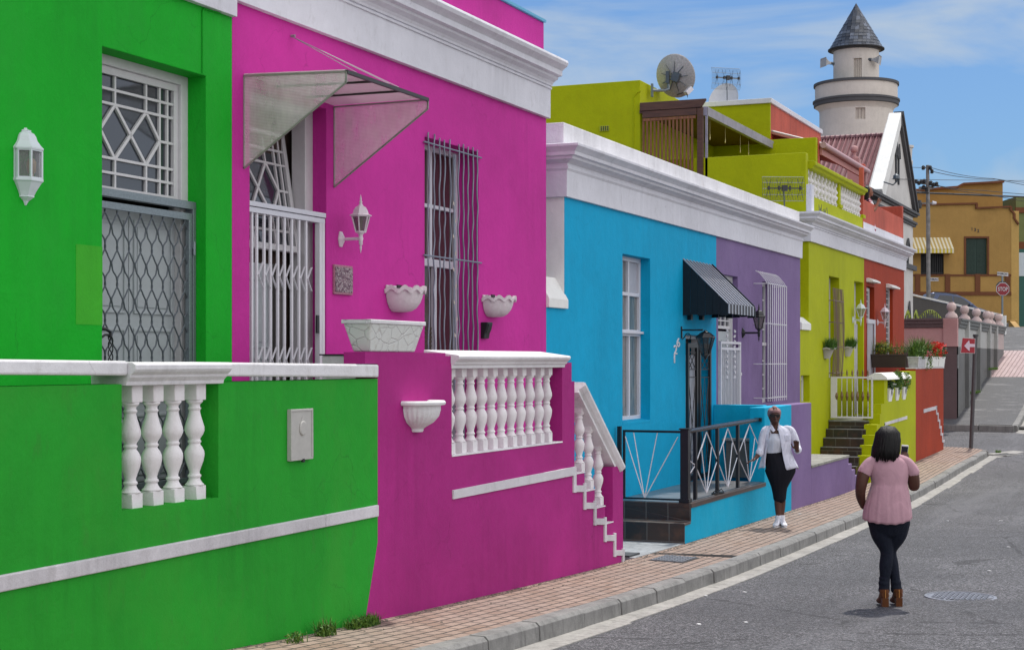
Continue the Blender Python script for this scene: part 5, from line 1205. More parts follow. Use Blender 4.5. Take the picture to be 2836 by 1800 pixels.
# perpendicular walls on the party line, seen behind the balustrade
mb = MB(); z1 = Z(501, ULR, DF+.4); mb.box(ULR-.2, ULR-.02, DF+.26, DF+1.3, ctop, z1); z2 = Z(384, ULR, 8.2); mb.box(ULR-.2, ULR-.02, 8.15, 9.25, ctop, z2); mb.build('party_wall', LIME, lime, bevel=.008, merge=False)
mb = MB(); mb.box(ULR-.26, ULR+.0, DF+.2, DF+1.3, z1-.2, z1-.13); mb.build('party_coping', LIME, lime, bevel=.01)
mb = MB(); mb.box(ULR-.01, ULR+.13, DF+.02, DF+.12, ctop, Z(464, ULR, DF)); mb.box(ULR-.01, ULR+.13, 8.13, 9.28, ctop, z2+.02); mb.build('party_pier', CORAL, redh, bevel=.008, merge=False)
# back block of the lime house
Db = DD(1773, UL); zbk = Z(222, UL, Db); print('block', Db, zbk)
mb = MB(); mb.box(UL, ULR-.03, Db, 18, 4.5, zbk); mb.build('upper_block', LIME, lime, bevel=.012)
mb = MB(); mb.box(UL-.03, UL, DD(1425.5/1.0, UL) if False else DD(1662, UL), DD(1688, UL), Z(361, UL, 11), Z(346, UL, 11)); vq = mb.build('air_vent', plain('vent_lime_frame', (.40, .45, .02), .6), lime)
mb = MB(); 
for i in range(4):
    for j in range(3): x = 1665+i*6; y = 348+j*4.4; mb.box(UL-.035, UL-.028, DD(x, UL), DD(x+3.4, UL), Z(y+3.2, UL, 11), Z(y, UL, 11))
mb.build('vent_holes', IROND, vq)
mb = MB(); mb.tube([(UL-.01, DD(1756, UL), 4.5), (UL-.01, DD(1756, UL), Z(270, UL, 10.8)), (UL-.01, DD(1764, UL), Z(258, UL, 10.7)), (UL-.01, DD(1776, UL), Z(254, UL, 10.7))], .012, 6); mb.build('conduit', LIME, lime)
# timber screen and beams
WOOD = Mat('hardwood'); c = WOOD.ramp(WOOD.noise(6, 6, .7, vec=WOOD.map((6, 6, .6)), dist=.5), [(.3, (.10, .035, .014)), (.6, (.26, .10, .035)), (.8, (.36, .16, .06))]); WOOD.bump(WOOD.noise(60, 4, .7, vec=WOOD.map((4, 4, .4))), .4, .004); WOOD = WOOD.set(c, .6)
WOODD = Mat('dark_timber_beam'); c = WOODD.ramp(WOODD.noise(5, 6, .7, vec=WOODD.map((4, .5, 6))), [(.3, (.055, .022, .014)), (.7, (.13, .055, .03))]); WOODD = WOODD.set(c, .6)
GBEAM = plain('grey_weathered_beam', (.30, .28, .33), .6, var=.25, scale=4, bump=.3)
pg = thing('pergola', 'brown slatted timber screen and beams of the roof terrace canopy', 'pergola', (UL, 10, ctop))
Q = lambda x, y, u: PU(x, y, u)
Dl, Dr3 = DD(1781, UL-.02), DD(1944, UL-.02); zB0, zB1 = Z(300, UL, 10.5), Z(278, UL, 10.5)
mb = MB(); a, b = Q(1775, 281, UL-.06), Q(1958, 281, UL-.06)
zt = Z(281, UL-.06, 10); mb.prism([(UL-.09, Dl+.05, zt), (UL-.09, Dl+.05, zt-.17), (UL-.09, Dr3, zt-.17), (UL-.09, DD(1958, UL), zt-.03), (UL-.09, DD(1958, UL), zt)], (.06, 0, 0)); mb.build('beam', WOODD, pg, bevel=.005)
mb = MB(); mb.box(UL-.075, UL-.03, Dr3+.1, Dl, zt-.32, zt-.18); mb.build('beam', WOODD, pg, bevel=.005)
mb = MB(); z0, z1 = zpar-.45, zt-.33
mb.box(UL-.07, UL-.02, Dr3+.12, Dl, z1-.06, z1); 
for i in range(14):
    D = Dl-.02-(Dl-Dr3-.22)*i/13; mb.box(UL-.065, UL-.03, D-.02, D+.02, z0, z1-.06)
mb.build('slat_screen', WOOD, pg, bevel=.004, merge=False)
mb = MB(); mb.box(UL-.07, UL+.03, Dr3-.03, Dr3+.09, z0, zt-.18); mb.build('post', WOODD, pg, bevel=.005)
mb = MB(); D9 = DD(1953, UL); zA, zA2 = Z(296, UL, D9), Z(318, UL, D9); mb.box(UL-.02, ULR-.1, D9-.05, D9+.05, zA2-.02, zA); mb.build('grey_beam', GBEAM, pg, bevel=.006)
mb = MB(); mb.box(UL, UL+.03, D9-.05, D9, z0, zA); mb.build('downpipe', GBEAM, pg)
mb = MB(); mb.box(UL-.05, ULR-.05, D9+.05, Db-.0, zA-.06, zA-.0); mb.build('canopy_roof', WOODD, pg)
mb = MB(); mb.box(ULR-.3, ULR-.05, D9-.1, Db, ctop, zA-.06); mb.build('shaded_back_wall', LIME, lime)
# hanging hooks
BRASS = plain('brass_hooks', (.55, .45, .22), .35, .6)
for i, (x, yt, yb) in enumerate(((1966, 325, 388), (2008.5, 350, 397), (2050, 370, 424), (2073, 385, 430))):
    q = U(x, D9+.1); zq = Z(yt, q, D9+.1); z2 = Z(yb, q, D9+.1); t = thing('hanging_hook', 'brass hook on a cord under the grey beam, number %s from the timber screen' % ('one', 'two', 'three', 'four')[i], 'hook', (q, D9+.1, z2), 0, 'hooks hanging from the grey beam')
    t['label'] = ('short cord with brass hook nearest the timber screen', 'brass hook on a cord, second from the timber screen', 'lowest brass hook, third from the timber screen', 'thin bare cord under the low end of the grey beam')[i]
    mb = MB(); mb.tube([(q, D9+.1, zq), (q, D9+.1, z2)], .004, 5); mb.build('cord', BRASS, t)
    mb = MB(); mb.tube([(q, D9+.1, z2+.12), (q+.03, D9+.1, z2+.06), (q, D9+.1, z2), (q-.03, D9+.1, z2+.04)], .008, 6); mb.build('hook', BRASS, t, smooth=True)
# upper box: lime towards the camera, coral towards the street
Dx = DD(2133, ULR); zbx = Z(278, ULR, Dx); zbe = Z(376, UR, Dx); print('box', Dx, zbx, zbe); zbx = (zbx+zbe)/2-.02
mb = MB(); mb.box(ULR-.02, ULR+.05, Dx, 16, ctop, zbx); mb.build('upper_end_wall', LIME, redh)
mb = MB(); mb.box(ULR+.05, UR, Dx+.0, 16, ctop, zbx); mb.build('upper_storey', CORAL, redh, bevel=.01)
mb = MB(); mb.box(ULR-.08, UR+.05, Dx-.05, 16, zbx, zbx+.12); mb.build('roof_capping', WHITE, redh, bevel=.01)
# veranda roof over the balcony
Dv = 8.1; zv = (Z(400, ULR, Dv)+Z(481, UR, Dv))/2; mb = MB()
mb.prism([(ULR+.1, Dv, zv), (ULR+.1, Dv, zv+.05), (ULR+.1, Dx, zv+.42), (ULR+.1, Dx, zv+.37)], (UR-ULR-.1, 0, 0)); 
RIB = plain('corrugated_oxide', (.30, .12, .13), .55, var=.15); RIBT = plain('pale_corrugated', (.45, .42, .46), .5)
vr = mb.build('veranda_roof', plaster('pink_soffit', (.42, .18, .15)), redh)
mb = MB(); n = 60
for i in range(n): q = ULR+.12+(UR-ULR-.14)*i/n; mb.tube([(q, Dv-.05, zv+.07), (q, Dx, zv+.44)], .02, 5)
mb.build('corrugated_sheet', RIBT, redh)
GUT = plain('rose_gutter', (.45, .27, .28), .5)
mb = MB(); mb.tube([(ULR+.0, Dv-.08, zv+.02), (UR, Dv-.08, zv+.0)], .075, 10); mb.tube([(UR-.25, Dv-.08, zv), (UR-.25, Dv-.05, zv-.3), (UR-.2, Dv+.2, zv-.55)], .05, 8); mb.build('gutter', GUT, redh, smooth=True)
mb = MB(); mb.box(ULR+.1, UR, Dv-.03, Dv+.02, zv-.2, zv-.02); mb.build('fascia', plaster('pink_fascia', (.5, .24, .22)), redh)
mb = MB(); mb.box(UR-.2, UR, Dv-.02, Dv+.10, ctop, zv+.2); mb.build('corner_pier', CORAL, redh, bevel=.01)
mb = MB(); mb.lathe([(.22, 0), (.22, .12), (.12, .16), (.1, .24), (.13, .3), (.08, .36)], (0, 0, 0), 16); mb.lathe([(.02+.21*math.sin(t), .56-.21*math.cos(t)) for t in [i*.3 for i in range(1, 11)]], n=16)
d = at(2366, 441, 46); fin = thing('finial', 'rose ball finial on a square plinth above the balcony roof', 'finial', (d[0], d[1], d[2])); mb.v = [(x*.5, y*.5, z*.5) for x, y, z in mb.v]; mb.build('ball', ROSE, fin, local=True, smooth=True)
mb = MB(); mb.box(-.17, .17, -.17, .17, -1.6, 0); mb.build('plinth', ROSE, fin, local=True)
# ------------------------------------------------------------------ dishes and antennas
DISH = plain('dish_grey_mesh', (.42, .40, .40), .5, .1, var=.35, scale=30, spec=.4)
def dish(name, label, loc, R_, dirv, mat, tilt_=0):
    t = thing(name, label, 'satellite dish', loc); dv = Vector(dirv).normalized(); q = dv.to_track_quat('Z', 'Y').to_matrix()
    mb = MB(); n = 36; rows = []
    for r in [0, .25, .5, .75, 1.0]: rows.append((R_*max(r, .02), .16*R_*r*r*1.3))
    mb.lathe(rows+[(R_*1.02, .16*R_*1.3+.01), (R_*.99, .16*R_*1.3-.012)]+[(r+.0, z-.015) for r, z in rows[::-1]], n=n); mb.v = [tuple(q @ Vector((x*.9, y, z))) for x, y, z in mb.v]
    mb.build('reflector', mat, t, local=True, smooth=True); return t, q
cD = at(1868, 214, 34.3)
t, q = dish('satellite_dish', 'large grey satellite dish seen from behind on a bent wall arm above the timber screen', cD, .47, (.93, .02, .38), DISH)
b_ = q @ Vector((0, 0, -.05)); mb = MB()
for i in range(9):
    a = i*.7+.3; mb.bar(tuple(q @ Vector((.05*math.cos(a), .05*math.sin(a), -.03))), tuple(q @ Vector((.3*math.cos(a), .33*math.sin(a), .0))), .012, .012)
mb.build('rib', DARKST, t, local=True)
mb = MB(); p0 = Vector((0, 0, 0))+b_; mb.bar(p0-Vector((.03, .09, -.09)), p0+Vector((-.03, -.02, -.09)), .12, .16); mb.bar(p0+Vector((-.12, .1, .12)), p0+Vector((-.12, .1, -.14)), .07, .07); mb.build('mount', DARKST, t, local=True)
wp = Vector(PU(1806, 251, UL+.5))-Vector(cD); mb = MB(); mb.tube([tuple(wp), tuple(wp.lerp(Vector((-.1, .1, -.30)), .75)), (-.11, .1, -.27), (-.12, .1, -.16), (-.12, .1, .1)], .03, 8); mb.build('mast_arm', GALV, t, local=True, smooth=True)
mb = MB(); mb.box(wp.x-.03, wp.x+.03, wp.y-.02, wp.y+.02, wp.z-.14, wp.z+.14); mb.build('wall_bracket', GALV, t, local=True)
lnb = Vector(at(1906, 252, 34.2))-Vector(cD); mb = MB(); mb.tube([tuple(q @ Vector((0, -.40, .05))), tuple(lnb)], .012, 6); mb.tube([tuple(lnb), tuple(lnb+Vector((-.05, 0, -.15))), tuple(lnb+Vector((-.1, 0, -.05)))], .006, 5); mb.build('feed_arm', DARKST, t, local=True)
mb = MB(); mb.bar(tuple(lnb-Vector((.05, -.04, .07))), tuple(lnb+Vector((.06, -.05, .06))), .11, .1); mb.build('feed_horn', METW, t, local=True, bevel=.01)
c2 = at(2008, 282, 41.5)
t, q = dish('satellite_dish', 'off white satellite dish half hidden behind the roof edge of the upper storey', c2, .46, (-.8, .15, .25), plain('dish_white', (.55, .55, .56), .4))
mb = MB(); mb.lathe([(.04, -.8), (.04, .0)], n=8); mb.build('mast', GALV, t, local=True)
def grid_antenna(name, label, loc, w, h, yaw, mast, tilt=0):
    t = thing(name, label, 'antenna', loc, yaw); t.rotation_euler[0] = tilt
    mb = MB(); r = .0035
    for i in range(26): x = -w/2+w*i/25; mb.tube([(x, .06, -h/2), (x, 0, -h/4), (x, 0, h/4), (x, .06, h/2)], r, 4)
    for z in (-h/2, -h/4, 0, h/4, h/2): mb.tube([(-w/2, .06 if abs(z) > h/3 else 0, z), (w/2, .06 if abs(z) > h/3 else 0, z)], r*1.3, 4)
    mb.build('reflector_grid', DARKST, t, local=True)
    mb = MB(); mb.bar((-w*.42, -.09, 0), (w*.42, -.09, 0), .02, .02)
    for x in (-.38, -.13, .13, .38): mb.box(x*w-.02, x*w+.02, -.12, -.06, -.035, .035)
    mb.box(-.05, .05, -.13, -.05, -.055, .055); mb.build('boom', BLACK, t, local=True)
    for x in (-.38, -.13, .13, .38):
        mb = MB(); 
        for sx in (-1, 1):
            for sz in (-1, 1): mb.tube([(x*w, -.09, 0), (x*w+sx*.05, -.07, sz*h*.38)], .004, 4)
        mb.build('dipole', BLACK, t, local=True)
    mb = MB(); mb.tube([(0, -.02, 0), (.02, .0, -mast)], .014, 6); mb.build('mast', DARKST, t, local=True); return t
grid_antenna('grid_antenna', 'wire grid television antenna on a mast above the white dish', at(2012, 218, 41), .80, .55, TH-math.pi/2+.3, .6)
grid_antenna('grid_antenna', 'wire grid television antenna in front of the lime terrace wall', at(2170, 523, 30.5), .80, .46, TH-math.pi/2+.05, .42)
# ------------------------------------------------------------------ wall planters and window boxes
POTG = plaster('pot_stone_grey', (.46, .44, .40), var=.15, grain=.15)
def grasspot(x0, x1, yt, yb, lab, seed):
    a, b = U(x0, DF-.2), U(x1, DF-.2)+.0; zt, zb = Z(yt, a, DF-.15), Z(yb, a, DF-.1); t = thing('wall_planter', lab, 'planter', ((a+b)/2, DF, zb), 0, 'grass filled pots on the lime wall'); R, cu = solveR(x0, x1, DF, .8); R /= 1.08
    mb = MB(); rows = []; n = 24
    for r, z, am in ((.45, 0, 0), (.5, .1, 0), (.85, .85, 0), (.9, .88, .0), (1.05, .88, .04), (1.08, 1, .04), (.95, 1, .04), (.85, .9, 0)): rows.append([(cu+R*r*math.cos(q), DF-.004-R*.8*r*math.sin(q), zb+(zt-zb)*(z+am*math.cos(q*9))) for q in [math.pi*j/n for j in range(n+1)]])
    k = n+1; mb.add([p for r in rows for p in r], [(i*k+j, i*k+j+1, (i+1)*k+j+1, (i+1)*k+j) for i in range(len(rows)-1) for j in range(n)]+[tuple(range(n, -1, -1)), tuple((len(rows)-1)*k+j for j in range(n+1))]); mb.build('pot', POTG, t, smooth=True)
    mb = MB(); blades(mb, cu, DF-R*.45, zt-.03, R*.8, R*.4, 420, .30, .8, .005, random.Random(seed), .45); tag(mb.build('grass', GRASSM, t, merge=False)); return t
grasspot(2277, 2316, 962, 993, 'grass filled pot on the lime wall left of the barred window', 1)
grasspot(2337, 2369, 959, 987, 'grass filled pot on the lime wall between the window and the door', 2)
# ------------------------------------------------------------------ steps, gate and stepped wall of the lime house
uG = 33.7; z0 = LF
ls = thing('steps', 'dark slate steps climbing to the lime house gate', 'steps', (33, 6.5, G(32)))
mb = MB(); tops = [Z(y, uG-.28*i, 6.6) for i, y in enumerate((1166,))]; zs = LF; us_ = uG-.05
n = 7; rise = (LF-G(32)+.0)/n*1.0
mb2 = MB()
for i in range(n):
    a = us_-.27*i; D1 = DF-.01; mb.box(a-.27 if i < n-1 else a-.2, a+.0 if i else a, D0+.22, D1, -.9, LF-rise*(i+1)-.012)
    mb2.box(a-.27, a+.02, D0+.22, D1, LF-rise*(i+1)-.012, LF-rise*(i+1)+.0)
mb.box(us_-.0, ULR, D0+.22, DF-.01, -.9, LF-.03); mb.build('risers', SLATE, ls, bevel=.004, merge=False); mb2.box(us_-.02, ULR, D0+.22, DF-.01, LF-.03, LF); mb2.build('treads', TOPT, ls, merge=False)
gt = thing('garden_gate', 'white metal gate with bronze spear tops at the head of the lime steps', 'gate', (uG, 6.6, LF))
gD0, gD1 = DD(2417, uG), DF-.04; zg0, zg1 = LF+.04, Z(1043, uG, 6.6)
mb = MB(); mb.wall('D', gD0, gD1, zg0, zg1, uG, .035, [(gD0+.035, gD1-.13, zg0+.035, zg1-.035)]); mb.build('gate_frame', METW, gt, bevel=.003)
BRZ = plain('bronze_paint', (.20, .13, .07), .4, .4)
for i in range(7):
    D = gD0+.1+(gD1-.17-gD0-.05)*i/6
    mb = MB(); mb.tube([(uG+.017, D, zg0), (uG+.017, D, zg1)], .008, 6); b = mb.build('gate_bar', METW, gt)
    mb = MB(); zm = zg0+(zg1-zg0)*.53
    mb.lathe([(.005, zg1), (.009, zg1+.03), (.026, zg1+.05), (.012, zg1+.07), (.02, zg1+.09), (.001, zg1+.16)], (uG+.017, D, 0), 8); mb.lathe([(.008, zm-.10), (.02, zm-.07), (.032, zm), (.02, zm+.07), (.008, zm+.10)], (uG+.017, D, 0), 8); mb.build('spear_tip', BRZ, b)
sw = thing('stepped_wall', 'lime stepped boundary wall with white cap and three planted slots', 'wall', (36, D0, G(36)))
us0_, us1_ = U(2449, D0), U(2536, D0); zt0 = Z(1052, us0_, D0)
mb = MB(); zs_ = Z(1110, us0_, D0)
hl = [(U(xa, D0), U(xb, D0), zs_, 9) for xa, xb in ((2458, 2470.5), (2479, 2490), (2497.5, 2510))]
mb.wall('u', us0_, us1_, -.9, zt0, D0, .24, hl)
pu = us0_
for x, y in ((2441, 1119), (2438, 1146), (2429, 1176), (2424, 1205), (2418, 1233), (2412, 1262)):
    q = U(x, D0)-.04; mb.box(q, pu, D0, D0+.26, -.9, Z(y, q, D0)); pu = q
mb.box(us0_, us0_+.14, D0+.24, D0+.45, LF, zt0)
mb.build('wall', LIME, sw, merge=False)
ux = U(2515, D0)
mb = MB(); mb.prism([(us0_-.06, D0-.08, zt0), (us0_-.06, D0-.06, zt0+.06), (us0_-.06, D0+.05, zt0+.14), (us0_-.06, D0+.2, zt0+.15), (us0_-.06, D0+.36, zt0+.06), (us0_-.06, D0+.36, zt0)], (ux-us0_+.1, 0, 0)); mb.build('cap', CREAMW, sw, bevel=.008)
mb = MB(); mb.box(ux+.08, us1_, D0+.002, D0+.24, zt0, Z(1027, us1_, D0)); mb.build('end_pier', LIME, sw)
def fl2(mb, x0, x1, y0a, y0b, y1a, y1b):
    a, b = U(x0, D0), U(x1, D0); mb.prism([(a, D0-.015, Z(y0b, a, D0)), (b, D0-.015, Z(y1b, b, D0)), (b, D0-.015, Z(y1a, b, D0)), (a, D0-.015, Z(y0a, a, D0))], (0, .018, 0))
mb = MB(); fl2(mb, 2449.5, 2511, 1170, 1178, 1151.5, 1160); a = U(2449.5, D0)
for i in range(6):
    mb.box(a-.02-.27*i, a+.02-.27*i, D0-.016, D0+.002, LF-.25*i-.37, LF-.25*i-.04) if 0 else None
mb.box(a-.0, a+.05, D0-.0165, D0+.002, Z(1230, a, D0), Z(1172, a, D0)); mb.build('trim_band', TRIMW, sw, merge=False)
for i, (xa, xb, lab, ht) in enumerate(((2457.5, 2471, 'white pot with small white flowers in the first wall slot', .14), (2478.5, 2490, 'white pot with tall bushy green plant in the middle wall slot', .36), (2497.5, 2509, 'white pot with trailing pale plant in the last wall slot', .3))):
    a, b = U(xa, D0), U(xb, D0); t = thing('flower_pot', lab, 'flower pot', ((a+b)/2, D0+.1, zs_), 0, 'potted plants in the slots of the lime wall'); cu = (a+b)/2; w = (b-a)*.42; zt_5 = zs_+.26
    mb = MB(); mb.add([(cu+sx*w*k, D0-.05+.13*(1+sy*k), z) for z, k in ((zs_-.03, .7), (zt_5, 1), (zt_5, .85), (zt_5-.04, .8)) for sx, sy in ((-1, -1), (1, -1), (1, 1), (-1, 1))], [(0,3,2,1), (12,13,14,15)]+[(r*4+j, r*4+(j+1) % 4, (r+1)*4+(j+1) % 4, (r+1)*4+j) for r in range(3) for j in range(4)]); mb.build('pot', CREAMW, t, bevel=.006)
    mb = MB(); mb.lathe([(.03, 0), (.05, .002), (.0, .004)], n=5); mb.v = [(cu+x, D0-.052-z*.3, (zs_+zt_5)/2+.03+y*1.6) for x, y, z in mb.v]; mb.build('dark_motif', IROND, t)
    mb = MB(); rr = random.Random(i+20); leafball(mb, cu+(0, .0, .1)[i], D0-.01, zt_5+ht*.42, w*1.15+(.0, .05, .14)[i], .13, ht*.62+.03, (380, 900, 600)[i], .03, rr)
    mb.build('foliage', (LEAFD, LEAFG, LEAFG)[i], t, merge=False)
    if i != 1:
        mb = MB(); leafball(mb, cu+.08*i/2, D0-.03, zt_5+ht*.6, w*1.1+.05*i, .13, ht*.4, 26, .034, rr); mb.build('blossom', (WHITEF, None, PINKF)[i], t, merge=False)
# red stoep wall
rs0, rs1 = us1_, U(2613, D0); zr_ = (Z(1025, rs0, D0)+Z(1016, rs1, D0))/2
rw_ = thing('stoep_wall', 'brick red stoep wall with white zigzag trim at the street corner', 'wall', ((rs0+rs1)/2, D0, G(41)))
mb = MB(); mb.box(rs0, rs1, D0, D0+.22, -.9, zr_); mb.box(rs1-.2, rs1, D0+.22, DF+.3, -.9, zr_); mb.box(rs0, rs1-.2, D0+.22, DF-.02, -.9, LF-.1); mb.build('wall', RED, rw_, merge=False)
mb = MB(); mb.box(rs0, rs1+.02, D0-.02, D0+.24, zr_, zr_+.025); mb.build('coping', WCAP, rw_, bevel=.004)
def R7(x, y): return (2150+x/3.055, 900+y/3.055)
mb = MB()
def bx7(x0, x1, y0, y1, dx=0): 
    p, q = R7(x0, y0), R7(x1, y1); a, b = U(p[0], D0), U(q[0], D0); z0, z1 = Z(q[1], a, D0), Z(p[1], a, D0); mb.box(a, b, D0-.015-dx, D0+.002, z0, z1)
p, q = R7(1245, 712), R7(1357, 683); fl2(mb, p[0], q[0], p[1], p[1]+10, q[1], q[1]+9.3)
xs = [(1355, 683, 742), (1368, 742, 800), (1381, 800, 858), (1393, 858, 917), (1406, 917, 976)]
for x, y0, y1 in xs: bx7(x-4, x+1, y0, y1+16); bx7(x-1, x+13, y1, y1+18, .002)
mb.build('zigzag_trim', TRIMW, rw_, merge=False)
# planters on the red wall
TR = plain('dark_brown_plastic', (.045, .03, .025), .5)
def trough(name, label, cat, x0, y0, x1, y1, z0, h, mat, plants, group=None, taper=.04, seed=0):
    t = thing(name, label, cat, ((x0+x1)/2, (y0+y1)/2, z0), 0, group); k = taper
    mb = MB(); vs = []
    for z, e in ((z0, k), (z0+h*.88, .0), (z0+h*.88, -.012), (z0+h, -.012), (z0+h, .02), (z0+h*.8, .03)): vs += [(x0+e, y0+e*.6, z), (x1-e, y0+e*.6, z), (x1-e, y1-e*.6, z), (x0+e, y1-e*.6, z)]
    mb.add(vs, [(0,3,2,1), (20,21,22,23)]+[(r*4+j, r*4+(j+1) % 4, (r+1)*4+(j+1) % 4, (r+1)*4+j) for r in range(5) for j in range(4)]); mb.build('trough', mat, t, bevel=.006)
    for nm, mat2, f in plants:
        mb = MB(); f(mb, random.Random(seed)); mb.build(nm, mat2, t, merge=False)
    return t
uW = rs0-.1; zW = zr_+.03
DA, DB_ = DD(2510, uW), DD(2396, uW-.0); zz1 = zW
trough('window_box', 'long dark brown trough with grassy and yellow green plants across the red stoep', 'planter', uW, DA, uW+.25, min(DB_, DF-.02), zz1, .32, TR,
 [('foliage', LEAFD, lambda m, r: leafball(m, uW+.12, DF-.25, zz1+.42, .16, .2, .18, 500, .022, r)), ('bush', LEAFY, lambda m, r: leafball(m, uW+.12, DA+.55, zz1+.45, .18, .24, .2, 700, .022, r)),
  ('sprigs', PINKF, lambda m, r: leafball(m, uW+.12, DA+.2, zz1+.42, .14, .2, .12, 60, .018, r)), ('leaves', LEAFG, lambda m, r: (leafball(m, uW+.12, DA+.2, zz1+.40, .16, .25, .14, 420, .022, r), blades(m, uW+.12, DA+.5, zz1+.3, .1, .5, 60, .5, .5, .004, r, .2)))], seed=3)
xs = [rs0+.05+(rs1-rs0-.1)*i/4 for i in range(5)]
labs = ['white trough with spiky leaves, nearest of the row on the red wall', 'white trough with trailing pink blooms, second on the red wall', 'white trough with bright red geraniums, third on the red wall', 'white trough with mixed blooms at the far end of the red wall']
for i in range(4):
    a, b = xs[i], xs[i+1]-.04; m_ = (a+b)/2; L_ = (b-a)/2; pl_ = []
    if i < 2: pl_.append(('spiky_leaves', LEAFG, lambda m, r, a=a, b=b: blades(m, (a+b)/2, D0+.08, zW+.24, (b-a)*.45, .1, 230, .62, .9, .011, r, .5)))
    pl_.append(('foliage', LEAFG if i % 2 == 0 else LEAFD, lambda m, r, a=a, b=b, i=i: leafball(m, (a+b)/2, D0+.04, zW+.32+(.06 if i > 1 else 0), (b-a)*.55, .2, .17+(.05 if i > 1 else 0), 560, .028, r)))
    if i == 1: pl_.append(('trailing_leaves', LEAFG, lambda m, r, a=a, b=b: leafball(m, a+.4, D0-.08, zW+.1, .3, .1, .2, 160, .026, r)))
    if i >= 1: pl_.append(('blossom', REDF if i > 1 else PINKF, lambda m, r, a=a, b=b, i=i: [leafball(m, r.uniform(a, b), D0+r.uniform(-.12, .15), zW+r.uniform(.28, .62 if i > 1 else .4), .08, .08, .07, 42, .03, r) for _ in range(22 if i == 2 else 16 if i == 3 else 6)]))
    trough('window_box', labs[i], 'planter', a, D0-.06, b, D0+.2, zW, .26, CREAMW if i else plain('worn_white_trough', (.52, .52, .53), .6, var=.3), pl_, 'white flower troughs on the red wall', seed=i+40)
# ================================================================== MOSQUE WITH MINARET
Dm = 11.0; mu0, mu1 = U(2340, Dm), U(2531, Dm); print('mosque', mu0, mu1)
ms = thing('mosque', 'white mosque with steep gable, red corrugated roof and a round minaret', 'mosque', ((mu0+mu1)/2, Dm, G(60)))
ue1 = mu1; zE = Z(590, ue1, Dm)      # eaves level at the moulding
uap = U(2488, Dm); zap = Z(312, uap, Dm); print('gable', uap, zap, zE)
mu0 = 2*uap-ue1-.3
mb = MB(); mb.prism([(mu0, Dm, 0), (mu1-.25, Dm, 0), (mu1-.25, Dm, zE), (uap, Dm, zap-.4), (mu0, Dm, zE)], (0, .5, 0))
mb.box(mu0, mu1-.25, Dm+.5, Dm+12, 0, zE); mb.build('wall', MOSQ, ms, merge=False)
# raking copings: white on the near slope, grey moulding on the far slope
mb = MB(); mb.prism([(mu0-.1, Dm-.12, zE+.2), (uap, Dm-.12, zap), (uap, Dm-.12, zap-.55), (mu0+.4, Dm-.12, zE-.2)], (0, .5, 0)); mb.build('raking_coping', CREAMW, ms, bevel=.02)
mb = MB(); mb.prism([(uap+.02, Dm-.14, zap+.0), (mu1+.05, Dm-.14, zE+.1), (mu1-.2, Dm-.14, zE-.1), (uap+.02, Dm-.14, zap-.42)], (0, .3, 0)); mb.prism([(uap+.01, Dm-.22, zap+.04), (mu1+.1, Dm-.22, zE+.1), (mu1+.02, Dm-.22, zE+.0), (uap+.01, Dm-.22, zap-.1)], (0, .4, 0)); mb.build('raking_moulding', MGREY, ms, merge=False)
mb = MB()
for o, a, b in ((.08, 0, .1), (.14, .1, .2), (.14, .42, .5), (.22, .5, .6)): mb.box(mu0-6, mu1+o, Dm-o, Dm+.3, zE-.62+a, zE-.62+b)
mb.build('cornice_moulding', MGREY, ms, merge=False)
mb = MB(); mb.box(mu0-8, mu1+.2, Dm-.1, Dm+.2, Z(745, mu1, Dm)-.08, Z(745, mu1, Dm)+.12); mb.build('string_course', MGREY, ms)
def lancet(u, zb, h, w, tilt=0):
    mb = MB(); pts = [(u-w/2, zb), (u+w/2, zb), (u+w/2, zb+h*.8), (u, zb+h), (u-w/2, zb+h*.8)]
    mb.prism([(a, Dm-.05, z) for a, z in pts], (0, .08, 0)); q = mb.build('lancet_window', IROND, ms)
    mb = MB(); mb.prism([(a, Dm-.09, z) for a, z in [(u-w*.9, zb+h*.78), (u-w*.9, zb+h*.7), (u-w*.5, zb+h*.7), (u-w*.5, zb+h*.82), (u, zb+h), (u+w*.5, zb+h*.82), (u+w*.5, zb+h*.7), (u+w*.9, zb+h*.7), (u+w*.9, zb+h*.78), (u+w*.1, zb+h*1.1), (u-w*.1, zb+h*1.1)]], (0, .06, 0)); mb.build('hood_mould', MGREY, q)
uw1, uw2 = U(2480, Dm), U(2487, Dm); lancet(uw1, Z(505, uw1, Dm), 1.5, .22); lancet(uw2, Z(512, uw2, Dm), 1.5, .22)
uw3 = U(2512, Dm); lancet(uw3, Z(740, uw3, Dm), 1.1, .4); lancet(uw3+.3, Z(1000, uw3, Dm), 2.3, .3)
# roof behind the near coping, facing the camera
ROOF = Mat('oxide_corrugated_roof'); wv = ROOF.n('ShaderNodeTexWave'); wv.wave_type = 'BANDS'; wv.bands_direction = 'Y'; wv.inputs['Scale'].default_value = 1.5; ROOF.l(ROOF.co, wv.inputs['Vector'])
c = ROOF.mix(ROOF.gray(ROOF.noise(3, 6, .7), .35, .7), (.22, .085, .095), (.30, .15, .16)); c = ROOF.mix(1., c, ROOF.gray(wv.outputs['Fac'], 0, 1, .72, 1.1), 'MULTIPLY'); ROOF.bump(wv.outputs['Fac'], .8, .05); ROOF = ROOF.set(c, .6)
mb = MB(); zr = zap-.9; n = 84; rows = []
for i in range(n*4+1):
    D = Dm+.3+9.5*i/(n*4); k = .03*math.cos(i*math.pi/2); rows += [(mu0+.1-k*.8, D, zE+.1+k), (uap-k*.8, D, zr+k)]
mb.add(rows, [(2*i, 2*i+1, 2*i+3, 2*i+2) for i in range(n*4)]); mb.prism([(mu0+.15, Dm+.3, zE), (uap, Dm+.3, zr-.1), (ue1-.3, Dm+.3, zE)], (0, 9.5, 0)); mb.build('roof', ROOF, ms, merge=False)
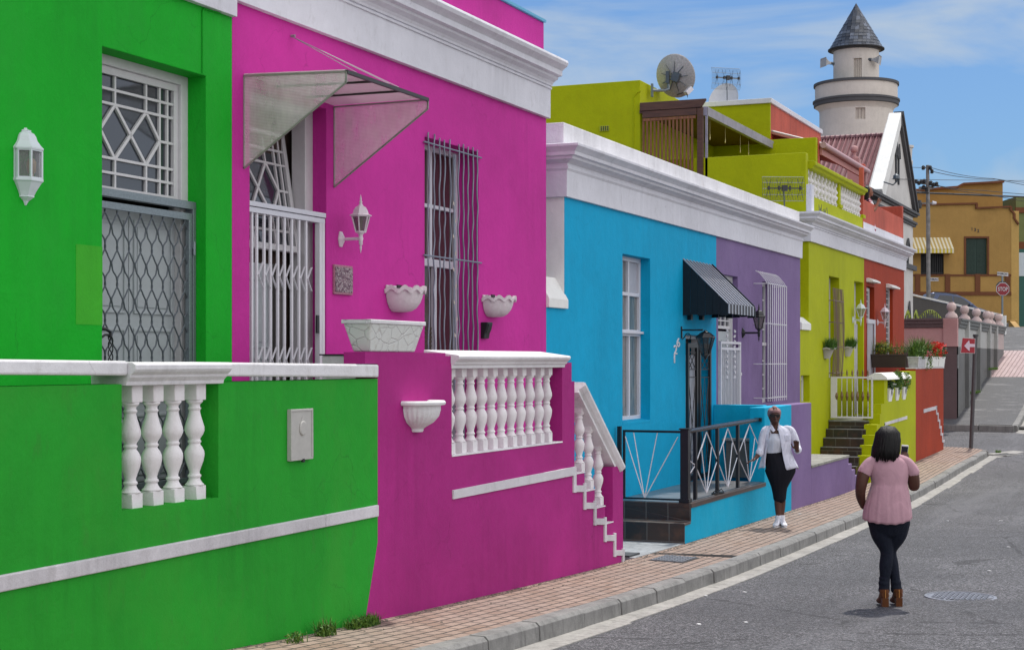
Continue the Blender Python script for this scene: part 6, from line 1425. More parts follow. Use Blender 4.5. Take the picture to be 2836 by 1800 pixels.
mb = MB(); mb.tube([(uap, Dm+.3, zr+.02), (uap, Dm+9.8, zr+.02)], .09, 6); mb.build('ridge_cap', ROOF, ms)
# minaret
dM = 76.0; mcx = at(2371, 300, dM); kM = dM/4424; zM = lambda y: Z(y, mcx[0], mcx[1]); print('minaret', mcx)
def rad(px): return px/2*kM
mn = thing('minaret', 'round cream minaret with slate cone roof, gallery and loudspeakers above the mosque roof', 'minaret', (mcx[0], mcx[1], 0))
C3 = (mcx[0], mcx[1], 0)
hd = math.atan2(-mcx[1], -mcx[0])      # direction to the street camera side
def ring_wall(mb, r, z0, z1, hole=None, th=.35, n=72):
    # cylinder wall with a recessed rectangular niche towards hole angle
    for i in range(n):
        a0, a1 = 2*math.pi*i/n, 2*math.pi*(i+1)/n; am = (a0+a1)/2
        d = (am-(hole[0] if hole else 0)+math.pi) % (2*math.pi)-math.pi
        segs = [(z0, z1, r)] if not hole or abs(d) > hole[1] else [(z0, hole[2], r), (hole[2], hole[3], r-th), (hole[3], z1, r)]
        for (za, zb, rr) in segs:
            if zb-za < .01: continue
            f = lambda a, z, q: (C3[0]+q*math.cos(a), C3[1]+q*math.sin(a), z)
            mb.add([f(a0, za, rr), f(a1, za, rr), f(a1, zb, rr), f(a0, zb, rr)], [(0,1,2,3)])
            if rr < r:
                for a in (a0, a1): mb.add([f(a, za, rr), f(a, za, r), f(a, zb, r), f(a, zb, rr)], [(0,1,2,3)])
                for z in (za, zb): mb.add([f(a0, z, rr), f(a1, z, rr), f(a1, z, r), f(a0, z, r)], [(0,1,2,3)])
mb = MB(); ring_wall(mb, rad(206)*.97, 0, zM(296), (hd+.14, .14, zM(345), zM(314)), .12); mb.build('lower_shaft', MINAR, mn, smooth=True, merge=True)
mb = MB(); ring_wall(mb, rad(124), zM(296), zM(140), (hd+.07, .18, zM(262), zM(173)), .09); mb.build('upper_shaft', MINAR, mn, smooth=True)
gz = zM(292); g1 = zM(236); R_ = rad(224)
mb = MB(); mb.lathe([(rad(200), zM(311)), (R_*.93, zM(303)), (R_, zM(298)), (R_, zM(240)), (R_-.12, zM(240)), (R_-.12, zM(285)), (.5, zM(285))], C3, 72); mb.build('gallery', MINAR, mn, smooth=True)
mb = MB(); mb.lathe([(R_+.0, zM(298)), (R_+.06, zM(296)), (R_+.07, zM(286)), (R_+.11, zM(286)), (R_+.11, zM(281)), (R_, zM(279))], C3, 72); mb.build('gallery_moulding', MGREY, mn, smooth=True)
mb = MB(); mb.lathe([(R_-.14, zM(242)), (R_+.07, zM(241)), (R_+.07, zM(234)), (R_-.14, zM(233))], C3, 72); mb.build('gallery_rim', MGREY, mn, smooth=True)
# cone of slates
SLT = Mat('roof_slates'); oi = SLT.n('ShaderNodeVertexColor'); oi.layer_name = 'tint'; c = SLT.mix(1., oi.outputs['Color'], SLT.gray(SLT.noise(12, 5, .7), .3, .7, .75, 1.2), 'MULTIPLY'); SLT = SLT.set(c, .42, spec=.5)
Rc, zb_, zt_c = rad(148), zM(139), zM(10); mb = MB(); rr = random.Random(7); tints = []; rows = 13
mb.lathe([(rad(124), zb_-.1), (Rc*.98, zb_-.02), (Rc*.98, zb_), (.01, zt_c-.02)], C3, 48); tints = [(.05, .055, .065)]*len(mb.f)
for k in range(rows):
    z0 = zb_+(zt_c-zb_)*k/rows*.985-.02; z1 = zb_+(zt_c-zb_)*(k+1)/rows; r0 = Rc*(1-k/rows)*1.0+.035; r1 = Rc*(1-(k+1)/rows)+.006
    n = max(7, int(2*math.pi*r0/.21))
    for j in range(n):
        a0, a1 = 2*math.pi*(j+(k % 2)*.5)/n, 2*math.pi*(j+1+(k % 2)*.5)/n-.012/max(r0, .2); f = lambda a, z, q: (C3[0]+q*math.cos(a), C3[1]+q*math.sin(a), z)
        dz = rr.uniform(-.012, .012)
        mb.add([f(a0, z0+dz, r0), f(a1, z0+dz, r0), f(a1, z1, r1), f(a0, z1, r1), f(a0, z0+dz, r0-.03), f(a1, z0+dz, r0-.03)], [(0,1,2,3), (1,0,4,5)])
        t = rr.choice([.045, .06, .07, .085, .11, .16]); tints += [(t*.75, t*.88, t*1.15)]*2
o = mb.build('slate_cone', SLT, mn, merge=False); at_ = o.data.color_attributes.new('tint', 'FLOAT_COLOR', 'CORNER')
ok = len(tints) == len(o.data.polygons)
for p in o.data.polygons:
    for li in p.loop_indices: at_.data[li].color = (*tints[p.index], 1)
mb = MB(); mb.lathe([(Rc*.96, zb_-.06), (Rc+.05, zb_-.03), (Rc+.05, zb_+.02), (Rc*.96, zb_+.03)], C3, 60); mb.build('eaves', IROND, mn, smooth=True)
rt = Vector((s_, -c_, 0)); fw = Vector((c_, s_, 0))
def horn(px, py, dirv, label):
    p = Vector(at(px, py, dM-1.0)); d = Vector(dirv).normalized(); t = thing('loudspeaker', label, 'loudspeaker', p, 0, 'horn loudspeakers on the minaret'); q = d.to_track_quat('Z', 'Y').to_matrix()
    mb = MB(); vs = []
    for w, h, z in ((.05, .05, 0), (.07, .06, .12), (.13, .12, .27), (.26, .20, .42), (.28, .22, .43), (.24, .18, .40)): vs += [(sx*w, sy*h, z) for sx, sy in ((-1, -1), (1, -1), (1, 1), (-1, 1))]
    mb.add([tuple(q @ Vector(v)) for v in vs], [(0,3,2,1), (20,21,22,23)]+[(r*4+j, r*4+(j+1) % 4, (r+1)*4+(j+1) % 4, (r+1)*4+j) for r in range(5) for j in range(4)]); mb.build('horn', plain('horn_grey', (.42, .42, .42), .5), t, local=True, bevel=.01)
    mb = MB(); mb.tube([tuple(q @ Vector((0, 0, -.16))), tuple(q @ Vector((0, 0, .03)))], .07, 10); mb.tube([tuple(q @ Vector((0, 0, -.1))), tuple(q @ Vector((0, 0, -.1))+rt*.0+Vector((0, 0, -.12)))], .02, 6); mb.build('driver', DARKST, t, local=True, smooth=True)
horn(2302, 176, -rt-fw*.35+Vector((0, 0, .02)), 'grey horn loudspeaker on the left side of the minaret')
horn(2412, 166, rt*.75-fw*.35+Vector((0, 0, -.12)), 'grey horn loudspeaker on the right side of the minaret')
# small round turret behind the gable
t = thing('turret', 'small grey white round turret behind the mosque gable', 'turret', at(2513, 470, 76)); mb = MB(); cc_ = at(2513, 470, 76)
zz2 = lambda y: Z(y, cc_[0], cc_[1]); mb.lathe([(.2, zz2(560)), (.2, zz2(472)), (.22, zz2(470)), (.26, zz2(452)), (.26, zz2(446)), (.2, zz2(444)), (.24, zz2(412)), (.3, zz2(410)), (.3, zz2(404)), (.1, zz2(403))], (cc_[0], cc_[1], 0), 20); mb.build('shaft', MOSQ, t, smooth=True)
# lamp bracket on the gable
p = P(2447, 497, Dm-.1); t = thing('wall_lantern', 'ornate iron lamp bracket with small bell on the mosque gable', 'wall lamp', p); mb = MB(); mb.tube([(0, 0, -.1), (.1, -.35, -.22), (.2, -.5, -.05), (.2, -.45, .05)], .03, 6); mb.lathe([(.05, 0), (.14, .02), (.12, .14), (.03, .22)], (.2, -.45, .0), 8); mb.build('bracket', DARKST, t, local=True)
# ================================================================== FAR CORNER WALL (rose / grey) with ball finials
u0 = 52.2; u1 = U(2780, FW); zt = 3.66; zm = Z(960, u0, FW); print('corner wall', u1, zm)
cwall = thing('corner_wall', 'rose and grey boundary wall with moulded capping on the far street corner', 'wall', (u0, FW, G(52)))
zm2 = Z(Z and 960, u0, FW)
mb = MB(); mb.box(u0+.02, u1, FW, FW+.3, -.6, zm2); mb.build('grey_plinth', DGREY, cwall)
mb = MB(); mb.box(u0+.02, u1-3.2, FW+.002, FW+.3, zm2, zt-.02); mb.build('grey_upper', LGREY, cwall)
mb = MB(); mb.box(u1-3.2, u1, FW+.002, FW+.3, zm2, zt-.02); mb.build('rose_grey_upper', plaster('rose_grey_plaster', (.44, .37, .35)), cwall)
mb = MB(); mb.box(u0, u0+.3, FW-.0, 14, -.6, zm2); mb.build('mauve_plinth', MAUVE, cwall)
mb = MB(); mb.box(u0+.002, u0+.3, FW, 14, zm2, zt-.02); mb.build('rose_end_wall', ROSE, cwall)
D1 = DD(2612, u0); mb = MB(); mb.box(u0-.04, u0+.2, FW-.02, D1, zm2+.0, zt); mb.build('rose_pier', ROSE, cwall, bevel=.01)
mb = MB(); 
for o, a, b in ((.03, -.30, -.27), (.05, -.27, -.17), (.09, -.17, -.06), (.13, -.06, 0)): mb.box(u0-o, u0+.1, D1, 14, zt+a, zt+b)
mb.build('mauve_capping', MAUVE, cwall, merge=False)
MGC = plaster('capping_grey', (.17, .175, .17)); mb = MB(); ep = .0
for o, a, b in ((.03, -.30, -.27), (.05, -.27, -.17), (.09, -.17, -.06), (.13, -.06, 0)): mb.box(u0+.25, u1, FW-o, FW+.2, zt+a, zt+b)
mb.build('grey_capping', MGC, cwall, merge=False)
for i, x in enumerate((2683.5, 2715, 2743, 2751, 2762)):
    q = U(x, FW-.1); 
    if i == 3: continue
    mb = MB(); mb.box(q-.16, q+.16, FW-.13, FW+.1, zm2, zt-.005); mb.box(q-.16, q+.16, FW-.13, FW+.1, -.5, zm2-.003); mb.build('pier', (LGREY), cwall, bevel=.01, merge=False) if 0 else None
    mb = MB(); mb.box(q-.16, q+.16, FW-.12, FW+.1, zm2, zt-.008); mb.build('pier', LGREY, cwall)
    mb = MB(); mb.box(q-.16, q+.16, FW-.12, FW+.1, -.5, zm2-.001); mb.build('pier_plinth', DGREY, cwall)
for x0, y0 in ((2652, 985), (2687, 985)):
    q = U(x0, FW); mb = MB(); mb.box(q-.1, q+.1, FW-.02, FW, Z(1020, q, FW), Z(982, q, FW)); mb.build('vent_grille', plain('vent_plate', (.20, .20, .20), .6, var=.5, scale=30), cwall)
balls = [(2635, 857), (2671, 867), (2704, 873), (2733, 878), (2743, 880), (2766, 883)]
labs = ['ball finial at the corner pier of the rose wall', 'second ball finial from the rose corner pier', 'third ball finial from the rose corner pier', 'fourth ball finial, just left of a close pair partner', 'fifth ball finial, right one of the close pair', 'last ball finial at the far end of the grey wall']
mb = MB(); mb.lathe([(.20, 0), (.20, .05), (.17, .11), (.10, .18), (.085, .22)]+[(max(.085, .155*math.sin(t)), .35-.155*math.cos(t)) for t in [.5+i*.25 for i in range(11)]]+[(.01, .505)], n=20)
proto = mb.build('ball', plaster('ball_cream_rose', (.58, .45, .42)), None, smooth=True, local=True); pm = proto.data; bpy.data.objects.remove(proto)
for (x, y), lb_ in zip(balls, labs):
    q = U(x, FW+.1); o = bpy.data.objects.new('ball_finial', pm); COL.objects.link(o); o.location = (q, FW+.1, zt); o.scale = (.98,)*3; tag(o, lb_, 'finial', 'ball finials on the corner wall')
# palm frond rising behind the end wall
pp = at(2532, 884, 51.5); mb = MB(); rr = random.Random(4); zz0 = zt-1.2
for s0, tip in ((0, .95), (.1, -.25), (.2, .2)):
    pts = []
    for i in range(15):
        t = i/14; pts.append(Vector((pp[0]+.6, pp[1]+.15-t*tip, zt-.25+.55*math.sin(t*2.7)-(.1*t if tip > 1 else 0))))
    mb.tube(pts, .012, 5)
    for i in range(2, 15):
        for sd in (-1, 1):
            for k in range(3):
                p = pts[i]; d = Vector((sd*.5, -tip*.2*rr.uniform(.3, 1), -rr.uniform(.2, .9))).normalized()*rr.uniform(.16, .3); e = Vector((.0, .012, .01)); mb.add([p-e, p+e, p+d], [(0,1,2)])
t = tag(mb.build('palm', LEAFY, None, merge=False), 'arching yellow green palm frond above the rose end wall', 'palm')
# ================================================================== RAMP WALL, CAR, MUSTARD BUILDING
uR = 72.0; Da, Db2 = DD(2528, uR), DD(2768, uR); za, zb3 = Z(816, uR, Da), Z(872, uR, Db2); print('ramp', Da, Db2, za, zb3)
rp = thing('ramp_wall', 'dark grey retaining wall with a white sloping top edge below the parked car', 'wall', (uR, Db2, G(72)))
mb = MB(); mb.prism([(uR, Da+1, 0), (uR, Db2, 0), (uR, Db2, zb3-.05), (uR, Da+1, za+.18)], (.3, 0, 0)); mb.build('wall', RGREY, rp)
mb = MB(); mb.prism([(uR-.05, Db2-.1, zb3-.05), (uR-.05, Da+1, za+.20), (uR-.05, Da+1, za+.28), (uR-.05, Db2-.1, zb3+.03)], (.4, 0, 0)); mb.build('white_edge', CREAMW, rp)
mb = MB(); mb.box(uR-.06, uR+.3, Db2-.26, Db2-.0, 2.6, zb3-.03); mb.build('end_pier', CREAMW, rp)
mb = MB(); mb.prism([(uR+.3, 8, 3.5), (uR+.3, Da+6, 5.3), (uR+7, Da+6, 5.5), (uR+7, 8, 3.9)], (0, 0, .2)); mb.prism([(uR+.3, 8.0, 0), (uR+.3, Da+6, 0), (uR+7, Da+6, 0), (uR+7, 8, 0)], (0, 0, 3.5)); tag(mb.build('upper_street', ASPH2, None, merge=False), kind='structure')
# car: side view, nose to the right (towards -D), pitched down the slope
CARP = plain('slate_blue_car_paint', (.075, .095, .16), .28, .5, var=.04); CARG = Mat('tinted_car_glass').set((.012, .014, .018), .05, spec=.8)
TYRE = plain('tyre_rubber', (.02, .02, .02), .8); RIM = plain('alloy_rim', (.4, .4, .42), .3, .8)
xc0, xc1 = 2576, 2790; dC = 75.0; kC = dC/4424
org = at(2573, 850, dC); car = thing('parked_car', 'slate blue estate car parked nose down behind the grey ramp wall', 'car', org)
# local: x = towards the right of the picture, z up, y = depth; profile in photo pixels
car.rotation_euler = (0, 0, TH-math.pi/2)
prof = [(0, 862), (0, 838), (1, 824), (8, 811.5), (18, 809), (48, 810.5), (83, 816.5), (100, 824), (117, 836), (134, 851), (150, 856), (166, 862), (182, 869), (194, 878), (198, 890), (196, 905), (180, 908), (30, 876), (4, 869)]
lx = lambda x: x*kC; lz = lambda y: (850-y)*kC
mb = MB(); W2 = 1.72; n = len(prof); secs = []
for y, k in ((0, .0), (.06, .0), (.06, 0)): pass
vs = []
roof = lambda i, yy: 1 if yy < 846 else 0
for s, ins in ((0, 0), (1, 0)):
    for x, y in prof:
        off = .22*max(0, min(1, (850-y)/42)); vs.append((lx(x), (off if s == 0 else W2-off), lz(y)))
mb.add(vs, [tuple(range(n)), tuple(range(2*n-1, n-1, -1))]+[(i, (i+1) % n, n+(i+1) % n, n+i) for i in range(n)]); mb.build('body', CARP, car, local=True, bevel=.05, smooth=True, seg=3)
def glass(pts, name='side_window'):
    mb = MB(); vs = [(lx(x), .22*max(0, min(1, (850-y)/42))-.008, lz(y)) for x, y in pts]; mb.prism(vs, (0, .02, 0)); return mb.build(name, CARG, car, local=True)
glass([(22, 832), (33, 817), (67, 819), (67, 843)]); glass([(70, 844), (70, 819.5), (92, 824.5), (109, 837), (123, 852)]); glass([(1.5, 832), (5, 816), (20, 812.5), (18, 820), (10, 830)], 'rear_quarter_window')
mb = MB(); mb.bar((lx(18), .25, lz(808)), (lx(80), .25, lz(813.5)), .04, .04); mb.build('roof_rail', BLACK, car, local=True)
mb = MB(); mb.box(lx(110), lx(121), -.16, .05, lz(849), lz(841)); mb.build('wing_mirror', CARP, car, local=True, bevel=.03)
mb = MB(); mb.tube([(lx(17), .4, lz(808)), (lx(11), .4, lz(799))], .008, 4); mb.build('aerial', BLACK, car, local=True)
for x, yw in ((34, 878), (165, 905)):
    mb = MB(); mb.lathe([(.33, 0), (.33, .22)], n=24); mb.v = [(lx(x)+a, .02+c, lz(yw)+b) for a, b, c in mb.v]; w = mb.build('wheel', TYRE, car, local=True, bevel=.02)
    mb = MB(); mb.lathe([(.2, -.01), (.2, .1)], n=16); mb.v = [(lx(x)+a, .02+c, lz(yw)+b) for a, b, c in mb.v]; mb.build('rim', RIM, w, local=True)
mb = MB(); mb.box(lx(186), lx(195), .1, .5, lz(884), lz(876)); mb.build('headlight', METW, car, local=True, bevel=.02)
# mustard building: façade square to the camera direction; local frame right/depth
dY = 92.0; org = at(2520, 1000, dY); kY = dY/4424; yx = lambda x: (x-2520)*kY; yz = lambda y: (1000-y)*kY
yb = thing('mustard_building', 'mustard yellow building numbered 132 with shuttered window and brown trim', 'building', org); yb.rotation_euler = (0, 0, TH-math.pi/2)
H0 = -3.
mb = MB(); top = [(-40, 571), (185, 564), (185, 578), (280, 572)]
holes = [(yx(2550), yx(2614), yz(764), yz(702)), (yx(2675), yx(2734), yz(761), yz(660))]
mb.wall('u', yx(2440), yx(2800), H0, yz(578), 0, .4, holes); mb.v = [(x, y, z) for x, y, z in mb.v]
mb.box(yx(2440), yx(2703.5), 0, .4, yz(578), yz(566)); 
mb.build('wall', MUST, yb, local=True, merge=False)
mb = MB(); mb.box(yx(2440), yx(2800), .42, 6, H0, yz(590)); mb.build('house_body', MUST, yb, local=True)
mb = MB(); mb.box(yx(2800), yx(2822), -.02, 5, H0, yz(585)); mb.build('side_pilaster', plaster('pale_mustard', (.55, .35, .11)), yb, local=True, bevel=.02)
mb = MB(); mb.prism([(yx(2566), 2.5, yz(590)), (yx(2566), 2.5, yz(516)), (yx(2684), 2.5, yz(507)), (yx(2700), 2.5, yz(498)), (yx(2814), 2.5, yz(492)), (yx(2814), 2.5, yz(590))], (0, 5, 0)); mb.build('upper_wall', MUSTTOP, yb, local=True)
mb = MB(); 
for (a, b), (c, d) in (((2562, 515), (2684, 506)), ((2684, 506), (2700, 497)), ((2700, 497), (2815, 491))): mb.bar((yx(a), 2.4, yz(b)), (yx(c), 2.4, yz(d)), .3, .12)
mb.build('upper_coping', BRICKR, yb, local=True)
mb = MB()
for (a, b), (c, d) in (((2440, 570), (2706, 564)), ((2704, 564), (2704, 579)), ((2703, 577), (2799, 573)), ((2799, 573), (2799, 583)), ((2799, 583), (2808, 592)), ((2808, 592), (2808, 606)), ((2808, 606), (2820, 622))): mb.bar((yx(a), -.06, yz(b)), (yx(c), -.06, yz(d)), .14, .1)
mb.build('coping', BRICKR, yb, local=True, merge=False)
mb = MB(); mb.box(yx(2440), yx(2800), -.05, 0, yz(765), yz(760)); mb.box(yx(2440), yx(2800), -.07, 0, yz(818), yz(808)); 
for x in (2534, 2617, 2700, 2783): mb.box(yx(x), yx(x+14), -.08, 0, yz(809), yz(759))
mb.build('brown_band', BRICKR, yb, local=True, merge=False)
SHUT = plain('dark_green_shutter', (.012, .045, .03), .5, var=.1); mb = MB(); mb.box(yx(2675), yx(2734), .15, .2, yz(761), yz(660)); f = mb.build('shuttered_window', SHUT, yb, local=True)
mb = MB(); mb.wall('u', yx(2670), yx(2739), yz(762), yz(655), -.05, .12, [(yx(2675), yx(2734), yz(780), yz(660))]); mb.build('frame', BRICKR, f, local=True)
mb = MB()
for i in range(30): z = yz(758-i*3.3); mb.box(yx(2678), yx(2703), .11, .155, z, z+.03); mb.box(yx(2706), yx(2731), .11, .155, z, z+.03)
mb.build('louvres', SHUT, f, local=True)
mb = MB(); mb.box(yx(2550), yx(2614), .25, .3, yz(764), yz(702)); f = mb.build('window', interior('black_room', (.012, .012, .014)), yb, local=True)
mb = MB()
for i in range(13): x = yx(2552+i*5); mb.box(x, x+.025, .08, .1, yz(764), yz(704))
mb.box(yx(2550), yx(2614), .07, .11, yz(757), yz(755.5)); mb.build('window_bars', BLACK, f, local=True)
for ch, x, y in (('1', 2692, 635), ('3', 2700.5, 637), ('2', 2709, 640)):
    me = text_mesh(ch, .26, .01); me.transform(Matrix.Translation((yx(x), -.01, yz(y))) @ Matrix.Rotation(math.pi/2, 4, 'X')); me.materials.clear(); me.materials.append(BLACK); o = bpy.data.objects.new('house_number', me); COL.objects.link(o); o.parent = yb
mb = MB(); mb.box(yx(2565), yx(2598.5), -.04, -.01, yz(778.5), yz(769.5)); mb.build('street_nameplate', METW, yb, local=True)
me = text_mesh('ENMAU', .155, .006); me.transform(Matrix.Translation((yx(2585), -.05, yz(774))) @ Matrix.Rotation(math.pi/2, 4, 'X')); me.materials.clear(); me.materials.append(BLACK); o = bpy.data.objects.new('lettering', me); COL.objects.link(o); o.parent = yb
# striped awning
aws = thing('striped_awning', 'yellow and white striped awning over the barred window of the mustard building', 'awning', org); aws.rotation_euler = (0, 0, TH-math.pi/2)
YEL, CRM = plain('awning_yellow', (.50, .34, .10), .7), plain('awning_cream', (.72, .66, .48), .7); YEL2 = plain('valance_yellow', (.62, .46, .02), .7)
mb = MB(); n = 26; x0, x1 = 2500, 2630
for i in range(n):
    a, b = yx(x0+(x1-x0)*i/n), yx(x0+(x1-x0)*(i+1)/n); m = 1 if i % 2 else 0; m = 1 if (i*1.0) % 2 else 0
    w = .3 if m else 0
    mb.prism([(a, -.0, yz(658)), (b, 0, yz(658)), (b, -.9, yz(693)), (a, -.9, yz(693))], (0, 0, -.02), m); mb.prism([(a, -.9, yz(693)), (b, -.9, yz(693)), (b, -.9, yz(704)), (a, -.9, yz(704))], (0, .02, 0), 2 if not m else 1)
mb.prism([(yx(x1), 0, yz(658)), (yx(x1), -.9, yz(693)), (yx(x1), -.9, yz(704)), (yx(x1), 0, yz(704))], (.01, 0, 0), 2); mb.build('canvas', [YEL, CRM, YEL2], aws, local=True, merge=False)
# front garden wall of the mustard building and the green house beyond
g = thing('garden_wall', 'mustard low garden wall at the right foot of the mustard building', 'wall', at(2812, 905, 84)); g.rotation_euler = (0, 0, TH-math.pi/2)
mb = MB(); mb.box(-.3, .1, 0, 2, -1.5, .35); mb.box(.1, 3, -.0, .3, -1.5, .0); mb.prism([(-.3, -1, -1.5), (-.3, 0, -1.5), (-.3, 0, .3), (-.3, -1, -.1)], (.3, 0, 0)); mb.build('wall', MUST, g, local=True, bevel=.02, merge=False)
gh2 = thing('far_house', 'green house with teal door at the right edge beyond the mustard building', 'house', at(2830, 880, 96)); gh2.rotation_euler = (0, 0, TH-math.pi/2)
k9 = 96/4424; mb = MB(); mb.box(-.35, 5, 0, 5, -3, (880-545)*k9); mb.build('wall', plaster('sage_green', (.17, .20, .08)), gh2, local=True)
mb = MB(); mb.box(-.3, 5, -.05, 0, (880-690)*k9, (880-670)*k9); mb.box(-.4, 5, -.1, 0, (880-590)*k9, (880-575)*k9); mb.build('trim', BRICKR, gh2, local=True)
mb = MB(); mb.box(-.28, .4, -.06, 0, -1, (880-690)*k9); q = mb.build('door', plain('teal_paint', (.01, .10, .08), .5), gh2, local=True); mb = MB(); mb.box(-.2, .3, -.1, -.05, (880-765)*k9, (880-700)*k9); mb.build('pane', plain('pale_pane', (.5, .6, .68), .3), q, local=True)
gh3 = thing('far_house', 'grey roofed house far behind the mustard building', 'house', at(2545, 560, 120)); k8 = 120/4424; gh3.rotation_euler = (0, 0, TH-math.pi/2)
mb = MB(); mb.box(-2, 1.2, 0, 4, -8, .2); mb.build('wall', MUST, gh3, local=True); mb = MB(); mb.prism([(-2.3, -.3, .2), (1.3, -.3, .2), (.9, 1.5, .5), (-2, 1.5, .5)], (0, 3, .0)); mb.build('roof', plain('slate_grey_roof', (.18, .19, .21), .6), gh3, local=True)
# ================================================================== POLES, SIGNS, WIRES
POLEM = plain('weathered_pole_wood', (.22, .21, .20), .7, var=.4, scale=5)
pd_ = 73.5; pb_ = at(2572, 830, pd_); pt = at(2569, 458, pd_); zp_ = lambda y: (HY-y)/F*pd_+CH
po = thing('utility_pole', 'tall grey utility pole with insulators and a lamp arm in front of the mustard building', 'utility pole', (pb_[0], pb_[1], 3.2))
mb = MB(); mb.tube([(pb_[0], pb_[1], 3), (pb_[0]*.5+pt[0]*.5, pb_[1]*.5+pt[1]*.5, zp_(600)), (pt[0], pt[1], zp_(458))], [.10, .095, .075], 12); mb.build('mast', POLEM, po, smooth=True)
mb = MB()
def pr2(x, y, d=pd_): return at(x, y, d)
mb.bar(pr2(2535, 505), pr2(2600, 516), .08, .08); mb.bar(pr2(2545, 522), pr2(2585, 520), .09, .14); mb.bar(pr2(2540, 564), pr2(2592, 563), .07, .07); mb.bar(pr2(2556, 466), pr2(2580, 462), .06, .06); mb.build('crossarm', POLEM, po, merge=False)
for x, y in ((2537, 503), (2545, 507), (2552, 504), (2560, 502), (2578, 507), (2586, 512), (2594, 510), (2557, 465), (2576, 465), (2581, 475), (2558, 519), (2566, 524)): c = pr2(x, y, pd_-.15); mb = MB(); mb.lathe([(.05, -.1), (.09, -.05), (.06, .0), (.09, .04), (.04, .1)], c, 8); mb.build('insulator', IROND, po)
mb = MB(); c = pr2(2544, 566, pd_-.2); mb.lathe([(.13, -.2), (.15, 0), (.12, .18)], c, 10); mb.build('transformer', BLACK, po, smooth=True)
mb = MB(); mb.tube([pr2(2582, 562, pd_-.2), pr2(2593, 563, pd_-.2)], [.09, .06], 8); mb.build('lamp_head', METW, po, smooth=True)
def wire(lab, pts, r, sag=0):
    mb = MB(); P0 = [Vector(at(*p)) for p in pts]; out = []
    for a, b in zip(P0, P0[1:]):
        for i in range(10): t = i/10; q = a.lerp(b, t); q.z -= sag*4*t*(1-t); out.append(q)
    out.append(P0[-1]); mb.tube(out, r, 5); return tag(mb.build('overhead_cable', CABL, None, smooth=True), lab, 'cable', 'overhead cables by the utility pole')
CABL = plain('black_cable', (.02, .02, .022), .6)
wire('thick double cable running from the mosque wall past the pole to the right', [(2424, 527, 66), (2560, 535, 73.2), (2836, 546, 80), (2990, 552, 84)], .045)
wire('thin upper cable from the pole top towards the right edge', [(2576, 464, 73.2), (2750, 495, 80), (2990, 512, 86)], .014, .1)
wire('second thin cable from the pole top drooping over the mustard roof', [(2581, 475, 73.2), (2760, 497, 80), (2990, 530, 86)], .016, .1)
wire('straight thin cable crossing level above the mustard roof', [(2440, 496, 62), (2620, 499, 74), (2990, 502, 90)], .013)
wire('cable fanning down from the crossarm to the right', [(2594, 514, 73.2), (2720, 528, 77), (2990, 546, 86)], .016, .05)
wire('lowest cable fanning from the crossarm across the mustard wall', [(2600, 516, 73.2), (2740, 540, 77), (2990, 580, 86)], .014, .05)
wire('thin cable from the pole top to the mosque turret on the left', [(2556, 465, 73.2), (2520, 464, 74)], .012)
wire('cable from the mosque gable to the crossarm', [(2412, 516, 64), (2470, 523, 68), (2566, 532, 73.1)], .014)
# STOP sign
dS = 76.0; kS = dS/4424; so = at(2776, 905, dS); ss = thing('stop_sign', 'red octagonal STOP sign with a CHURCH street nameplate on its grey post', 'road sign', so); ss.rotation_euler = (0, 0, TH-math.pi/2)
sx = lambda x: (x-2776)*kS; sz = lambda y: (905-y)*kS
mb = MB(); mb.tube([(0, 0, -2), (0, 0, sz(760))], .045, 10); mb.build('post', GALV, ss, local=True, smooth=True)
REDS = plain('sign_red', (.26, .008, .02), .4, var=.08); WS = plain('sign_white', (.62, .60, .60), .4, var=.05); GS = plain('sign_back_grey', (.06, .065, .07), .6)
def octo(r, y, th, mat, name, c=(2776, 801)):
    mb = MB(); mb.prism([(sx(c[0])+r*math.cos(math.pi/8+i*math.pi/4), y, sz(c[1])+r*math.sin(math.pi/8+i*math.pi/4)) for i in range(8)], (0, th, 0)); return mb.build(name, mat, ss, local=True)
octo(.33, -.07, .015, WS, 'plate'); octo(.303, -.075, .01, REDS, 'face')
mb = MB(); mb.lathe([(.30, 0), (.30, .012)], n=32); mb.v = [(sx(2775)+a, -.035+c, sz(796)+b) for a, b, c in mb.v]; mb.build('rear_disc', GS, ss, local=True)
def stext(txt, size, x, y, z, rot, mat, par, sxk=1, name='lettering'):
    me = text_mesh(txt, size, .004); me.transform(Matrix.Translation((x, y, z)) @ Matrix.Rotation(rot, 4, 'Y') @ Matrix.Rotation(math.pi/2, 4, 'X') @ Matrix.Scale(sxk, 4, (1, 0, 0))); me.materials.clear(); me.materials.append(mat); o = bpy.data.objects.new(name, me); COL.objects.link(o); o.parent = par; return o
stext('STOP', .27, sx(2776), -.082, sz(801.5), 0, WS, ss, .72)
mb = MB(); mb.prism([(sx(2761), -.05, sz(763)), (sx(2791.5), -.05, sz(765.5)), (sx(2791.5), -.05, sz(755.5)), (sx(2761.5), -.05, sz(753))], (0, .02, 0)); mb.build('nameplate', WS, ss, local=True)
stext('CHURCH', .125, sx(2773), -.06, sz(758.5), .08, BLACK, ss, .88); stext('ST', .06, sx(2788.5), -.06, sz(760), .08, BLACK, ss, .9)
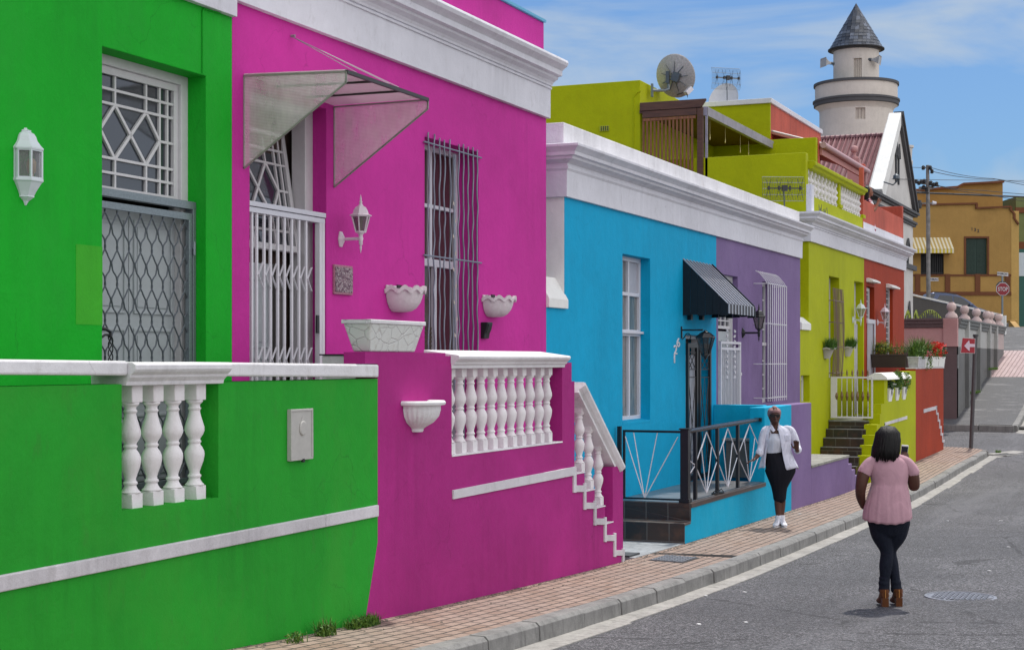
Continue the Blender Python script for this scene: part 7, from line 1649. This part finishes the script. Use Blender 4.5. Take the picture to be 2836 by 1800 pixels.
# arrow sign on the near corner
bp = at(2689, 1241, 4424*(CH-(pave(43.6, 5.4)))/241); a_ = (bp[0], bp[1]); dA = dep(*a_); kA = dA/4424; print('sign post', bp, dA)
ar = thing('arrow_sign', 'red sign with white left arrow on a leaning grey post at the near corner', 'road sign', (a_[0], a_[1], pave(43.3, 5.3))); ar.rotation_euler = (0, 0, TH-math.pi/2)
z0 = pave(43.3, 5.3); az = lambda y: Z(y, *a_)-z0; ax = lambda x: (x-2689)*kA
mb = MB(); mb.tube([(0, 0, -.05), (ax(2702), 0, az(928))], .055, 12); mb.build('post', plain('grey_brown_post', (.075, .07, .075), .5, var=.2), ar, local=True, smooth=True)
mb = MB(); mb.tube([(ax(2702), 0, az(932)), (ax(2702), 0, az(926))], .075, 10); mb.build('post_cap', GS, ar, local=True)
pl4 = [(ax(2657), -.10, az(977.5)), (ax(2698), -.07, az(979)), (ax(2699), -.07, az(937.5)), (ax(2662), -.10, az(935))]
mb = MB(); mb.prism(pl4, (0, .012, 0)); mb.build('plate', WS, ar, local=True)
sh = lambda p, k: tuple(Vector(p).lerp(sum((Vector(q) for q in pl4), Vector())/4, k)+Vector((0, -.006, 0)))
mb = MB(); mb.prism([sh(p, .055) for p in pl4], (0, .004, 0)); mb.build('face', plain('sign_red_bright', (.36, .01, .025), .35, var=.1), ar, local=True)
q = lambda x, y: (ax(x), -.118+(x-2662)*.0008, az(y)); mb = MB(); mb.prism([q(2667, 958), q(2681, 942), q(2683, 952), q(2698, 953), q(2698, 961), q(2683, 961), q(2682, 973)], (0, .006, 0)); mb.build('arrow', plain('sign_pinkish_white', (.66, .52, .60), .4), ar, local=True)
# tufts by the far kerb
rr = random.Random(3)
for cx, cy, lab in ((44.3, 4.75, 'small green weed at the tip of the near kerb'), (57, 6.75, 'grass growing along the foot of the grey corner wall'), (62, 6.7, 'dry grass along the far end of the grey corner wall')):
    mb = MB(); blades(mb, cx, cy, (G(cx) if cx > 50 else road(cx, 4.6)), .15 if cx < 50 else 2.4, .06, 120 if cx < 50 else 420, .12, .8, .008, rr, .3); tag(mb.build('weed', LEAFG, None, merge=False), lab, 'weed')
# litter on road and pavement
mb = MB(); LIT = plain('litter_white', (.7, .7, .7), .6)
for i, (x, y) in enumerate(((1955, 1645), (1938, 1640), (2066, 1745), (1936, 1752), (2215, 1428), (2625, 1416), (2793, 1500), (2772, 1418), (2740, 1567), (2062, 1632), (2180, 1416))):
    h = 2.42 if y > 1500 else 2.45; p = at(x, y, 4424*h/(y-1000)); z = road(p[0], p[1]) if p[1] < 4.8 else pave(p[0], p[1])
    m = MB(); a = rr.uniform(0, 3); l = rr.uniform(.012, .034); m.box(-l, l, -.015, .015, 0, .006); m.v = [(p[0]+x_*math.cos(a)-y_*math.sin(a), p[1]+x_*math.sin(a)+y_*math.cos(a), z+.004+z_) for x_, y_, z_ in m.v]
    tag(m.build('litter', LIT, None), 'scrap of white litter lying on the road or pavement', 'litter', 'scraps of white litter')
# ================================================================== PEOPLE
def skinmat(name, col):
    M = Mat(name); c = M.mix(1., col, M.gray(M.noise(14, 4, .6), .3, .7, .88, 1.1), 'MULTIPLY'); M.p.inputs['Subsurface Weight'].default_value = .06; M.p.inputs['Subsurface Radius'].default_value = (.02, .008, .004)
    return M.set(c, .5, spec=.35)
SKIN = skinmat('dark_skin', (.085, .034, .022)); SKIN2 = skinmat('brown_skin', (.24, .10, .062))
def cloth(name, col, bump=.5, scale=14, rough=.85, stretch=(1, 1, .35), var=.2):
    M = Mat(name); n = M.noise(scale, 5, .6, vec=M.map(stretch), dist=1.2); c = M.mix(1., col, M.gray(n, .3, .7, 1-var, 1+var*.6), 'MULTIPLY'); c = M.mix(1., c, M.gray(M.noise(400, 2, .6), .3, .7, .93, 1.05), 'MULTIPLY')
    M.bump(n, bump, .02); M.p.inputs['Sheen Weight'].default_value = .1 if col[0] > .1 else 0; return M.set(c, rough, spec=.2)
def blob(name, tubes, voxel, mat, parent, it=4, n=14):
    mb = MB()
    for t in tubes:
        pts, rs = t[0], t[1]; up = t[2] if len(t) > 2 else None
        # dense resample for rounded forms
        P_ = [Vector(p) for p in pts]; R_ = [(r, r) if isinstance(r, (int, float)) else r for r in rs]; op, orr = [], []
        for i in range(len(P_)-1):
            p0, p1, p2, p3 = [P_[max(0, min(len(P_)-1, j))] for j in (i-1, i, i+1, i+2)]; r0, r1, r2, r3 = [Vector(R_[max(0, min(len(P_)-1, j))]) for j in (i-1, i, i+1, i+2)]
            for k in range(4):
                u = k/4; f = lambda a, b, c, d: .5*((2*b)+(-a+c)*u+(2*a-5*b+4*c-d)*u*u+(-a+3*b-3*c+d)*u**3
                ); op.append(f(p0, p1, p2, p3)); orr.append(f(r0, r1, r2, r3))
        op.append(P_[-1]); orr.append(Vector(R_[-1]))
        # round the ends
        d0 = (op[0]-op[1]).normalized(); d1 = (op[-1]-op[-2]).normalized(); a, b = orr[0], orr[-1]
        op = [op[0]+d0*min(a)*.55, op[0]+d0*min(a)*.35]+op+[op[-1]+d1*min(b)*.35, op[-1]+d1*min(b)*.55]; orr = [a*.45, a*.8]+orr+[b*.8, b*.45]
        mb.tube(op, [(max(.002, r[0]), max(.002, r[1])) for r in orr], n, up=up)
    o = mb.build(name, mat, parent, local=True, smooth='full', merge=False)
    md = o.modifiers.new('remesh', 'REMESH'); md.mode = 'VOXEL'; md.voxel_size = voxel; md.use_smooth_shade = True
    if it: sm = o.modifiers.new('smooth', 'SMOOTH'); sm.iterations = it; sm.factor = .5
    return o
def ball(c, r, k=7):       # ellipsoid as a tube along z: r=(rx, ry, rz)
    pts, rs = [], []
    for i in range(k+1):
        t = -.92+1.84*i/k; pts.append((c[0], c[1], c[2]+r[2]*t)); q = math.sqrt(1-t*t); rs.append((r[0]*q, r[1]*q))
    return (pts, rs, (1, 0, 0))
def hand(wrist, tip, nrm, s=1., curl=.3, spread=.16, thumb=1):
    """palm plus four unequal curled fingers and a side thumb; nrm = palm normal"""
    w, t, n = Vector(wrist), Vector(tip), Vector(nrm).normalized(); d = (t-w).normalized(); a = d.cross(n).normalized()
    out = [([w, w+d*.045*s, w+d*.085*s], [(.026*s, .016*s), (.038*s, .014*s), (.037*s, .012*s)], tuple(a))]
    for i, (off, ln) in enumerate(((-.029, .062), (-.010, .074), (.010, .070), (.028, .056))):
        b = w+d*.088*s+a*off*s; dd = (d+a*off*spread*18).normalized(); p = [b-dd*.02*s, b]; cur = dd; q = b
        for k, l in enumerate((.42, .33, .27)): cur = (cur+n*curl*(k+1)*.55).normalized(); q = q+cur*ln*l*s; p.append(q)
        out.append((p, [.0088*s, .0092*s, .0086*s, .0078*s, .0065*s]))
    b = w+d*.03*s-a*thumb*.03*s; c1 = (d*.5-a*thumb*.8+n*.3).normalized(); c2 = (d*.9-a*thumb*.35+n*.35).normalized()
    out.append(([b, b+c1*.035*s, b+c1*.035*s+c2*.032*s, b+c1*.035*s+c2*.055*s], [.013*s, .012*s, .010*s, .008*s])); return out
def person(label, loc, rz):
    t = thing('person', label, 'person', loc, rz); return t
# ---------------------------------------------------------------- woman on the road, seen from behind
RZ = TH-math.pi/2
f1 = at(2463, 1677, 4424*2.395/677); zf = road(f1[0], f1[1]); print('woman1', f1, zf)
p1 = person('woman seen from behind on the road in pink top and dark jeans', (f1[0], f1[1], zf), RZ)
p1.scale = (.95, .97, 1)
armL = ([(-.19, 0, 1.40), (-.265, -.015, 1.30), (-.30, -.02, 1.15), (-.285, .04, 1.06), (-.245, .10, .965)], [.045, .066, .055, .048, .032])
armR = ([(.175, 0, 1.40), (.235, .0, 1.30), (.262, .03, 1.17), (.262, .10, 1.23), (.238, .19, 1.37)], [.045, .066, .058, .046, .03])
tb = [ball((-.012, .02, 1.615), (.078, .098, .125)), ([(0, 0, 1.40), (-.005, .01, 1.50), (-.01, .015, 1.56)], [.065, .054, .054]),
      ([(-.01, 0, .86), (-.01, 0, .98), (0, 0, 1.15), (0, 0, 1.30), (0, 0, 1.40), (0, 0, 1.44)], [(.16, .11), (.165, .12), (.14, .105), (.15, .11), (.16, .085), (.11, .06)], (1, 0, 0)),
      armL, armR,
      ([(-.09, 0, .86), (-.07, .01, .70), (-.028, .0, .54), (-.04, -.005, .40), (-.052, 0, .16)], [.085, .066, .042, .040, .034]),
      ([(.085, 0, .86), (.065, .03, .70), (.025, .07, .54), (.045, .06, .40), (.078, .04, .16)], [.085, .066, .042, .040, .034]),
      ([(-.012, .11, 1.60), (-.012, .125, 1.585)], [.012, .014]), ([(-.09, .01, 1.62), (-.093, .01, 1.59)], [.012, .01]), ([(.066, .01, 1.62), (.069, .01, 1.59)], [.012, .01])]
tb += hand((-.245, .10, .965), (-.2, .15, .88), (1, 0, 0), .95, .4)+hand((.238, .19, 1.37), (.215, .215, 1.5), (-.3, 1, 0), .95, .55, thumb=-1)
blob('body', tb, .0065, SKIN, p1, 3)
PINKT = cloth('dusty_pink_jersey', (.50, .29, .34), .45, 7, stretch=(1, 1, .8), var=.1); JEAN = cloth('dark_navy_denim', (.010, .013, .024), .6, 22, .8); BOOT = cloth('brown_suede', (.115, .04, .014), .3, 30)
o = blob('trousers', [([(-.01, 0, .90), (-.01, 0, .82), (-.005, 0, .74)], [(.22, .17), (.215, .17), (.18, .13)], (1, 0, 0)),
   ([(-.10, 0, .84), (-.075, .01, .70), (-.028, .0, .54), (-.04, -.005, .40), (-.046, 0, .26), (-.055, 0, .15)], [.122, .11, .068, .066, .052, .06]),
   ([(.095, 0, .84), (.075, .03, .70), (.025, .07, .54), (.045, .06, .40), (.072, .045, .26), (.082, .035, .15)], [.122, .11, .068, .064, .05, .06]),
   ([(-.055, 0, .235), (-.055, 0, .215)], [.058, .058]), ([(.077, .04, .235), (.077, .04, .215)], [.056, .056]), ([(-.052, 0, .275), (-.053, 0, .262)], [.055, .055])], .008, JEAN, p1, 1)
o = blob('sleeves', [([(-.10, 0, 1.43), (-.19, 0, 1.395), (-.245, -.01, 1.335), (-.262, -.012, 1.30)], [.06, .066, .070, .072]), ([(.09, 0, 1.43), (.175, 0, 1.395), (.225, 0, 1.335), (.245, .0, 1.295)], [.06, .066, .070, .072])], .009, PINKT, p1, 2)
# bodice and gathered peplum
mb = MB(); n = 96; rows = []
prof = [(1.475, .075, .06, 0), (1.462, .12, .075, 0), (1.44, .165, .095, 0), (1.40, .20, .115, 0), (1.32, .205, .13, 0), (1.24, .19, .135, 0), (1.195, .183, .135, 0), (1.185, .186, .138, .3), (1.14, .20, .155, .9), (1.05, .222, .178, 1), (.96, .243, .195, 1), (.90, .25, .20, 1), (.86, .252, .20, 1)]
for i, (z, rx, ry, g) in enumerate(prof):
    row = []
    for j in range(n):
        a = 2*math.pi*j/n; w = 1+g*(.012*math.sin(a*17+1)+.009*math.sin(a*29+z*9)+.012*math.sin(a*7+z*14))+.003*math.sin(a*5+z*18)
        ang = (math.sin(a)+1)/2  # 0 back(-y) 1 front
        zz = z
        if i >= 9:
            k = (i-8)/4; back = 1-ang; x = math.cos(a); zz = z-k*(.045*back-.04*abs(x)**2*(1 if x > 0 else .25)+.0*x)-k*.012*math.sin(a*17+1)*.3
        row.append((-.018*min(1, max(0, (1.2-z)*4))+rx*w*math.cos(a), ry*w*math.sin(a), zz))
    rows.append(row)
mb.add([p for r in rows for p in r], [(i*n+j, i*n+(j+1) % n, (i+1)*n+(j+1) % n, (i+1)*n+j) for i in range(len(rows)-1) for j in range(n)])
o = mb.build('pink_top', PINKT, p1, local=True, smooth='full'); md = o.modifiers.new('sub', 'SUBSURF'); md.levels = 1; md.render_levels = 1; md = o.modifiers.new('solid', 'SOLIDIFY'); md.thickness = .004
# hair
HAIR = Mat('black_hair'); wv = HAIR.noise(60, 3, .6, vec=HAIR.map((3, 3, .12))); c = HAIR.ramp(wv, [(.35, (.003, .0025, .0025)), (.7, (.010, .008, .008))]); HAIR.bump(wv, .8, .006); HAIR = HAIR.set(c, .45, spec=.3)
def hair(parent, c, r, zb, seed, bias=0, n=90, face=None, th=.016, gap=.95):
    rr = random.Random(seed); mb = MB(); mb.tube(*[ball(c, r)[0]], [(a, b) for a, b in ball(c, r)[1]], 20, up=(1, 0, 0))
    for i in range(n):
        a = rr.uniform(0, 2*math.pi)
        if face is not None and abs((a-face+math.pi) % (2*math.pi)-math.pi) < gap: continue
        ex = math.cos(a); zend = zb+rr.uniform(-.025, .035)+bias*(-ex)*.0; pts = []; R0 = rr.uniform(.1, .5)
        for t in (0, .2, .42, .62, .82, 1):
            ph = min(1, t*1.7)*math.pi/2*.98; k = math.sin(ph)*(1.02+.05*rr.random()) if t < .6 else 1.03+.42*(t-.6)*(1+bias*(-ex))
            z = c[2]+r[2]*math.cos(ph)*1.0 if t < .6 else None
            if z is None: z = (c[2])*(1-(t-.6)/.4)+zend*((t-.6)/.4)
            pts.append((c[0]+r[0]*k*math.cos(a)+rr.uniform(-.004, .004)-(.04*bias*max(0, t-.5)), c[1]+r[1]*k*math.sin(a)+rr.uniform(-.004, .004), z))
        mb.tube(pts, [th*.6, th, th*1.15, th*1.15, th, th*.35], 6)
    return mb.build('hair', HAIR, parent, local=True, smooth='full', merge=False)
hair(p1, (-.012, .012, 1.63), (.112, .112, .128), 1.44, 3, bias=.9, n=190)
def boot(x, y, mat, par):
    mb = MB(); sec = []
    for (yy, z0, z1, w) in ((-.075, .075, .155, .030), (-.06, .07, .155, .043), (-.02, .06, .16, .046), (.03, .035, .15, .044), (.07, .012, .10, .043), (.12, .004, .075, .047), (.16, .004, .06, .042), (.185, .006, .04, .02)):
        m_ = (z0+z1)/2; h = (z1-z0)/2; sec.append([(x+w*math.cos(a), y+yy, m_+h*math.sin(a)) for a in [2*math.pi*i/16 for i in range(16)]])
    mb.add([p for s2 in sec for p in s2], [(i*16+j, i*16+(j+1) % 16, (i+1)*16+(j+1) % 16, (i+1)*16+j) for i in range(7) for j in range(16)]+[tuple(range(15, -1, -1)), tuple(112+j for j in range(16))])
    mb.box(x-.033, x+.033, y-.085, y-.015, 0, .085); mb.tube([(x, y-.03, .13), (x, y-.025, .165)], [.05, .05], 14)
    b = mb.build('boot', mat, par, local=True, smooth=True, merge=False); mb = MB(); mb.box(x-.003, x+.003, y-.083, y-.072, .09, .165); mb.build('zip', plain('orange_gold_zip', (.5, .22, .05), .4), b, local=True)
boot(-.058, 0, BOOT, p1); boot(.09, .03, BOOT, p1)
ph = thing('phone', 'white smartphone held up in the right hand of the woman in pink', 'phone', tuple(Vector((f1[0], f1[1], zf))+Matrix.Rotation(RZ, 3, 'Z') @ Vector((.205, .235, 1.49))), RZ); ph.rotation_euler = (.15, .08, RZ)
mb = MB(); mb.box(-.036, .036, 0, .008, -.07, .075); mb.build('case', plain('white_plastic', (.75, .75, .75), .3), ph, local=True, bevel=.004); mb = MB(); mb.box(-.032, .032, -.0012, .0, -.056, .06); mb.build('screen', Mat('dark_screen').set((.02, .02, .03), .1), ph, local=True)
# ---------------------------------------------------------------- woman on the pavement, facing the camera
d2 = 4424*2.43/464; f2 = at(2150, 1464, d2); zf2 = pave(f2[0], f2[1]); print('woman2', f2, zf2)
p2 = person('woman on the pavement in open white shirt, sunglasses and striped head wrap', (f2[0], f2[1], zf2), RZ)
aL = ([(-.15, 0, 1.39), (-.20, -.01, 1.28), (-.228, -.02, 1.14), (-.265, -.07, 1.06), (-.325, -.12, .995)], [.034, .042, .044, .038, .026])
aR = ([(.20, 0, 1.39), (.265, 0, 1.28), (.302, .0, 1.14), (.29, -.10, 1.11), (.262, -.20, 1.12)], [.034, .042, .045, .038, .026])
hc = (-.026, -.01, 1.60)
tb = [ball(hc, (.080, .096, .128)), ([(-.024, -.03, 1.52), (-.024, -.045, 1.495)], [(.045, .04), (.03, .028)], (1, 0, 0)), ([(0, 0, 1.36), (-.015, 0, 1.44), (-.022, .0, 1.53)], [.075, .053, .05]),
      ([(.045, 0, .80), (.03, 0, .95), (-.03, 0, 1.10), (-.005, 0, 1.25), (.02, 0, 1.38), (.015, 0, 1.42)], [(.15, .10), (.15, .10), (.09, .08), (.12, .095), (.14, .07), (.08, .05)], (1, 0, 0)), aL, aR,
      ([(-.03, 0, .80), (.0, -.01, .60), (.018, -.02, .46), (.022, .0, .34), (.032, .0, .12), (.03, -.01, .06)], [.085, .065, .05, .052, .034, .036]),
      ([(.12, 0, .80), (.10, .03, .60), (.09, .03, .46), (.092, .05, .34), (.082, .04, .12), (.082, .03, .06)], [.085, .065, .05, .052, .034, .036]),
      ([(-.028, -.098, 1.60), (-.028, -.112, 1.575), (-.028, -.108, 1.565)], [.009, .014, .017]), ([(-.05, -.092, 1.532), (-.026, -.103, 1.535), (-.002, -.092, 1.532)], [.006, .0095, .006]), ([(-.05, -.092, 1.522), (-.026, -.100, 1.519), (-.002, -.092, 1.522)], [.005, .009, .005]),
      ([(-.1, 0, 1.60), (-.103, .0, 1.565)], [.014, .01]), ([(.048, 0, 1.60), (.051, .0, 1.565)], [.014, .01])]
tb += hand((-.325, -.12, .995), (-.46, -.19, .935), (0, -.3, -1), 1.0, .16, thumb=-1)+hand((.262, -.20, 1.12), (.245, -.24, 1.28), (-.4, -1, .3), 1., .22, .3, thumb=1)
blob('body', tb, .0065, SKIN, p2, 3)
TANK = cloth('white_tank_jersey', (.58, .59, .66), .4, 12); SHIRT = cloth('white_cotton_shirt', (.68, .68, .78), .8, 16); SKRT = cloth('black_navy_jersey', (.009, .009, .014), .3, 8)
blob('tank_top', [([(-.035, 0, 1.075), (-.03, -.005, 1.15), (-.015, -.01, 1.24), (-.01, -.01, 1.30)], [(.125, .108), (.135, .118), (.155, .128), (.13, .112)], (1, 0, 0)), ([(-.085, -.06, 1.30), (-.10, -.02, 1.42)], [.02, .014]), ([(.06, -.06, 1.30), (.07, -.02, 1.42)], [.02, .014])], .008, TANK, p2, 2)
blob('skirt', [([(-.035, 0, 1.10), (-.02, 0, 1.02), (.02, 0, .93), (.055, .0, .85), (.055, 0, .78), (.05, 0, .68), (.045, 0, .57), (.048, .0, .47), (.05, 0, .40)], [(.118, .105), (.145, .12), (.195, .145), (.225, .155), (.215, .15), (.17, .13), (.12, .11), (.10, .095), (.092, .09)], (1, 0, 0))], .009, SKRT, p2, 2)
mb = MB(); rows = []; n = 60
# open shirt: rows of (z, left edge x, right edge x, cx, rx, ry)
for i, (z, xl, xr, cx, rx, ry) in enumerate(((1.465, -.075, .01, -.02, .075, .065), (1.43, -.085, .01, .015, .15, .085), (1.38, -.115, .015, .02, .205, .105), (1.30, -.125, .03, .025, .20, .125), (1.22, -.135, .04, .02, .185, .13), (1.10, -.15, .06, .02, .19, .135), (1.0, -.165, .075, .02, .225, .15), (.92, -.175, .095, .025, .262, .165), (.84, -.18, .115, .03, .285, .17))):
    a0 = math.acos(max(-1, min(1, (xl-cx)/rx))); a1 = math.acos(max(-1, min(1, (xr-cx)/rx))); A0, A1 = -a0, -a1+2*math.pi  # angles measured so that -y is the front
    row = []
    for j in range(n+1):
        a = A1+(A0+2*math.pi-A1 if A0+2*math.pi < A1 else A0-A1)*j/n
        # go from right edge round the back to the left edge
        st_, en = -a1, a0-2*math.pi if False else None
        t = j/n; ang = (-a1)+(2*math.pi-(a0-a1))*t   # from right front edge counter clockwise through +x, back, -x
        w = 1+(.012+.03*max(0, (1.25-z)))*math.sin(ang*9+z*11)+.008*math.sin(ang*17+z*23)
        zz = z-(.03*math.cos(ang)**2*0 if i < 8 else .02*math.sin(ang*3))
        if i >= 7 and math.sin(ang) > .2: zz += .04
        row.append((cx+rx*w*math.cos(ang), ry*w*math.sin(ang)*(1.0), zz))
    rows.append(row)
k = n+1; mb.add([p for r in rows for p in r], [(i*k+j, i*k+j+1, (i+1)*k+j+1, (i+1)*k+j) for i in range(len(rows)-1) for j in range(n)])
o = mb.build('shirt', SHIRT, p2, local=True, smooth='full'); md = o.modifiers.new('sub', 'SUBSURF'); md.levels = 1; md.render_levels = 1; md = o.modifiers.new('solid', 'SOLIDIFY'); md.thickness = .006; md.offset = 1
blob('sleeves', [([(-.09, 0, 1.425), (-.155, 0, 1.395), (-.20, -.005, 1.28), (-.225, -.02, 1.15), (-.245, -.05, 1.09), (-.262, -.07, 1.06)], [.045, .06, .058, .053, .050, .044]), ([(-.245, -.055, 1.085), (-.262, -.072, 1.055)], [.06, .056]),
   ([(.12, 0, 1.425), (.205, 0, 1.395), (.265, -.0, 1.28), (.302, -.0, 1.15), (.295, -.08, 1.12), (.288, -.12, 1.115)], [.045, .06, .058, .055, .052, .048]), ([(.296, -.07, 1.125), (.285, -.13, 1.115)], [.062, .056])], .009, SHIRT, p2, 2)
mb = MB(); mb.prism([(-.078, -.055, 1.485), (-.03, -.092, 1.40), (-.062, -.10, 1.375), (-.115, -.06, 1.43)], (0, -.008, 0)); mb.prism([(.028, -.055, 1.485), (.0, -.09, 1.41), (.03, -.10, 1.375), (.085, -.06, 1.43)], (0, -.008, 0)); mb.tube([(.035, -.02, 1.49), (.02, .045, 1.50), (-.03, .07, 1.505), (-.075, .045, 1.50), (-.085, -.02, 1.49)], [(.025, .008)]*5, 8, up=(0, 0, 1)); mb.build('collar', SHIRT, p2, local=True, merge=False)
mb = MB(); mb.box(.10, .175, -.127, -.118, 1.255, 1.335); mb.build('shirt_pocket', SHIRT, p2, local=True, bevel=.003)
WR = Mat('striped_head_wrap'); wv = WR.n('ShaderNodeTexWave'); wv.wave_type = 'BANDS'; wv.bands_direction = 'Z'; wv.inputs['Scale'].default_value = 22; wv.inputs['Distortion'].default_value = 2.5; wv.inputs['Detail Scale'].default_value = .6; WR.l(WR.co, wv.inputs['Vector'])
WR = WR.set(WR.ramp(wv.outputs['Fac'], [(.15, (.04, .02, .025)), (.35, (.30, .09, .09)), (.6, (.62, .5, .48)), (.85, (.30, .12, .12))]), .8)
blob('head_wrap', [([(-.026, .03, 1.61), (-.026, .02, 1.66), (-.026, .015, 1.70), (-.026, .01, 1.727)], [(.098, .088), (.100, .104), (.084, .092), (.04, .045)], (1, 0, 0)), ([(-.10, -.02, 1.655), (-.07, -.08, 1.668), (-.026, -.102, 1.675), (.018, -.08, 1.668), (.048, -.02, 1.655)], [(.022, .012)]*5, (0, 0, 1))], .006, WR, p2, 2)
SG = Mat('sunglass_lens').set((.006, .005, .005), .08, spec=.8); mb = MB()
for sx_ in (-1, 1): mb.tube([(-.026+sx_*.033, -.098+.004, 1.612), (-.026+sx_*.033, -.112+.006, 1.612)], [(.022, .030)]*2, 16, up=(0, 0, 1))
mb.tube([(-.105, -.0, 1.622), (-.095, -.075, 1.622), (-.065, -.106, 1.624), (-.026, -.112, 1.622), (.013, -.106, 1.624), (.043, -.075, 1.622), (.053, -.0, 1.622)], .005, 6); sg = mb.build('sunglasses', SG, p2, local=True, smooth=True, merge=False)
def sneaker(x, y, rz):
    R_ = Matrix.Rotation(rz, 3, 'Z'); f = lambda p: tuple(R_ @ Vector(p)+Vector((x, y, 0))); mb = MB(); sec = []
    for (yy, z0, z1, w) in ((.06, .02, .09, .026), (.045, .018, .14, .037), (.0, .018, .145, .040), (-.04, .018, .115, .040), (-.08, .018, .085, .043), (-.12, .018, .065, .046), (-.155, .018, .055, .04), (-.175, .02, .045, .02)):
        m_ = (z0+z1)/2; h = (z1-z0)/2; sec.append([f((w*math.cos(a), yy, m_+h*math.sin(a))) for a in [2*math.pi*i/14 for i in range(14)]])
    mb.add([p for s2 in sec for p in s2], [(i*14+j, i*14+(j+1) % 14, (i+1)*14+(j+1) % 14, (i+1)*14+j) for i in range(7) for j in range(14)]+[tuple(range(13, -1, -1)), tuple(98+j for j in range(14))])
    mb.tube([f((0, .015, .11)), f((0, .02, .165))], [.045, .044], 14); b = mb.build('shoe', cloth('white_canvas', (.72, .72, .78), .3, 30), p2, local=True, smooth=True, merge=False)
    mb = MB(); mb.prism([f((.047*math.cos(a), -.055+.122*math.sin(a), .0)) for a in [2*math.pi*i/20 for i in range(20)]], (0, 0, .022)); mb.build('sole', cloth('off_white_rubber', (.6, .58, .58), .1), b, local=True)
    mb = MB()
    for i in range(5): yy = -.03-.018*i; mb.tube([f((-.022, yy, .118-.011*i)), f((0, yy-.004, .128-.011*i)), f((.022, yy, .118-.011*i))], .003, 5)
    mb.build('laces', METW, b, local=True)
sneaker(.022, -.01, -.42); sneaker(.085, .0, .08)
# ---------------------------------------------------------------- woman with phone on the balcony
u3 = 39.2; D3 = DD(2407, u3); z3 = Z(517, u3, D3); print('woman3', D3, z3); H = 1.62
p3 = person('woman in white and red floral dress on the coral balcony looking at her phone', (u3, D3, z3-H), RZ)
DRS = Mat('floral_dress'); nn = DRS.noise(11, 3, .5); DRS = DRS.set(DRS.ramp(nn, [(.44, (.72, .70, .72)), (.52, (.66, .52, .58)), (.56, (.45, .02, .06)), (.64, (.05, .03, .06))]), .8)
tb = [ball((.0, 0, 1.50), (.085, .07, .115)), ([(.055, 0, 1.41), (.075, 0, 1.425)], [.035, .028]), ([(.08, 0, 1.49), (.098, 0, 1.47), (.095, 0, 1.462)], [.008, .011, .013]), ([(.085, -.01, 1.435), (.088, .01, 1.435)], [.008, .008]), ([(-.03, 0, 1.28), (-.01, 0, 1.40)], [.05, .046]),
      ([(-.03, 0, .8), (-.04, 0, 1.05), (-.04, 0, 1.20), (-.035, 0, 1.29)], [(.11, .17), (.09, .13), (.10, .15), (.07, .12)], (1, 0, 0)), ([(-.02, -.15, 1.24), (.04, -.17, 1.12), (.07, -.17, 1.02), (.15, -.12, 1.10), (.20, -.08, 1.22)], [.045, .042, .038, .034, .024]), ([(-.02, .15, 1.24), (.04, .17, 1.12), (.07, .17, 1.02), (.14, .08, 1.10), (.19, .0, 1.20)], [.045, .042, .038, .034, .024]),
      ([(-.02, -.07, .82), (-.02, -.07, .45), (-.03, -.07, .06)], [.08, .055, .035]), ([(-.02, .07, .82), (-.02, .07, .45), (-.03, .07, .06)], [.08, .055, .035]), ([(-.05, -.07, .035), (.10, -.07, .03)], [.035, .03]), ([(-.05, .07, .035), (.10, .07, .03)], [.035, .03])]
tb += hand((.20, -.08, 1.22), (.23, -.06, 1.32), (.6, .8, 0), .9, .4)+hand((.19, .0, 1.20), (.24, .0, 1.29), (.6, -.8, 0), .9, .4, thumb=-1)
blob('body', tb, .009, SKIN2, p3, 3)
blob('dress', [([(-.03, 0, .55), (-.03, 0, .85), (-.04, 0, 1.05), (-.04, 0, 1.2), (-.035, 0, 1.30)], [(.2, .24), (.14, .2), (.11, .15), (.125, .165), (.08, .13)], (1, 0, 0)), ([(-.03, -.13, 1.26), (.03, -.16, 1.14)], [.065, .06]), ([(-.03, .13, 1.26), (.03, .16, 1.14)], [.065, .06])], .012, DRS, p3, 2)
hair(p3, (-.045, 0, 1.52), (.085, .085, .108), 1.18, 5, n=120, face=0, th=.016, gap=1.5)
wp = Vector((u3, D3, z3-H))+Matrix.Rotation(RZ, 3, 'Z') @ Vector((.245, -.04, 1.33)); t = thing('phone', 'dark smartphone in the hands of the woman on the balcony', 'phone', tuple(wp), RZ); t.rotation_euler = (0, .5, RZ)
mb = MB(); mb.box(-.006, .006, -.036, .036, -.06, .08); mb.build('case', BLACK, t, local=True, bevel=.003)
